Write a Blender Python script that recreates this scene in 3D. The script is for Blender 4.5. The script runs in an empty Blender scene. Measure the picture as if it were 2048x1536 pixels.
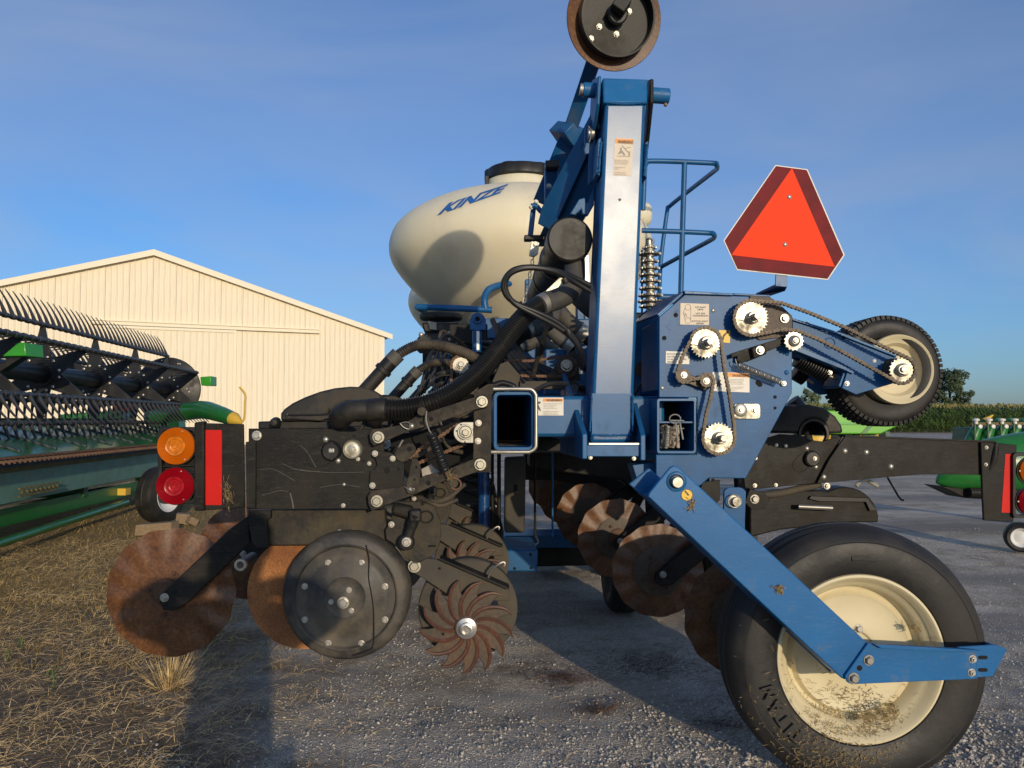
import bpy, bmesh, math, random
from math import sin, cos, pi, radians, sqrt, atan2
from mathutils import Vector, Matrix, Quaternion, noise
from mathutils.bvhtree import BVHTree

random.seed(7)
scene = bpy.context.scene
COL = scene.collection

# ------------------------------------------------------------ camera
F = 1540.0                      # focal length in photograph pixels (2048 wide)
CAMH = 1.06
VPX, VPY = 965.0, 840.0         # where the planter's long axis (+Y) vanishes
yaw = math.atan((1024 - VPX) / F)
pitch = math.atan((VPY - 768) / F)
cam_d = bpy.data.cameras.new("Camera")
cam_d.sensor_width = 36.0
cam_d.lens = 36.0 * F / 2048.0
cam_d.clip_start = 0.02
cam_d.clip_end = 3000
cam = bpy.data.objects.new("Camera", cam_d)
COL.objects.link(cam)
cam.location = (0, 0, CAMH)
cam.rotation_euler = (pi / 2 + pitch, 0, -yaw)
scene.camera = cam
CR = cam.rotation_euler.to_matrix()
CAMP = Vector((0, 0, CAMH))

# ------------------------------------------------------------ sky and sun
SUN_EL, SUN_AZ = 10.0, 16.6     # low sun behind the camera, a little to its right
world = bpy.data.worlds.new("World")
scene.world = world
world.use_nodes = True
wn = world.node_tree
bg = wn.nodes["Background"]
sky = wn.nodes.new("ShaderNodeTexSky")
sky.sky_type = 'NISHITA'
sky.sun_disc = False
sky.sun_elevation = radians(SUN_EL)
sky.sun_rotation = radians(180 - SUN_AZ)
sky.altitude = 200
sky.air_density = 1.0
sky.dust_density = 1.2
sky.ozone_density = 6.0
# thin high haze over the whole sky, a little denser in wisps
wtc = wn.nodes.new("ShaderNodeTexCoord")
wmp = wn.nodes.new("ShaderNodeMapping"); wmp.inputs['Scale'].default_value = (1.0, 1.6, 4.0); wmp.inputs['Rotation'].default_value = (0.2, 0.35, 0.4)
wno = wn.nodes.new("ShaderNodeTexNoise"); wno.inputs['Scale'].default_value = 1.6; wno.inputs['Detail'].default_value = 5; wno.inputs['Roughness'].default_value = 0.5; wno.inputs['Distortion'].default_value = 0.6
wmr = wn.nodes.new("ShaderNodeMapRange"); wmr.inputs[1].default_value = 0.35; wmr.inputs[2].default_value = 0.75; wmr.inputs[3].default_value = 0.13; wmr.inputs[4].default_value = 0.48
wmx = wn.nodes.new("ShaderNodeMixRGB"); wmx.inputs[2].default_value = (2.2, 2.42, 2.9, 1)
wn.links.new(wtc.outputs['Generated'], wmp.inputs[0]); wn.links.new(wmp.outputs[0], wno.inputs['Vector'])
wn.links.new(wno.outputs[0], wmr.inputs[0]); wn.links.new(wmr.outputs[0], wmx.inputs[0])
wn.links.new(sky.outputs[0], wmx.inputs[1]); wn.links.new(wmx.outputs[0], bg.inputs[0])
bg.inputs[1].default_value = 0.14
sun_d = bpy.data.lights.new("sun", 'SUN')
sun_d.energy = 2.1
sun_d.angle = radians(0.55)
sun_d.color = (1.0, 0.83, 0.59)
sun = bpy.data.objects.new("sun", sun_d)
COL.objects.link(sun)
tosun = Vector((sin(radians(SUN_AZ)) * cos(radians(SUN_EL)), -cos(radians(SUN_AZ)) * cos(radians(SUN_EL)), sin(radians(SUN_EL))))
sun.rotation_euler = (-tosun).to_track_quat('-Z', 'Y').to_euler()
sun.location = (4, -10, 8)
vs = scene.view_settings
vs.view_transform = 'Standard'
vs.look = 'None'
vs.exposure = 0.4
vs.gamma = 1.0
vs.use_curve_mapping = False
scene.render.engine = 'CYCLES'
scene.cycles.use_denoising = True
scene.cycles.max_bounces = 6
scene.cycles.diffuse_bounces = 3
scene.cycles.glossy_bounces = 3
scene.cycles.transparent_max_bounces = 6

# ------------------------------------------------------------ pixel helpers
def P(px, py, Y):
    """point on the plane y = Y seen at photograph pixel (px, py)"""
    d = CR @ Vector(((px - 1024) / F, -(py - 768) / F, -1.0))
    return CAMP + d * (Y / d.y)
def PG(px, py, z=0.0):
    d = CR @ Vector(((px - 1024) / F, -(py - 768) / F, -1.0))
    return CAMP + d * ((z - CAMH) / d.z)
def K(Y):
    return Y / F
def circ(cx, cy, r, n=24, a0=0.0, a1=360.0, ry=None):
    ry = r if ry is None else ry
    full = abs(a1 - a0) >= 360
    m = n if full else n + 1
    return [(cx + r * cos(radians(a0 + (a1 - a0) * i / n)), cy - ry * sin(radians(a0 + (a1 - a0) * i / n))) for i in range(m)]
def rrect(x0, y0, x1, y1, r, n=4):
    o = []
    for cx, cy, a in ((x1 - r, y0 + r, 90), (x1 - r, y1 - r, 0), (x0 + r, y1 - r, -90), (x0 + r, y0 + r, 180)):
        o += circ(cx, cy, r, n, a, a - 90)
    return o
def capsule(x0, y0, x1, y1, r0, r1=None, n=8):
    r1 = r0 if r1 is None else r1
    a = math.degrees(atan2(-(y1 - y0), x1 - x0))
    return circ(x0, y0, r0, n, a + 90, a + 270) + circ(x1, y1, r1, n, a - 90, a + 90)
def spline(pts, n=8):
    """Catmull-Rom through points"""
    pts = [Vector(p) for p in pts]
    q = [pts[0] * 2 - pts[1]] + pts + [pts[-1] * 2 - pts[-2]]
    out = []
    for i in range(1, len(q) - 2):
        for k in range(n):
            t = k / n
            a, b, c, d = q[i - 1], q[i], q[i + 1], q[i + 2]
            out.append(0.5 * ((2 * b) + (c - a) * t + (2 * a - 5 * b + 4 * c - d) * t * t + (3 * b - a - 3 * c + d) * t ** 3))
    out.append(pts[-1])
    return out
def resample(path, step):
    d = [0.0]
    for a, b in zip(path, path[1:]):
        d.append(d[-1] + (b - a).length)
    n = max(2, int(round(d[-1] / step)))
    out = []
    j = 0
    for i in range(n + 1):
        s = d[-1] * i / n
        while j < len(d) - 2 and d[j + 1] < s:
            j += 1
        seg = d[j + 1] - d[j]
        t = 0 if seg < 1e-9 else (s - d[j]) / seg
        out.append(path[j].lerp(path[j + 1], t))
    return out

# ------------------------------------------------------------ mesh collector
class MB:
    def __init__(s):
        s.v = []; s.f = []; s.m = []; s.mi = 0
    def face(s, idx):
        s.f.append(idx); s.m.append(s.mi)
    def prism(s, pts, vec):
        """polygon pts (3D, front face) pushed along vec"""
        n = len(pts); b = len(s.v)
        s.v += [Vector(p) for p in pts] + [Vector(p) + Vector(vec) for p in pts]
        s.face(list(range(b, b + n)))
        s.face(list(range(b + 2 * n - 1, b + n - 1, -1)))
        for i in range(n):
            j = (i + 1) % n
            s.face([b + j, b + i, b + n + i, b + n + j])
        return s
    def plate(s, pxs, Y, t):
        return s.prism([P(x, y, Y) for x, y in pxs], (0, t, 0))
    def frame(s, outer, inner, Y, t):
        """closed ring: outer and inner outlines with the same number of points"""
        n = len(outer); b = len(s.v)
        o = [P(x, y, Y) for x, y in outer]; i_ = [P(x, y, Y) for x, y in inner]
        d = Vector((0, t, 0))
        s.v += o + i_ + [p + d for p in o] + [p + d for p in i_]
        for k in range(n):
            j = (k + 1) % n
            s.face([b + k, b + j, b + n + j, b + n + k])
            s.face([b + 2 * n + j, b + 2 * n + k, b + 3 * n + k, b + 3 * n + j])
            s.face([b + j, b + k, b + 2 * n + k, b + 2 * n + j])
            s.face([b + n + k, b + n + j, b + 3 * n + j, b + 3 * n + k])
        return s
    def box(s, c, size, rot=None):
        c = Vector(c); h = Vector(size) * 0.5; b = len(s.v)
        for x in (-1, 1):
            for y in (-1, 1):
                for z in (-1, 1):
                    p = Vector((x * h.x, y * h.y, z * h.z))
                    if rot is not None:
                        p = rot @ p
                    s.v.append(c + p)
        for q in ((0, 1, 3, 2), (4, 6, 7, 5), (0, 4, 5, 1), (2, 3, 7, 6), (0, 2, 6, 4), (1, 5, 7, 3)):
            s.face([b + i for i in q])
        return s
    def beam(s, p0, p1, w, h, up=(0, 0, 1)):
        """rectangular bar between two points; w across, h along up"""
        p0 = Vector(p0); p1 = Vector(p1); d = (p1 - p0).normalized()
        x = d.cross(Vector(up)).normalized(); z = x.cross(d).normalized()
        pts = [p0 + x * (a * w / 2) + z * (b_ * h / 2) for a, b_ in ((-1, -1), (1, -1), (1, 1), (-1, 1))]
        return s.prism(pts, p1 - p0)
    def tube(s, path, r, n=12, caps=True, closed=False):
        path = [Vector(p) for p in path]
        m = len(path)
        rad = r if isinstance(r, (list, tuple)) else [r] * m
        tang = []
        for i in range(m):
            if closed:
                a = path[(i - 1) % m]; c = path[(i + 1) % m]
            else:
                a = path[max(0, i - 1)]; c = path[min(m - 1, i + 1)]
            t = (c - a)
            tang.append(t.normalized() if t.length > 1e-9 else Vector((0, 0, 1)))
        t0 = tang[0]
        nrm = t0.orthogonal().normalized()
        b = len(s.v)
        for i in range(m):
            if i:
                q = tang[i - 1].rotation_difference(tang[i])
                nrm = q @ nrm
            bi = tang[i].cross(nrm).normalized()
            for k in range(n):
                a = 2 * pi * k / n
                s.v.append(path[i] + (nrm * cos(a) + bi * sin(a)) * rad[i])
        rng = m if closed else m - 1
        for i in range(rng):
            i2 = (i + 1) % m
            for k in range(n):
                k2 = (k + 1) % n
                s.face([b + i * n + k, b + i * n + k2, b + i2 * n + k2, b + i2 * n + k])
        if caps and not closed:
            s.face([b + k for k in range(n - 1, -1, -1)])
            s.face([b + (m - 1) * n + k for k in range(n)])
        return s
    def cyl(s, p0, p1, r0, r1=None, n=20):
        r1 = r0 if r1 is None else r1
        return s.tube([p0, p1], [r0, r1], n)
    def lathe(s, c, axis, prof, n=48, start=0.0, squash=None):
        """prof = [(radius, height along axis)]"""
        c = Vector(c); ax = Vector(axis).normalized()
        x = ax.orthogonal().normalized() if abs(ax.y) < 0.999 else Vector((1, 0, 0))
        y = ax.cross(x).normalized()
        rings = []
        for r, h in prof:
            if r < 1e-7:
                s.v.append(c + ax * h); rings.append([len(s.v) - 1])
            else:
                b = len(s.v)
                for k in range(n):
                    a = start + 2 * pi * k / n
                    s.v.append(c + ax * h + (x * cos(a) + y * sin(a)) * r)
                rings.append(list(range(b, b + n)))
        for A, B in zip(rings, rings[1:]):
            if len(A) == 1 and len(B) == 1:
                continue
            for k in range(n):
                k2 = (k + 1) % n
                if len(A) == 1:
                    s.face([A[0], B[k], B[k2]])
                elif len(B) == 1:
                    s.face([A[k], B[0], A[k2]])
                else:
                    s.face([A[k], B[k], B[k2], A[k2]])
        return s
    def join(s, o):
        b = len(s.v)
        s.v += o.v
        for f, m in zip(o.f, o.m):
            s.f.append([i + b for i in f]); s.m.append(m)
        return s

REC = None
WL = {}
def finish_mesh(name, mb, mats, angle=38, recalc=True, origin=None):
    if origin is None:
        lo = Vector((min(v[i] for v in mb.v) for i in range(3)))
        hi = Vector((max(v[i] for v in mb.v) for i in range(3)))
        origin = (lo + hi) / 2
    me = bpy.data.meshes.new(name)
    me.from_pydata([tuple(v - origin) for v in mb.v], [], mb.f)
    for m in (mats if isinstance(mats, (list, tuple)) else [mats]):
        me.materials.append(m)
    if any(mb.m):
        me.polygons.foreach_set('material_index', mb.m)
    if recalc:
        bm = bmesh.new(); bm.from_mesh(me)
        bmesh.ops.recalc_face_normals(bm, faces=bm.faces)
        bm.to_mesh(me); bm.free()
    if angle:
        me.polygons.foreach_set('use_smooth', [True] * len(me.polygons))
        me.set_sharp_from_angle(angle=radians(angle))
    me.update()
    return me, origin
def setp(o, parent):
    if parent is not None:
        o.parent = parent
        o.matrix_parent_inverse = Matrix.Translation(-Vector(WL[parent.name]))
def OB(name, mb, mat, parent=None, bevel=0.0, angle=38, recalc=True, label=None, kind=None, seg=2):
    me, org = finish_mesh(name, mb, mat, angle, recalc)
    o = bpy.data.objects.new(name, me)
    COL.objects.link(o)
    o.location = org
    WL[o.name] = org.copy()
    setp(o, parent)
    if bevel:
        md = o.modifiers.new("bevel", 'BEVEL')
        md.width = bevel; md.segments = seg; md.limit_method = 'ANGLE'; md.angle_limit = radians(40)
    if label: o["label"] = label
    if kind: o["kind"] = kind
    if REC is not None: REC.append(o)
    return o
def THING(name, loc, label, category, group=None):
    o = bpy.data.objects.new(name, None)
    o.empty_display_size = 0.2
    COL.objects.link(o)
    o.location = loc
    WL[o.name] = Vector(loc)
    o["label"] = label; o["category"] = category
    if group: o["group"] = group
    return o
def tag(o, label, category, group=None):
    o["label"] = label; o["category"] = category
    if group: o["group"] = group
    return o
def inst(name, me, loc, parent, rot=None, scale=None):
    o = bpy.data.objects.new(name, me)
    COL.objects.link(o)
    o.location = loc
    if rot is not None: o.rotation_euler = rot
    if scale is not None: o.scale = scale if not isinstance(scale, (int, float)) else (scale,) * 3
    WL[o.name] = Vector(loc)
    setp(o, parent)
    if REC is not None: REC.append(o)
    return o
def copy_rec(rec, dy, dx=0.0, dz=0.0, skip=()):
    """copy recorded parts and their sub-parts, shifted along the toolbar"""
    mp = {}
    for o in rec:
        base = o.name.split('.')[0]
        if base in skip or (o.parent is not None and o.parent in rec and o.parent not in mp):
            continue
        c = o.copy(); COL.objects.link(c)
        if o.parent in mp:
            c.parent = mp[o.parent]
            c.matrix_parent_inverse = o.matrix_parent_inverse.copy()
        else:
            c.location = Vector(o.location) + Vector((dx, dy, dz))
        WL[c.name] = Vector(c.location)
        mp[o] = c
    return list(mp.values())

# ------------------------------------------------------------ materials
def nd(nt, t, **kw):
    n = nt.nodes.new(t)
    for k, v in kw.items():
        setattr(n, k, v)
    return n
def ramp(nt, pos):
    r = nd(nt, 'ShaderNodeValToRGB')
    e = r.color_ramp.elements
    while len(e) < len(pos):
        e.new(0.5)
    for el, (p, c) in zip(e, pos):
        el.position = p
        el.color = c if len(c) == 4 else (*c, 1)
    return r
def MAT(name, base, rough=0.5, metal=0.0, var=0.18, scale=9.0, dirt=None, damt=0.45, dscale=5.0, drough=0.85,
        bump=0.0, bscale=120.0, spec=0.5, coat=0.0, scratch=0.0, scol=(0.3, 0.27, 0.22), stretch=None, coords='Object', sheen=0.0, trans=0.0, sss=0.0):
    m = bpy.data.materials.new(name)
    m.use_nodes = True
    nt = m.node_tree
    bs = nt.nodes['Principled BSDF']
    L = nt.links.new
    tc = nd(nt, 'ShaderNodeTexCoord')
    vec = tc.outputs[coords]
    if stretch:
        mp = nd(nt, 'ShaderNodeMapping'); mp.inputs['Scale'].default_value = stretch
        L(vec, mp.inputs[0]); vec = mp.outputs[0]
    n1 = nd(nt, 'ShaderNodeTexNoise'); n1.inputs['Scale'].default_value = scale; n1.inputs['Detail'].default_value = 6
    L(vec, n1.inputs['Vector'])
    lo = tuple(max(0, c * (1 - var)) for c in base); hi = tuple(min(1, c * (1 + var)) for c in base)
    r1 = ramp(nt, [(0.3, lo), (0.7, hi)])
    L(n1.outputs[0], r1.inputs[0])
    col = r1.outputs[0]
    rv = None
    if dirt is not None:
        n2 = nd(nt, 'ShaderNodeTexNoise'); n2.inputs['Scale'].default_value = dscale; n2.inputs['Detail'].default_value = 9; n2.inputs['Roughness'].default_value = 0.68
        L(vec, n2.inputs['Vector'])
        t = 0.72 - damt * 0.45
        r2 = ramp(nt, [(max(0, t - 0.1), (0, 0, 0)), (min(1, t + 0.12), (1, 1, 1))])
        L(n2.outputs[0], r2.inputs[0])
        mx = nd(nt, 'ShaderNodeMixRGB'); mx.inputs[2].default_value = (*dirt, 1)
        sc = nd(nt, 'ShaderNodeMath', operation='MULTIPLY'); sc.inputs[1].default_value = 0.85
        L(r2.outputs[0], sc.inputs[0])
        L(sc.outputs[0], mx.inputs[0]); L(col, mx.inputs[1]); col = mx.outputs[0]
        mr = nd(nt, 'ShaderNodeMapRange'); mr.inputs[3].default_value = rough; mr.inputs[4].default_value = drough
        L(sc.outputs[0], mr.inputs[0]); rv = mr.outputs[0]
    if scratch > 0:
        mp2 = nd(nt, 'ShaderNodeMapping'); mp2.inputs['Scale'].default_value = (3, 3, 40); mp2.inputs['Rotation'].default_value = (0.3, 0.5, 0.2)
        L(tc.outputs[coords], mp2.inputs[0])
        n3 = nd(nt, 'ShaderNodeTexNoise'); n3.inputs['Scale'].default_value = 3.0; n3.inputs['Detail'].default_value = 3; n3.inputs['Distortion'].default_value = 1.2
        L(mp2.outputs[0], n3.inputs['Vector'])
        r3 = ramp(nt, [(0.0, (0, 0, 0)), (0.49, (0, 0, 0)), (0.5, (1, 1, 1)), (0.51, (0, 0, 0))])
        L(n3.outputs[0], r3.inputs[0])
        sc3 = nd(nt, 'ShaderNodeMath', operation='MULTIPLY'); sc3.inputs[1].default_value = scratch
        L(r3.outputs[0], sc3.inputs[0])
        mx3 = nd(nt, 'ShaderNodeMixRGB'); mx3.inputs[2].default_value = (*scol, 1)
        L(sc3.outputs[0], mx3.inputs[0]); L(col, mx3.inputs[1]); col = mx3.outputs[0]
    L(col, bs.inputs['Base Color'])
    if rv is not None: L(rv, bs.inputs['Roughness'])
    else:
        mr = nd(nt, 'ShaderNodeMapRange'); mr.inputs[3].default_value = max(0.03, rough - 0.06); mr.inputs[4].default_value = min(1, rough + 0.06)
        L(n1.outputs[0], mr.inputs[0]); L(mr.outputs[0], bs.inputs['Roughness'])
    bs.inputs['Metallic'].default_value = metal
    bs.inputs['Specular IOR Level'].default_value = spec
    bs.inputs['Coat Weight'].default_value = coat
    bs.inputs['Coat Roughness'].default_value = 0.12
    if trans: bs.inputs['Transmission Weight'].default_value = trans
    if sss:
        bs.inputs['Subsurface Weight'].default_value = sss
        bs.inputs['Subsurface Radius'].default_value = (0.30, 0.26, 0.20); bs.inputs['Subsurface Scale'].default_value = 1.0
    if bump > 0:
        nb = nd(nt, 'ShaderNodeTexNoise'); nb.inputs['Scale'].default_value = bscale; nb.inputs['Detail'].default_value = 4
        L(vec, nb.inputs['Vector'])
        bp = nd(nt, 'ShaderNodeBump'); bp.inputs['Strength'].default_value = bump; bp.inputs['Distance'].default_value = 0.004
        L(nb.outputs[0], bp.inputs['Height']); L(bp.outputs[0], bs.inputs['Normal'])
    return m
def RUSTMAT(name, stops, rough=0.7, scale=7.0, fine=90.0, metal=0.0, bump=0.35):
    m = bpy.data.materials.new(name); m.use_nodes = True
    nt = m.node_tree; bs = nt.nodes['Principled BSDF']; L = nt.links.new
    tc = nd(nt, 'ShaderNodeTexCoord')
    n1 = nd(nt, 'ShaderNodeTexNoise'); n1.inputs['Scale'].default_value = scale; n1.inputs['Detail'].default_value = 8; n1.inputs['Roughness'].default_value = 0.65
    n2 = nd(nt, 'ShaderNodeTexNoise'); n2.inputs['Scale'].default_value = fine; n2.inputs['Detail'].default_value = 5; n2.inputs['Roughness'].default_value = 0.7
    oi = nd(nt, 'ShaderNodeObjectInfo'); rm_ = nd(nt, 'ShaderNodeMath', operation='MULTIPLY'); rm_.inputs[1].default_value = 40; L(oi.outputs['Random'], rm_.inputs[0])
    va = nd(nt, 'ShaderNodeVectorMath', operation='ADD'); L(tc.outputs['Object'], va.inputs[0]); L(rm_.outputs[0], va.inputs[1])
    L(va.outputs[0], n1.inputs['Vector']); L(va.outputs[0], n2.inputs['Vector'])
    ad = nd(nt, 'ShaderNodeMixRGB'); ad.inputs[0].default_value = 0.5
    L(n1.outputs[0], ad.inputs[1]); L(n2.outputs[0], ad.inputs[2])
    r = ramp(nt, stops); L(ad.outputs[0], r.inputs[0])
    L(r.outputs[0], bs.inputs['Base Color'])
    bs.inputs['Roughness'].default_value = rough; bs.inputs['Metallic'].default_value = metal
    bp = nd(nt, 'ShaderNodeBump'); bp.inputs['Strength'].default_value = bump; bp.inputs['Distance'].default_value = 0.003
    L(n2.outputs[0], bp.inputs['Height']); L(bp.outputs[0], bs.inputs['Normal'])
    return m

DUST = (0.16, 0.12, 0.075)
M = {}
M['blue'] = MAT('blue_paint', (0.009, 0.098, 0.25), 0.38, var=0.15, dirt=(0.11, 0.115, 0.12), damt=0.14, dscale=5, bump=0.03, bscale=160, spec=0.32, scratch=0.2, scol=(0.14, 0.24, 0.36))
M['blue_clean'] = MAT('blue_paint_clean', (0.010, 0.118, 0.31), 0.42, var=0.14, scale=5, dirt=(0.13, 0.14, 0.14), damt=0.12, dscale=9, bump=0.02, bscale=150, spec=0.28, scratch=0.35, scol=(0.14, 0.24, 0.38))
M['blue_mast'] = MAT('blue_mast_paint', (0.009, 0.095, 0.25), 0.31, var=0.12, bump=0.05, bscale=420, spec=0.54, scratch=0.9, scol=(0.010, 0.02, 0.035))
M['blue_dusty'] = MAT('blue_dusty_paint', (0.008, 0.088, 0.235), 0.40, var=0.2, dirt=(0.17, 0.13, 0.085), damt=0.09, dscale=6, bump=0.03, bscale=130, spec=0.22, scratch=0.3, scol=(0.12, 0.22, 0.34))
M['blue_tarp'] = MAT('blue_wrapped_cylinder', (0.01, 0.06, 0.2), 0.3, var=0.3, scale=30, bump=0.5, bscale=40)
M['black'] = MAT('black_paint', (0.012, 0.0112, 0.010), 0.5, var=0.3, dirt=(0.036, 0.0295, 0.0215), damt=0.34, dscale=6, bump=0.05, spec=0.2, scratch=0.6, scol=(0.09, 0.08, 0.065))
M['black_grit'] = MAT('black_grip_paint', (0.028, 0.024, 0.02), 0.7, var=0.3, dirt=(0.095, 0.075, 0.05), damt=0.38, dscale=18, bump=0.4, bscale=300, spec=0.3)
M['black_dirty'] = MAT('dusty_black_casting', (0.020, 0.0175, 0.014), 0.6, var=0.35, dirt=(0.085, 0.066, 0.038), damt=0.45, dscale=13, bump=0.3, bscale=90, spec=0.35)
M['plastic'] = MAT('black_plastic', (0.014, 0.0135, 0.013), 0.42, var=0.2, dirt=(0.05, 0.042, 0.03), damt=0.25, dscale=5, bump=0.04, spec=0.35)
M['hood'] = MAT('black_moulded_hood', (0.018, 0.017, 0.016), 0.42, var=0.15, dirt=(0.075, 0.058, 0.036), damt=0.32, dscale=9, bump=0.03, spec=0.35)
M['hose'] = MAT('black_corrugated_hose', (0.011, 0.0108, 0.0105), 0.36, var=0.2, dirt=(0.06, 0.05, 0.035), damt=0.15, dscale=8)
M['hose_dusty'] = MAT('dusty_corrugated_hose', (0.018, 0.017, 0.015), 0.5, var=0.2, dirt=(0.11, 0.085, 0.055), damt=0.5, dscale=10)
M['hyd'] = MAT('hydraulic_hose_rubber', (0.012, 0.012, 0.012), 0.45, var=0.2)
M['rubber'] = MAT('grey_rubber_elbow', (0.06, 0.058, 0.054), 0.6, var=0.2, dirt=(0.12, 0.10, 0.07), damt=0.3)
M['tyre'] = MAT('tyre_rubber', (0.017, 0.0165, 0.0165), 0.5, var=0.25, scale=6, dirt=(0.042, 0.035, 0.027), damt=0.4, dscale=3, bump=0.2, bscale=60, spec=0.4)
M['tyre_dark'] = MAT('dark_tyre_rubber', (0.013, 0.013, 0.0135), 0.45, var=0.25, dirt=(0.035, 0.03, 0.024), damt=0.3, dscale=6, bump=0.15, bscale=70, spec=0.4)
M['gauge'] = MAT('dusty_black_wheel', (0.03, 0.029, 0.027), 0.5, var=0.25, dirt=(0.15, 0.12, 0.08), damt=0.42, dscale=5, bump=0.1, scratch=0.2, scol=(0.16, 0.14, 0.11))
M['cream'] = MAT('cream_rim_paint', (0.68, 0.59, 0.38), 0.5, var=0.05, dirt=(0.30, 0.22, 0.11), damt=0.10, dscale=7, spec=0.25)
M['tank'] = MAT('cream_tank_plastic', (0.82, 0.73, 0.52), 0.45, var=0.05, scale=3, dirt=(0.66, 0.58, 0.41), damt=0.3, dscale=2.5, drough=0.6, bump=0.05, bscale=30, stretch=(1, 1, 0.25), spec=0.35, sss=0.45)
M['zinc'] = MAT('zinc_plate', (0.42, 0.40, 0.35), 0.42, metal=0.8, var=0.25, scale=14, dirt=(0.22, 0.18, 0.12), damt=0.25)
M['zinc_y'] = MAT('yellow_zinc_plate', (0.55, 0.52, 0.42), 0.40, metal=0.75, var=0.35, scale=14, dirt=(0.14, 0.105, 0.065), damt=0.38, dscale=14)
M['bolt'] = MAT('bright_bolt_zinc', (0.50, 0.47, 0.41), 0.4, metal=0.7, var=0.25, scale=40)
M['bolt_rust'] = MAT('rusty_bolt', (0.22, 0.13, 0.07), 0.6, metal=0.3, var=0.3, scale=60)
M['steel'] = MAT('dull_steel', (0.30, 0.28, 0.25), 0.42, metal=0.7, var=0.2)
M['grey_paint'] = MAT('dusty_grey_casting', (0.055, 0.05, 0.043), 0.6, var=0.2, dirt=(0.10, 0.08, 0.052), damt=0.5, dscale=8, spec=0.3)
M['shade_tar'] = MAT('shade_and_tar_black', (0.006, 0.006, 0.006), 0.9, var=0)  # near-black that paints shade in holes and gaps; also the tar line
M['rust'] = RUSTMAT('rusty_disc_steel', [(0.30, (0.035, 0.015, 0.008)), (0.45, (0.09, 0.036, 0.014)), (0.57, (0.165, 0.068, 0.024)), (0.66, (0.25, 0.122, 0.052)), (0.76, (0.42, 0.26, 0.13))], rough=0.45, scale=6)
M['rust_orange'] = RUSTMAT('orange_rusty_disc_steel', [(0.30, (0.08, 0.03, 0.010)), (0.46, (0.24, 0.085, 0.022)), (0.58, (0.40, 0.165, 0.048)), (0.72, (0.55, 0.29, 0.11))], fine=210)
M['rust_dark'] = RUSTMAT('dark_rusty_steel', [(0.3, (0.035, 0.02, 0.013)), (0.5, (0.09, 0.043, 0.022)), (0.68, (0.17, 0.085, 0.04))])
M['rust_red'] = RUSTMAT('red_rusty_tines', [(0.32, (0.04, 0.022, 0.014)), (0.5, (0.09, 0.036, 0.02)), (0.64, (0.16, 0.06, 0.028))], rough=0.5)
M['rust_grey'] = RUSTMAT('worn_casting', [(0.32, (0.03, 0.021, 0.014)), (0.5, (0.065, 0.044, 0.027)), (0.62, (0.12, 0.06, 0.028))], rough=0.55)
M['chain'] = RUSTMAT('oily_chain_steel', [(0.3, (0.022, 0.016, 0.011)), (0.5, (0.06, 0.045, 0.032)), (0.7, (0.13, 0.098, 0.068))], rough=0.45, metal=0.4)
M['chain_rust'] = RUSTMAT('rusty_chain_steel', [(0.3, (0.06, 0.028, 0.015)), (0.5, (0.15, 0.07, 0.035)), (0.7, (0.26, 0.14, 0.07))], rough=0.65)
M['white'] = MAT('decal_white', (0.72, 0.68, 0.60), 0.45, var=0.05, dirt=(0.45, 0.38, 0.28), damt=0.15)
M['tan_decal'] = MAT('faded_decal', (0.66, 0.55, 0.42), 0.5, var=0.05)
M['ink'] = MAT('decal_ink', (0.035, 0.033, 0.03), 0.5, var=0)
M['ink_grey'] = MAT('decal_small_print', (0.25, 0.23, 0.20), 0.5, var=0)
M['orange_decal'] = MAT('warning_orange', (0.80, 0.30, 0.05), 0.5, var=0.05)
M['yellow'] = MAT('decal_yellow', (0.80, 0.48, 0.03), 0.45, var=0.04)
M['kinze'] = MAT('tank_lettering_blue', (0.02, 0.12, 0.36), 0.5, var=0.1)
M['smv_orange'] = MAT('fluorescent_orange', (0.95, 0.058, 0.012), 0.6, var=0.03, scale=3, spec=0.15)
M['smv_red'] = MAT('dark_red_reflective', (0.16, 0.012, 0.016), 0.55, var=0.3, scale=14, spec=0.12, scratch=0.3, scol=(0.25, 0.05, 0.045))
M['red_refl'] = MAT('red_reflective_tape', (0.60, 0.015, 0.010), 0.45, var=0.06, spec=0.2)
M['amber'] = MAT('amber_lens', (0.55, 0.13, 0.004), 0.3, var=0.06, spec=0.35)
M['amber_in'] = MAT('amber_lens_centre', (0.60, 0.17, 0.008), 0.3, var=0.35, scale=50, spec=0.4)
M['redlens'] = MAT('red_lens', (0.30, 0.003, 0.010), 0.3, var=0.06, spec=0.35)
M['redlens_in'] = MAT('red_lens_centre', (0.36, 0.008, 0.012), 0.3, var=0.4, scale=50, spec=0.4)
M['alu'] = MAT('machined_aluminium', (0.66, 0.63, 0.58), 0.25, metal=0.9, var=0.1)
M['paper'] = MAT('brown_paper_tag', (0.42, 0.36, 0.29), 0.8, var=0.15, scale=20)
M['debris'] = MAT('dry_plant_debris', (0.22, 0.155, 0.065), 0.9, var=0.6, scale=120)
M['green'] = MAT('green_machine_paint', (0.014, 0.15, 0.022), 0.34, var=0.12, dirt=(0.09, 0.12, 0.05), damt=0.12, coat=0.3)
M['green_lt'] = MAT('bright_green_paint', (0.035, 0.30, 0.02), 0.35, var=0.1, coat=0.3)
M['green_dk'] = MAT('dark_green_paint', (0.010, 0.075, 0.022), 0.42, var=0.2, dirt=(0.07, 0.08, 0.04), damt=0.25)
M['lime'] = MAT('lime_cart_paint', (0.11, 0.40, 0.02), 0.4, var=0.06)
M['teal'] = MAT('weathered_teal_green_beam', (0.15, 0.31, 0.26), 0.5, var=0.12, dirt=(0.2, 0.24, 0.18), damt=0.3)
M['draper'] = MAT('draper_belt', (0.05, 0.07, 0.08), 0.6, var=0.2)
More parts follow.
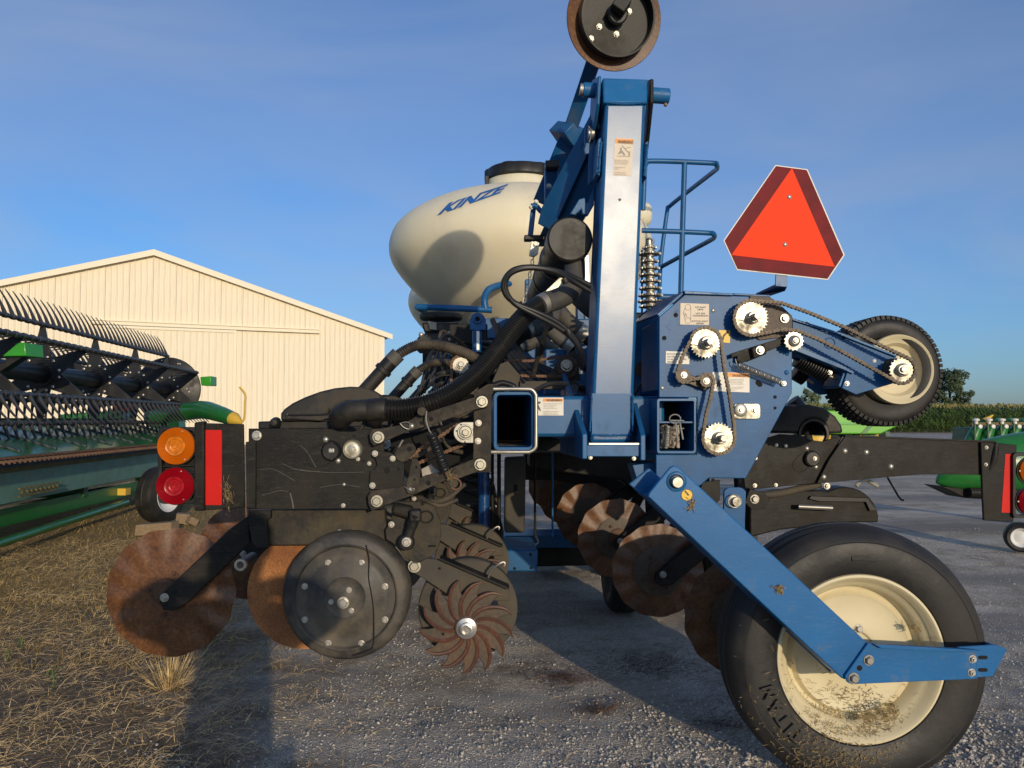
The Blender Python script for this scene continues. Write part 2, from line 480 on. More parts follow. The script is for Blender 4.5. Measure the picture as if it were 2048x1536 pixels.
M['olive'] = MAT('dirty_knife_guard_strip', (0.13, 0.10, 0.03), 0.7, var=0.3)
M['reel'] = MAT('black_reel_steel', (0.013, 0.014, 0.017), 0.4, var=0.2, dirt=(0.05, 0.043, 0.033), damt=0.2, dscale=5, spec=0.35)
M['tine'] = MAT('black_plastic_tine', (0.035, 0.033, 0.034), 0.4, var=0.25, spec=0.5)
M['yel_rod'] = MAT('yellow_paint', (0.66, 0.42, 0.05), 0.45, var=0.1)
M['white_rim'] = MAT('white_rim_paint', (0.66, 0.66, 0.64), 0.4, var=0.06)
M['wood'] = MAT('weathered_timber', (0.24, 0.17, 0.10), 0.85, var=0.3, scale=30, stretch=(1, 1, 6), bump=0.3, bscale=40)
M['barn'] = MAT('cream_barn_steel', (0.82, 0.725, 0.545), 0.5, var=0.03, scale=1.2, dirt=(0.74, 0.64, 0.48), damt=0.3, dscale=1.5, drough=0.5, spec=0.2, stretch=(1, 1, 0.3))
M['barn_trim'] = MAT('barn_trim', (0.84, 0.75, 0.57), 0.5, var=0.03, spec=0.2)
M['barn_roof'] = MAT('barn_roof_steel', (0.30, 0.29, 0.28), 0.45, var=0.1)
M['scratch'] = MAT('scraped_paint_line', (0.13, 0.115, 0.095), 0.6, var=0.3)
M['silver_tape'] = MAT('silver_cylinder_rod', (0.7, 0.68, 0.66), 0.35, metal=0.3, var=0.15)

# ============================================================ GROUND
def gravel_edge(y):
    return -0.62 - 0.30 * (y - 2.35)
def ground_material():
    m = bpy.data.materials.new('gravel_yard'); m.use_nodes = True
    nt = m.node_tree; bs = nt.nodes['Principled BSDF']; L = nt.links.new
    tc = nd(nt, 'ShaderNodeTexCoord'); v = tc.outputs['Object']
    def noise_(scale, det=6, rough=0.55, vec=v):
        n = nd(nt, 'ShaderNodeTexNoise'); n.inputs['Scale'].default_value = scale; n.inputs['Detail'].default_value = det; n.inputs['Roughness'].default_value = rough
        L(vec, n.inputs['Vector']); return n
    vo = nd(nt, 'ShaderNodeTexVoronoi'); vo.inputs['Scale'].default_value = 150; vo.inputs['Randomness'].default_value = 1.0
    L(v, vo.inputs['Vector'])
    bw = nd(nt, 'ShaderNodeRGBToBW'); L(vo.outputs['Color'], bw.inputs[0])
    st = ramp(nt, [(0.0, (0.24, 0.20, 0.155)), (0.45, (0.48, 0.41, 0.325)), (0.8, (0.63, 0.55, 0.445)), (1.0, (0.78, 0.70, 0.58))])
    L(bw.outputs[0], st.inputs[0])
    fine = noise_(38, 8, 0.7)
    dirt = ramp(nt, [(0.3, (0.17, 0.138, 0.10)), (0.7, (0.53, 0.445, 0.34))])
    L(fine.outputs[0], dirt.inputs[0])
    big = noise_(2.6, 9, 0.68)
    mk = ramp(nt, [(0.42, (0, 0, 0)), (0.54, (1, 1, 1))]); L(big.outputs[0], mk.inputs[0])
    g = nd(nt, 'ShaderNodeMixRGB'); L(mk.outputs[0], g.inputs[0]); L(dirt.outputs[0], g.inputs[1]); L(st.outputs[0], g.inputs[2])
    # reddish dead-weed patches
    red = noise_(2.3, 8, 0.7)
    mr = ramp(nt, [(0.57, (0, 0, 0)), (0.68, (1, 1, 1))]); L(red.outputs[0], mr.inputs[0])
    sc = nd(nt, 'ShaderNodeMath', operation='MULTIPLY'); sc.inputs[1].default_value = 0.7; L(mr.outputs[0], sc.inputs[0])
    g2 = nd(nt, 'ShaderNodeMixRGB'); g2.inputs[2].default_value = (0.11, 0.07, 0.052, 1)
    L(sc.outputs[0], g2.inputs[0]); L(g.outputs[0], g2.inputs[1])
    # dark vehicle tracks across the yard
    mp = nd(nt, 'ShaderNodeMapping'); mp.inputs['Scale'].default_value = (0.12, 1.0, 1); mp.inputs['Rotation'].default_value = (0, 0, 0.15); L(v, mp.inputs[0])
    tr = noise_(0.9, 5, 0.6, mp.outputs[0])
    mt = ramp(nt, [(0.46, (0, 0, 0)), (0.62, (1, 1, 1))]); L(tr.outputs[0], mt.inputs[0])
    sc2 = nd(nt, 'ShaderNodeMath', operation='MULTIPLY'); sc2.inputs[1].default_value = 0.85; L(mt.outputs[0], sc2.inputs[0])
    g3 = nd(nt, 'ShaderNodeMixRGB'); g3.inputs[2].default_value = (0.24, 0.215, 0.19, 1)
    L(sc2.outputs[0], g3.inputs[0]); L(g2.outputs[0], g3.inputs[1])
    # pale worn patches far out in the yard
    mp3 = nd(nt, 'ShaderNodeMapping'); mp3.inputs['Scale'].default_value = (0.25, 0.8, 1); L(v, mp3.inputs[0])
    pw = noise_(0.8, 8, 0.7, mp3.outputs[0]); mpw = ramp(nt, [(0.48, (0, 0, 0)), (0.64, (1, 1, 1))]); L(pw.outputs[0], mpw.inputs[0])
    sc5 = nd(nt, 'ShaderNodeMath', operation='MULTIPLY'); sc5.inputs[1].default_value = 0.55; L(mpw.outputs[0], sc5.inputs[0])
    g3b = nd(nt, 'ShaderNodeMixRGB'); g3b.inputs[2].default_value = (0.66, 0.60, 0.52, 1); L(sc5.outputs[0], g3b.inputs[0]); L(g3.outputs[0], g3b.inputs[1]); g3 = g3b
    # grassy dirt on the left
    gn = noise_(22, 9, 0.72)
    gr = ramp(nt, [(0.28, (0.10, 0.065, 0.03)), (0.5, (0.29, 0.195, 0.08)), (0.66, (0.42, 0.29, 0.115)), (0.8, (0.50, 0.37, 0.18))])
    L(gn.outputs[0], gr.inputs[0])
    sx = nd(nt, 'ShaderNodeSeparateXYZ'); L(v, sx.inputs[0])
    a = nd(nt, 'ShaderNodeMath', operation='MULTIPLY_ADD'); a.inputs[1].default_value = 0.30; a.inputs[2].default_value = 0.62 - 0.30 * 2.35
    L(sx.outputs['Y'], a.inputs[0])
    b = nd(nt, 'ShaderNodeMath', operation='ADD'); L(a.outputs[0], b.inputs[0]); L(sx.outputs['X'], b.inputs[1])
    bn = noise_(2.1, 6, 0.6)
    b2 = nd(nt, 'ShaderNodeMath', operation='MULTIPLY_ADD'); b2.inputs[1].default_value = 2.2; b2.inputs[2].default_value = -1.1; L(bn.outputs[0], b2.inputs[0])
    b3 = nd(nt, 'ShaderNodeMath', operation='ADD'); L(b.outputs[0], b3.inputs[0]); L(b2.outputs[0], b3.inputs[1])
    mg = nd(nt, 'ShaderNodeMapRange'); mg.inputs[1].default_value = 0.25; mg.inputs[2].default_value = -0.35; mg.inputs[3].default_value = 0; mg.inputs[4].default_value = 1
    L(b3.outputs[0], mg.inputs[0])
    so = ramp(nt, [(0.3, (0.08, 0.056, 0.036)), (0.55, (0.22, 0.16, 0.10)), (0.75, (0.40, 0.30, 0.20))]); L(fine.outputs[0], so.inputs[0])
    yn = nd(nt, 'ShaderNodeMath', operation='MULTIPLY_ADD'); yn.inputs[1].default_value = 2.4; yn.inputs[2].default_value = -1.2; L(bn.outputs[0], yn.inputs[0])
    ya = nd(nt, 'ShaderNodeMath', operation='ADD'); L(sx.outputs['Y'], ya.inputs[0]); L(yn.outputs[0], ya.inputs[1])
    ym = nd(nt, 'ShaderNodeMapRange'); ym.inputs[1].default_value = 3.6; ym.inputs[2].default_value = 5.2; L(ya.outputs[0], ym.inputs[0])
    gs = nd(nt, 'ShaderNodeMixRGB'); L(ym.outputs[0], gs.inputs[0]); L(so.outputs[0], gs.inputs[1]); L(gr.outputs[0], gs.inputs[2])
    g4 = nd(nt, 'ShaderNodeMixRGB'); L(mg.outputs[0], g4.inputs[0]); L(g3.outputs[0], g4.inputs[1]); L(gs.outputs[0], g4.inputs[2])
    L(g4.outputs[0], bs.inputs['Base Color'])
    bs.inputs['Roughness'].default_value = 0.9
    bs.inputs['Specular IOR Level'].default_value = 0.25
    h = nd(nt, 'ShaderNodeMixRGB'); h.inputs[0].default_value = 0.5
    inv = nd(nt, 'ShaderNodeInvert'); L(vo.outputs['Distance'], inv.inputs[1])
    L(inv.outputs[0], h.inputs[1]); L(fine.outputs[0], h.inputs[2])
    bp = nd(nt, 'ShaderNodeBump'); bp.inputs['Strength'].default_value = 0.8; bp.inputs['Distance'].default_value = 0.012
    L(h.outputs[0], bp.inputs['Height']); L(bp.outputs[0], bs.inputs['Normal'])
    return m
M['ground'] = ground_material()
def axis_coords(lo, hi, step, far):
    a = []
    x = lo
    while x < hi:
        a.append(x); x += step
    a.append(hi)
    s = step
    l, r = lo, hi
    left, right = [], []
    while l > -far:
        s *= 1.35
        l -= s; left.append(l)
    s = step
    while r < far:
        s *= 1.35
        r += s; right.append(r)
    return left[::-1] + a + right
gx = axis_coords(-3.2, 2.6, 0.035, 900)
gy = axis_coords(1.6, 6.5, 0.035, 900)
def gz(x, y):
    d = max(0.0, min(1.0, (14 - sqrt(x * x + y * y)) / 8))
    return d * (0.022 * noise.noise((x * 1.1, y * 1.1, 0.3)) + 0.010 * noise.noise((x * 6, y * 6, 2.1)) + 0.005 * noise.noise((x * 17, y * 17, 5.7)) - 0.01)
gv = [(x, y, gz(x, y)) for y in gy for x in gx]
nx = len(gx)
gf = [(j * nx + i, j * nx + i + 1, (j + 1) * nx + i + 1, (j + 1) * nx + i) for j in range(len(gy) - 1) for i in range(nx - 1)]
gme = bpy.data.meshes.new('ground'); gme.from_pydata(gv, [], gf)
gme.polygons.foreach_set('use_smooth', [True] * len(gf)); gme.materials.append(M['ground'])
ground = bpy.data.objects.new('ground', gme); COL.objects.link(ground); ground["kind"] = "structure"
ground["label"] = "grey gravel yard with dry straw and dirt"

# loose stones
M['stone'] = MAT('limestone_gravel', (0.42, 0.385, 0.34), 0.9, var=0.75, scale=140, spec=0.2)
mb = MB()
ICO = bmesh.new(); bmesh.ops.create_icosphere(ICO, subdivisions=1, radius=1.0)
icov = [v.co.copy() for v in ICO.verts]; icof = [[v.index for v in f.verts] for f in ICO.faces]
def add_stone(x, y, r):
    b = len(mb.v); q = Quaternion((random.random() - .5, random.random() - .5, random.random() - .5), random.random() * 6)
    sc = Vector((1, random.uniform(.6, 1), random.uniform(.4, .8))) * r
    z = gz(x, y) + r * 0.1
    for c in icov:
        p = c * random.uniform(.8, 1.15)
        p = q @ Vector((p.x * sc.x, p.y * sc.y, p.z * sc.z))
        mb.v.append(Vector((x, y, z)) + p)
    for f in icof:
        mb.face([b + i for i in f])
k = 0
while k < 24000:
    y = 1.85 + random.random() ** 1.7 * 5.6
    x = random.uniform(-0.75, 0.72) * y
    if x < gravel_edge(y) + random.gauss(-.1, .3) and random.random() < .9:
        continue
    big = noise.noise((x * 1.3 + 7, y * 1.3, 1.0)) + 0.5 * noise.noise((x * 4 + 3, y * 4, 8.0))
    near = max(0.0, min(1.0, (x / y - 0.05) / 0.3)) * max(0.0, min(1.0, (3.4 - y) / 1.0))
    if big + near * .5 < random.uniform(-0.55, 0.3):
        continue
    r = random.uniform(0.0014, 0.0040) * (1.0 + 1.3 * near + max(0, big) * .8) * random.choice((0.7, 1, 1, 1, 1.5))
    add_stone(x, y, r); k += 1
st = OB('gravel_stones', mb, M['stone'], None, angle=0, recalc=False, kind="stuff"); st["label"] = "loose pale limestone pebbles lying over the yard"; st["category"] = "gravel"

# dry straw on the near left ground, and mown dry grass further out
M['straw'] = MAT('dry_straw', (0.60, 0.42, 0.20), 0.8, var=0.7, scale=26)
M['drygrass'] = MAT('dry_olive_grass', (0.34, 0.235, 0.085), 0.85, var=0.45, scale=3)
def blade(mb, base, d, L_, w, lift, segs=3):
    side = Vector((-d.y, d.x, 0)).normalized() * w * 0.5
    b = len(mb.v)
    bend = random.gauss(0, .16)
    for i in range(segs + 1):
        t = i / segs
        dd = Matrix.Rotation(bend * t, 3, 'Z') @ d
        z = lift[0] * t + lift[1] * t * (1 - t) * 4
        p = base + dd * (L_ * t) + Vector((0, 0, z))
        ww = side * (1 - 0.75 * t)
        mb.v.append(p - ww); mb.v.append(p + ww + Vector((0, 0, w * .4)))
    for i in range(segs):
        mb.face([b + 2 * i, b + 2 * i + 1, b + 2 * i + 3, b + 2 * i + 2])
mb = MB(); k = 0
while k < 12500:
    y = 1.7 + random.random() ** 1.3 * 5.2
    x = -0.80 * y + random.random() * 0.75 * y
    e = gravel_edge(y)
    if x > e + random.gauss(-.02, .3) or x < -4.6: continue
    if noise.noise((x * 2.2, y * 2.2, 9.0)) + .6 * noise.noise((x * 6, y * 6, 2.0)) < random.uniform(-.5, .35): continue
    a = random.gauss(0.1, 0.75) + 1.2 * noise.noise((x * 1.5, y * 1.5, 3.0))
    if random.random() < .25: a = random.uniform(-3.1, 3.1)
    d = Vector((cos(a), sin(a), 0)) * random.choice((1, -1))
    L_ = random.uniform(.02, .13) * (1.5 if random.random() < .12 else 1)
    blade(mb, Vector((x, y, gz(x, y) + random.uniform(0.0, .022))), d, L_, random.uniform(.0009, .0022), (random.uniform(-.004, .035), random.uniform(0, .022)))
    k += 1
for k in range(700):            # stray straws over the gravel
    y = random.uniform(1.9, 5.5); x = random.uniform(-.5, .6) * y
    a = random.uniform(-3, 3)
    blade(mb, Vector((x, y, gz(x, y) + .003)), Vector((cos(a), sin(a), 0)), random.uniform(.02, .09), .0015, (.004, .006))
o = OB('dry_straw', mb, M['straw'], None, angle=0, recalc=False, kind="stuff"); o["label"] = "tangled dry straw lying on the dirt under the discs"; o["category"] = "straw"
mb = MB()
for k in range(26000):
    y = 3.4 + random.random() ** 1.2 * 11
    x = random.uniform(-0.75 * y, gravel_edge(y) + .3)
    if x > gravel_edge(y) + random.gauss(-.2, .3): continue
    if noise.noise((x * .9, y * .9, 4.0)) < random.uniform(-.7, .35): continue
    a = random.uniform(-pi, pi)
    blade(mb, Vector((x, y, gz(x, y) - .002)), Vector((cos(a), sin(a), 0)), random.uniform(.01, .05), random.uniform(.002, .005), (random.uniform(.012, .045), .0), 1)
o = OB('mown_grass', mb, M['drygrass'], None, angle=0, recalc=False, kind="stuff"); o["label"] = "short mown yellow-green dry grass beyond the straw"; o["category"] = "grass"

# upright straw tuft, green weeds, reddish dead weeds
def tuft(name, px, py, n, h, spread, mat, label, cat, w=.003):
    c = PG(px, py); mb = MB()
    for i in range(n):
        a = random.uniform(-pi, pi); s = random.random() * spread
        b0 = c + Vector((cos(a) * s * .35, sin(a) * s * .35, -.004))
        blade(mb, b0, Vector((cos(a), sin(a), 0)), s * random.uniform(.4, 1.2) + .01, w, (h * random.uniform(.45, 1), -.0 * h), 4)
    return tag(OB(name, mb, mat, None, angle=0, recalc=False), label, cat)
tuft('grass_tuft', 338, 1375, 170, .15, .14, M['straw'], "upright tuft of dry yellow straw in front of the rusty coulter", "grass tuft")
M['redweed'] = MAT('dead_red_weed', (0.10, 0.05, 0.03), 0.9, var=0.5, scale=20)
for px, py, n, sx_, lb in ((1120, 1352, 420, .17, "reddish dead weed mat on the gravel below the rusty tined wheel"), (1295, 1330, 620, .26, "widest dark red dead weed mat beside the big tyre"), (1192, 1420, 160, .08, "small brown dead weed clump alone in the gravel"), (1440, 1450, 220, .14, "wiry dead weed clump just left of the big tyre's foot")):
    c = PG(px, py); mb = MB()
    for i in range(n):
        x, y = c.x + random.gauss(0, sx_ * .45), c.y + random.gauss(0, sx_ * .35); a = random.gauss(0, .9)
        blade(mb, Vector((x, y, gz(x, y) + random.random() * .006)), Vector((cos(a), sin(a), 0)) * random.choice((1, -1)), random.uniform(.015, .06), random.uniform(.001, .0025), (random.uniform(-.002, .014), random.uniform(0, .008)), 2)
    tag(OB('dead_weed', mb, M['redweed'], None, angle=0, recalc=False, kind='stuff'), lb, 'weed')
M['weed'] = MAT('green_weed_leaf', (0.10, 0.17, 0.035), 0.6, var=0.3, scale=40)
def weed(px, py, h, n, label):
    c = PG(px, py)
    root = THING('green_weed', c, label, 'weed')
    mb = MB(); mb.tube(spline([c, c + Vector((.006, 0, h * .5)), c + Vector((-.004, .004, h))], 4), .0022, 6); OB('stem', mb, M['weed'], root)
    for i in range(n):
        t = .3 + .7 * i / (n - 1); a = i * 2.4
        d = Vector((cos(a), sin(a), random.uniform(-.2, .5))); b = c + Vector((0, 0, h * t)); L_ = h * random.uniform(.3, .45)
        s = d.cross(Vector((0, 0, 1))).normalized() * L_ * .2
        m2 = MB(); m2.v += [b, b + d * L_ * .4 - s + Vector((0, 0, .004)), b + d * L_ + Vector((0, 0, -L_ * .3)), b + d * L_ * .4 + s + Vector((0, 0, .004)), b + d * L_ * .45]
        m2.face([0, 1, 4]); m2.face([1, 2, 4]); m2.face([2, 3, 4]); m2.face([3, 0, 4])
        OB('leaf', m2, M['weed'], root, recalc=False, angle=0)
weed(104, 1378, .075, 9, "single small green weed standing alone in the straw")
weed(40, 1302, .065, 8, "pale green weed with reddish stem beside a lower leafy weed")
weed(14, 1322, .05, 7, "low leafy green weed at the base of a taller weed")

# ============================================================ BARN
C0 = Vector((-4.6, 36.0, 0)); WD = Vector((-.938, -.346, 0)).normalized(); WN = Vector((.346, -.938, 0)).normalized()
HALF, EAVE, RISE = 9.8, 5.02, 3.03
barn = THING('barn', C0 + WD * HALF, "long cream metal barn with low gable and sliding door", "barn")
def bp(t, z, off=0.0):
    return C0 + WD * t + WN * off + Vector((0, 0, z))
def roofz(t):
    return EAVE + RISE * (1 - abs(t - HALF) / HALF)
NP = 22
PWID = 2 * HALF / NP
def rib_profile(t0, t1):
    pts = []
    n = 4
    w = (t1 - t0) / n
    for i in range(n):
        a = t0 + i * w
        pts += [(a, .0), (a + .018, .026), (a + .05, .026), (a + .068, .0), (a + .12, 0), (a + .128, .006), (a + .142, .006), (a + .15, 0)]
    pts.append((t1, 0))
    return pts
for i in range(NP):
    mb = MB(); t0, t1 = i * PWID + .003, (i + 1) * PWID - .003
    pr = rib_profile(t0, t1)
    b = 0
    for t, o_ in pr:
        mb.v += [bp(t, 0, o_), bp(t, roofz(t) - .05, o_)]
    for j in range(len(pr) - 1):
        mb.face([2 * j, 2 * j + 1, 2 * j + 3, 2 * j + 2])
    OB('wall_panel', mb, M['barn'], barn, angle=20, recalc=False)
# right hand side wall and roof going back
mb = MB(); bk = -WN * 36
mb.prism([bp(0, 0), bp(0, EAVE - .03), bp(0, EAVE - .03) + bk, bp(0, 0) + bk], WD * .1); OB('side_wall', mb, M['barn'], barn)
mb = MB(); mb.prism([bp(2 * HALF - .1, 0), bp(2 * HALF - .1, EAVE - .03), bp(2 * HALF - .1, EAVE - .03) + bk, bp(2 * HALF - .1, 0) + bk], WD * .1); OB('side_wall', mb, M['barn'], barn)
for s in (0, 1):
    mb = MB()
    e = -.35 if s == 0 else 2 * HALF + .35
    ez = EAVE - .35 * RISE / HALF
    mb.prism([bp(HALF, EAVE + RISE + .03, .22), bp(e, ez + .03, .22), bp(e, ez + .12, .22), bp(HALF, EAVE + RISE + .12, .22)], bk)
    OB('roof', mb, M['barn_roof'], barn)
    mb = MB()
    mb.prism([bp(HALF, EAVE + RISE - .12, .225), bp(e, ez - .1, .225), bp(e, ez + .13, .225), bp(HALF, EAVE + RISE + .13, .225)], WN * .03)
    OB('gable_trim', mb, M['barn_trim'], barn)
    mb = MB()
    mb.prism([bp(HALF, EAVE + RISE - .04, .0), bp(e, ez - .04, .0), bp(e, ez - .01, .0), bp(HALF, EAVE + RISE - .01, .0)], WN * .22)
    OB('soffit', mb, M['barn_trim'], barn)
mb = MB(); mb.prism([bp(-.02, 0, .002), bp(.16, 0, .002), bp(.16, EAVE - .05, .002), bp(-.02, EAVE - .05, .002)], WN * .035); OB('corner_trim', mb, M['barn_trim'], barn)
def wall_t(px):
    r = (px - VPX) / F
    return (C0.x - r * C0.y) / (r * WD.y - WD.x)
def wall_z(px, py):
    t = wall_t(px); y = C0.y + WD.y * t
    return CAMH + (VPY - py) / F * y
ta, tb, tc_ = wall_t(640), wall_t(475), wall_t(300)
zt = wall_z(600, 667)
mb = MB(); mb.prism([bp(ta, zt, .06), bp(tc_ + 2.0, zt, .06), bp(tc_ + 2.0, zt + .14, .06), bp(ta, zt + .14, .06)], WN * .12); OB('door_track', mb, M['barn_trim'], barn, bevel=.01)
mb = MB(); mb.prism([bp(ta, zt + .145, .0), bp(tc_ + 2.0, zt + .145, .0), bp(tc_ + 2.0, zt + .19, .0), bp(ta, zt + .19, .0)], WN * .24); OB('track_cover', mb, M['barn_trim'], barn)
def door(t0, t1, off):
    n = max(2, int((t1 - t0) / PWID)); w = (t1 - t0) / n
    d = None
    mb = MB(); mb.prism([bp(t0, .05, off - .03), bp(t1, .05, off - .03), bp(t1, zt - .02, off - .03), bp(t0, zt - .02, off - .03)], WN * .025)
    d = OB('sliding_door', mb, M['barn_trim'], barn)
    for i in range(n):
        m2 = MB(); pr = rib_profile(t0 + i * w + .02, t0 + (i + 1) * w - .004)
        for t, o_ in pr: m2.v += [bp(t, .1, off + o_), bp(t, zt - .12, off + o_)]
        for j in range(len(pr) - 1): m2.face([2 * j, 2 * j + 1, 2 * j + 3, 2 * j + 2])
        OB('panel', m2, M['barn'], d, angle=20, recalc=False)
    for a, b_ in ((t0 - .05, t0 + .06), (t1 - .06, t1 + .05)):
        m2 = MB(); m2.prism([bp(a, .05, off - .004), bp(b_, .05, off - .004), bp(b_, zt - .02, off - .004), bp(a, zt - .02, off - .004)], WN * .05); OB('edge_trim', m2, M['barn_trim'], d)
    m2 = MB(); m2.prism([bp(t0 - .05, zt - .13, off + .047), bp(t1 + .05, zt - .13, off + .047), bp(t1 + .05, zt - .02, off + .047), bp(t0 - .05, zt - .02, off + .047)], WN * .012); OB('edge_trim', m2, M['barn_trim'], d)
door(tb, tc_ + 1.5, .11)

# ============================================================ DRAPER HEADER (left)
HA = Vector((-.0800, .9968, 0)).normalized(); HN = Vector((HA.y, -HA.x, 0))
HE = Vector((-4.48, 11.1, 0))
def H(s, lat, z):
    return HE - HA * s + HN * lat + Vector((0, 0, z))
header = THING('crop_header', H(3.5, 0, 0), "long green crop header with black tined reel on a wheeled transport", "header")
RZ, RR, HL = 1.50, 0.47, 7.6
mb = MB(); mb.cyl(H(-.05, 0, RZ), H(HL, 0, RZ), .085, n=28); OB('reel_tube', mb, M['reel'], header)
dirs = {0: (90, 107), 1: (30, 172), 2: (-30, -62), 3: (-90, -76), 4: (-150, -100), 5: (150, 118)}
for k, (ang, td) in dirs.items():
    la, z = RR * cos(radians(ang)), RZ + RR * sin(radians(ang))
    mb = MB()
    path = []; rad = []
    s = -.04
    while s < HL:
        for ds, r in ((0, .019), (.035, .019), (.04, .026), (.085, .026), (.09, .019)):
            path.append(H(s + ds, la, z)); rad.append(r)
        s += .13
    mb.tube(path, rad, 10); bar = OB('reel_bar', mb, M['tine'], header)
    d = Vector((HN.x * cos(radians(td)), HN.y * cos(radians(td)), sin(radians(td))))
    n2 = Vector((HN.x * cos(radians(td + 90)), HN.y * cos(radians(td + 90)), sin(radians(td + 90))))
    mt = MB()
    Lt = .30
    pth = [d * (Lt * t) + n2 * (.055 * t * t * (1 if k != 0 else 1)) for t in [i / 6 for i in range(7)]]
    mt.tube(pth, [.021, .017, .013, .010, .0085, .007, .004], 6)
    me, org = finish_mesh('tine', mt, M['tine'], origin=Vector((0, 0, 0)))
    sp_t = .13 if k == 0 else .152
    for i in range(50 if k == 0 else 43):
        inst('tine', me, H(.02 + i * sp_t, la, z), bar)
# spider plates
boltm = MB(); boltm.lathe((0, 0, 0), (0, -1, 0), [(0, .5), (.7, .5), (1, .3), (1, 0)], 8)
bolt_far, _ = finish_mesh('bolt', boltm, M['bolt'], origin=Vector((0, 0, 0)))
for s in (0.03, 1.23, 2.43, 3.63, 4.83, 6.03, 7.2):
    mb = MB()
    hub = None
    for k in range(6):
        a = radians(90 - 60 * k)
        u = HN * cos(a) + Vector((0, 0, 1)) * sin(a); w = HN * -sin(a) + Vector((0, 0, 1)) * cos(a)
        p = H(s, 0, RZ)
        pts = [p + u * .07 - w * .10, p + u * .16 - w * .085, p + u * .45 - w * .022, p + u * .45 + w * .022, p + u * .16 + w * .085, p + u * .07 + w * .10]
        mb.prism(pts, -HA * .018 + HA * (.004 * (k % 2)))
    mb.lathe(H(s, 0, RZ), -HA, [(.1, .0), (.125, .0), (.125, .03), (.1, .03)], 20)
    sp = OB('reel_spider', mb, M['reel'], header, bevel=.003)
    for k in range(6):
        a = radians(90 - 60 * k)
        for da in (-.32, .32):
            u = HN * cos(a + da) + Vector((0, 0, 1)) * sin(a + da)
            inst('bolt', bolt_far, H(s + .02, 0, RZ) + u * .165, sp, scale=.014)
mb = MB(); mb.lathe(H(-.06, 0, RZ), -HA, [(0, 0), (.44, 0), (.455, .01), (.44, .02), (0, .02)], 48)
ed = OB('end_disc', mb, M['reel'], header)
for i in range(34):
    a = random.uniform(0, 6.28); r = random.uniform(.12, .42)
    inst('bolt', bolt_far, H(-.038, r * cos(a), RZ + r * sin(a)), ed, scale=.011)
# green structure
def hbox(name, s0, s1, l0, l1, z0, z1, mat, bev=.006):
    mb = MB(); pts = [H(s1, l0, z0), H(s1, l1, z0), H(s1, l1, z1), H(s1, l0, z1)]
    mb.prism(pts, H(s0, 0, 0) - H(s1, 0, 0)); return OB(name, mb, mat, header, bevel=bev)
# back sheet, deck and cutterbar
mb = MB(); mb.prism([H(9, -.62, .70), H(9, -.56, .70), H(9, -.50, 1.08), H(9, -.56, 1.08)], H(0, 0, 0) - H(9, 0, 0)); OB('back_sheet', mb, M['green'], header)
hbox('top_beam', 0, 9, -.72, -.575, .90, 1.06, M['green'])
mb = MB(); mb.prism([H(9, -.5, 1.02), H(9, .42, .74), H(9, .42, .78), H(9, -.5, 1.06)], H(0.1, 0, 0) - H(9, 0, 0)); OB('draper_deck', mb, M['green'], header)
for i in range(14):
    s = .4 + i * .62
    mb = MB(); mb.prism([H(s, -.48, 1.055), H(s, .36, .80), H(s, .36, .815), H(s, -.48, 1.07)], HA * .03); OB('belt_slat', mb, M['draper'], header)
mb = MB(); mb.prism([H(9, .30, .80), H(9, .44, .775), H(9, .47, .70), H(9, .40, .70)], H(0, 0, 0) - H(9, 0, 0)); OB('front_lip', mb, M['draper'], header)
mb = MB()
for i in range(118):
    s = .05 + i * .076
    a, b_, c_ = H(s - .03, .44, .745), H(s + .03, .44, .745), H(s, .60, .735)
    up = Vector((0, 0, .022))
    mb.prism([a, b_, c_], up)
    mb.beam(H(s - .012, .44, .772), H(s + .01, .53, .772), .03, .012)
OB('sickle_guards', mb, M['rust_dark'], header)
hbox('knife_strip', 0, 9, .37, .43, .66, .735, M['olive'])
mb = MB(); mb.prism([H(9, .10, .38), H(9, .34, .40), H(9, .39, .655), H(9, .30, .66)], H(0, 0, 0) - H(9, 0, 0)); OB('front_beam', mb, M['teal'], header, bevel=.005)
mb = MB()
for i in range(9):
    p = H(4.2 + i * .075, .405, .48)
    mb.box(p + Vector((0, 0, .03)), (.02, .05, .012)); mb.box(p - Vector((0, 0, .03)), (.02, .05, .012)); mb.lathe(p, HN, [(0, .0), (.013, 0), (.013, .02), (0, .02)], 8)
OB('hinge_strip', mb, M['olive'], header)
# transport frame
mb = MB(); mb.beam(H(-.2, .28, .26), H(9, .02, .26), .10, .15); fr = OB('trailer_beam', mb, M['green'], header, bevel=.006)
mb = MB(); p = H(2.35, .30, .265); mb.box(p, (.10, .12, .075)); OB('yellow_reflector', mb, M['yel_rod'], fr)
mb = MB(); mb.beam(H(0, -.65, .30), H(9, -.65, .30), .14, .18); OB('trailer_beam', mb, M['green_dk'], header, bevel=.006)
for s in (.6, 3.2, 5.8, 8.2):
    mb = MB(); mb.beam(H(s, -.9, .36), H(s, .25, .36), .10, .14); OB('cross_member', mb, M['green_dk'], header, bevel=.004)
    mb = MB(); mb.beam(H(s + .2, -.65, .35), H(s + .2, -.64, .9), .08, .08, up=HA); OB('support_post', mb, M['green_dk'], header, bevel=.004)
mb = MB(); mb.tube([H(2.4, .35, .15), H(9, .6, .12)], .035, 10); OB('tow_pole', mb, M['green'], header)
mb = MB(); mb.prism([H(1.2, .1, .62), H(.6, .25, .62), H(.6, .25, .42), H(4.2, -.2, .28), H(4.2, -.2, .40)], HN * -.05); OB('under_brace', mb, M['black'], header, bevel=.004)
mb = MB(); mb.prism([H(1.55, .3, .42), H(1.42, .3, .42), H(1.5, .34, .12), H(1.66, .34, .12)], HN * .02); OB('jack_leg', mb, M['black'], header, bevel=.003)
hbox('wheel_bracket', .9, 1.5, .12, .36, .18, .36, M['green_lt'])
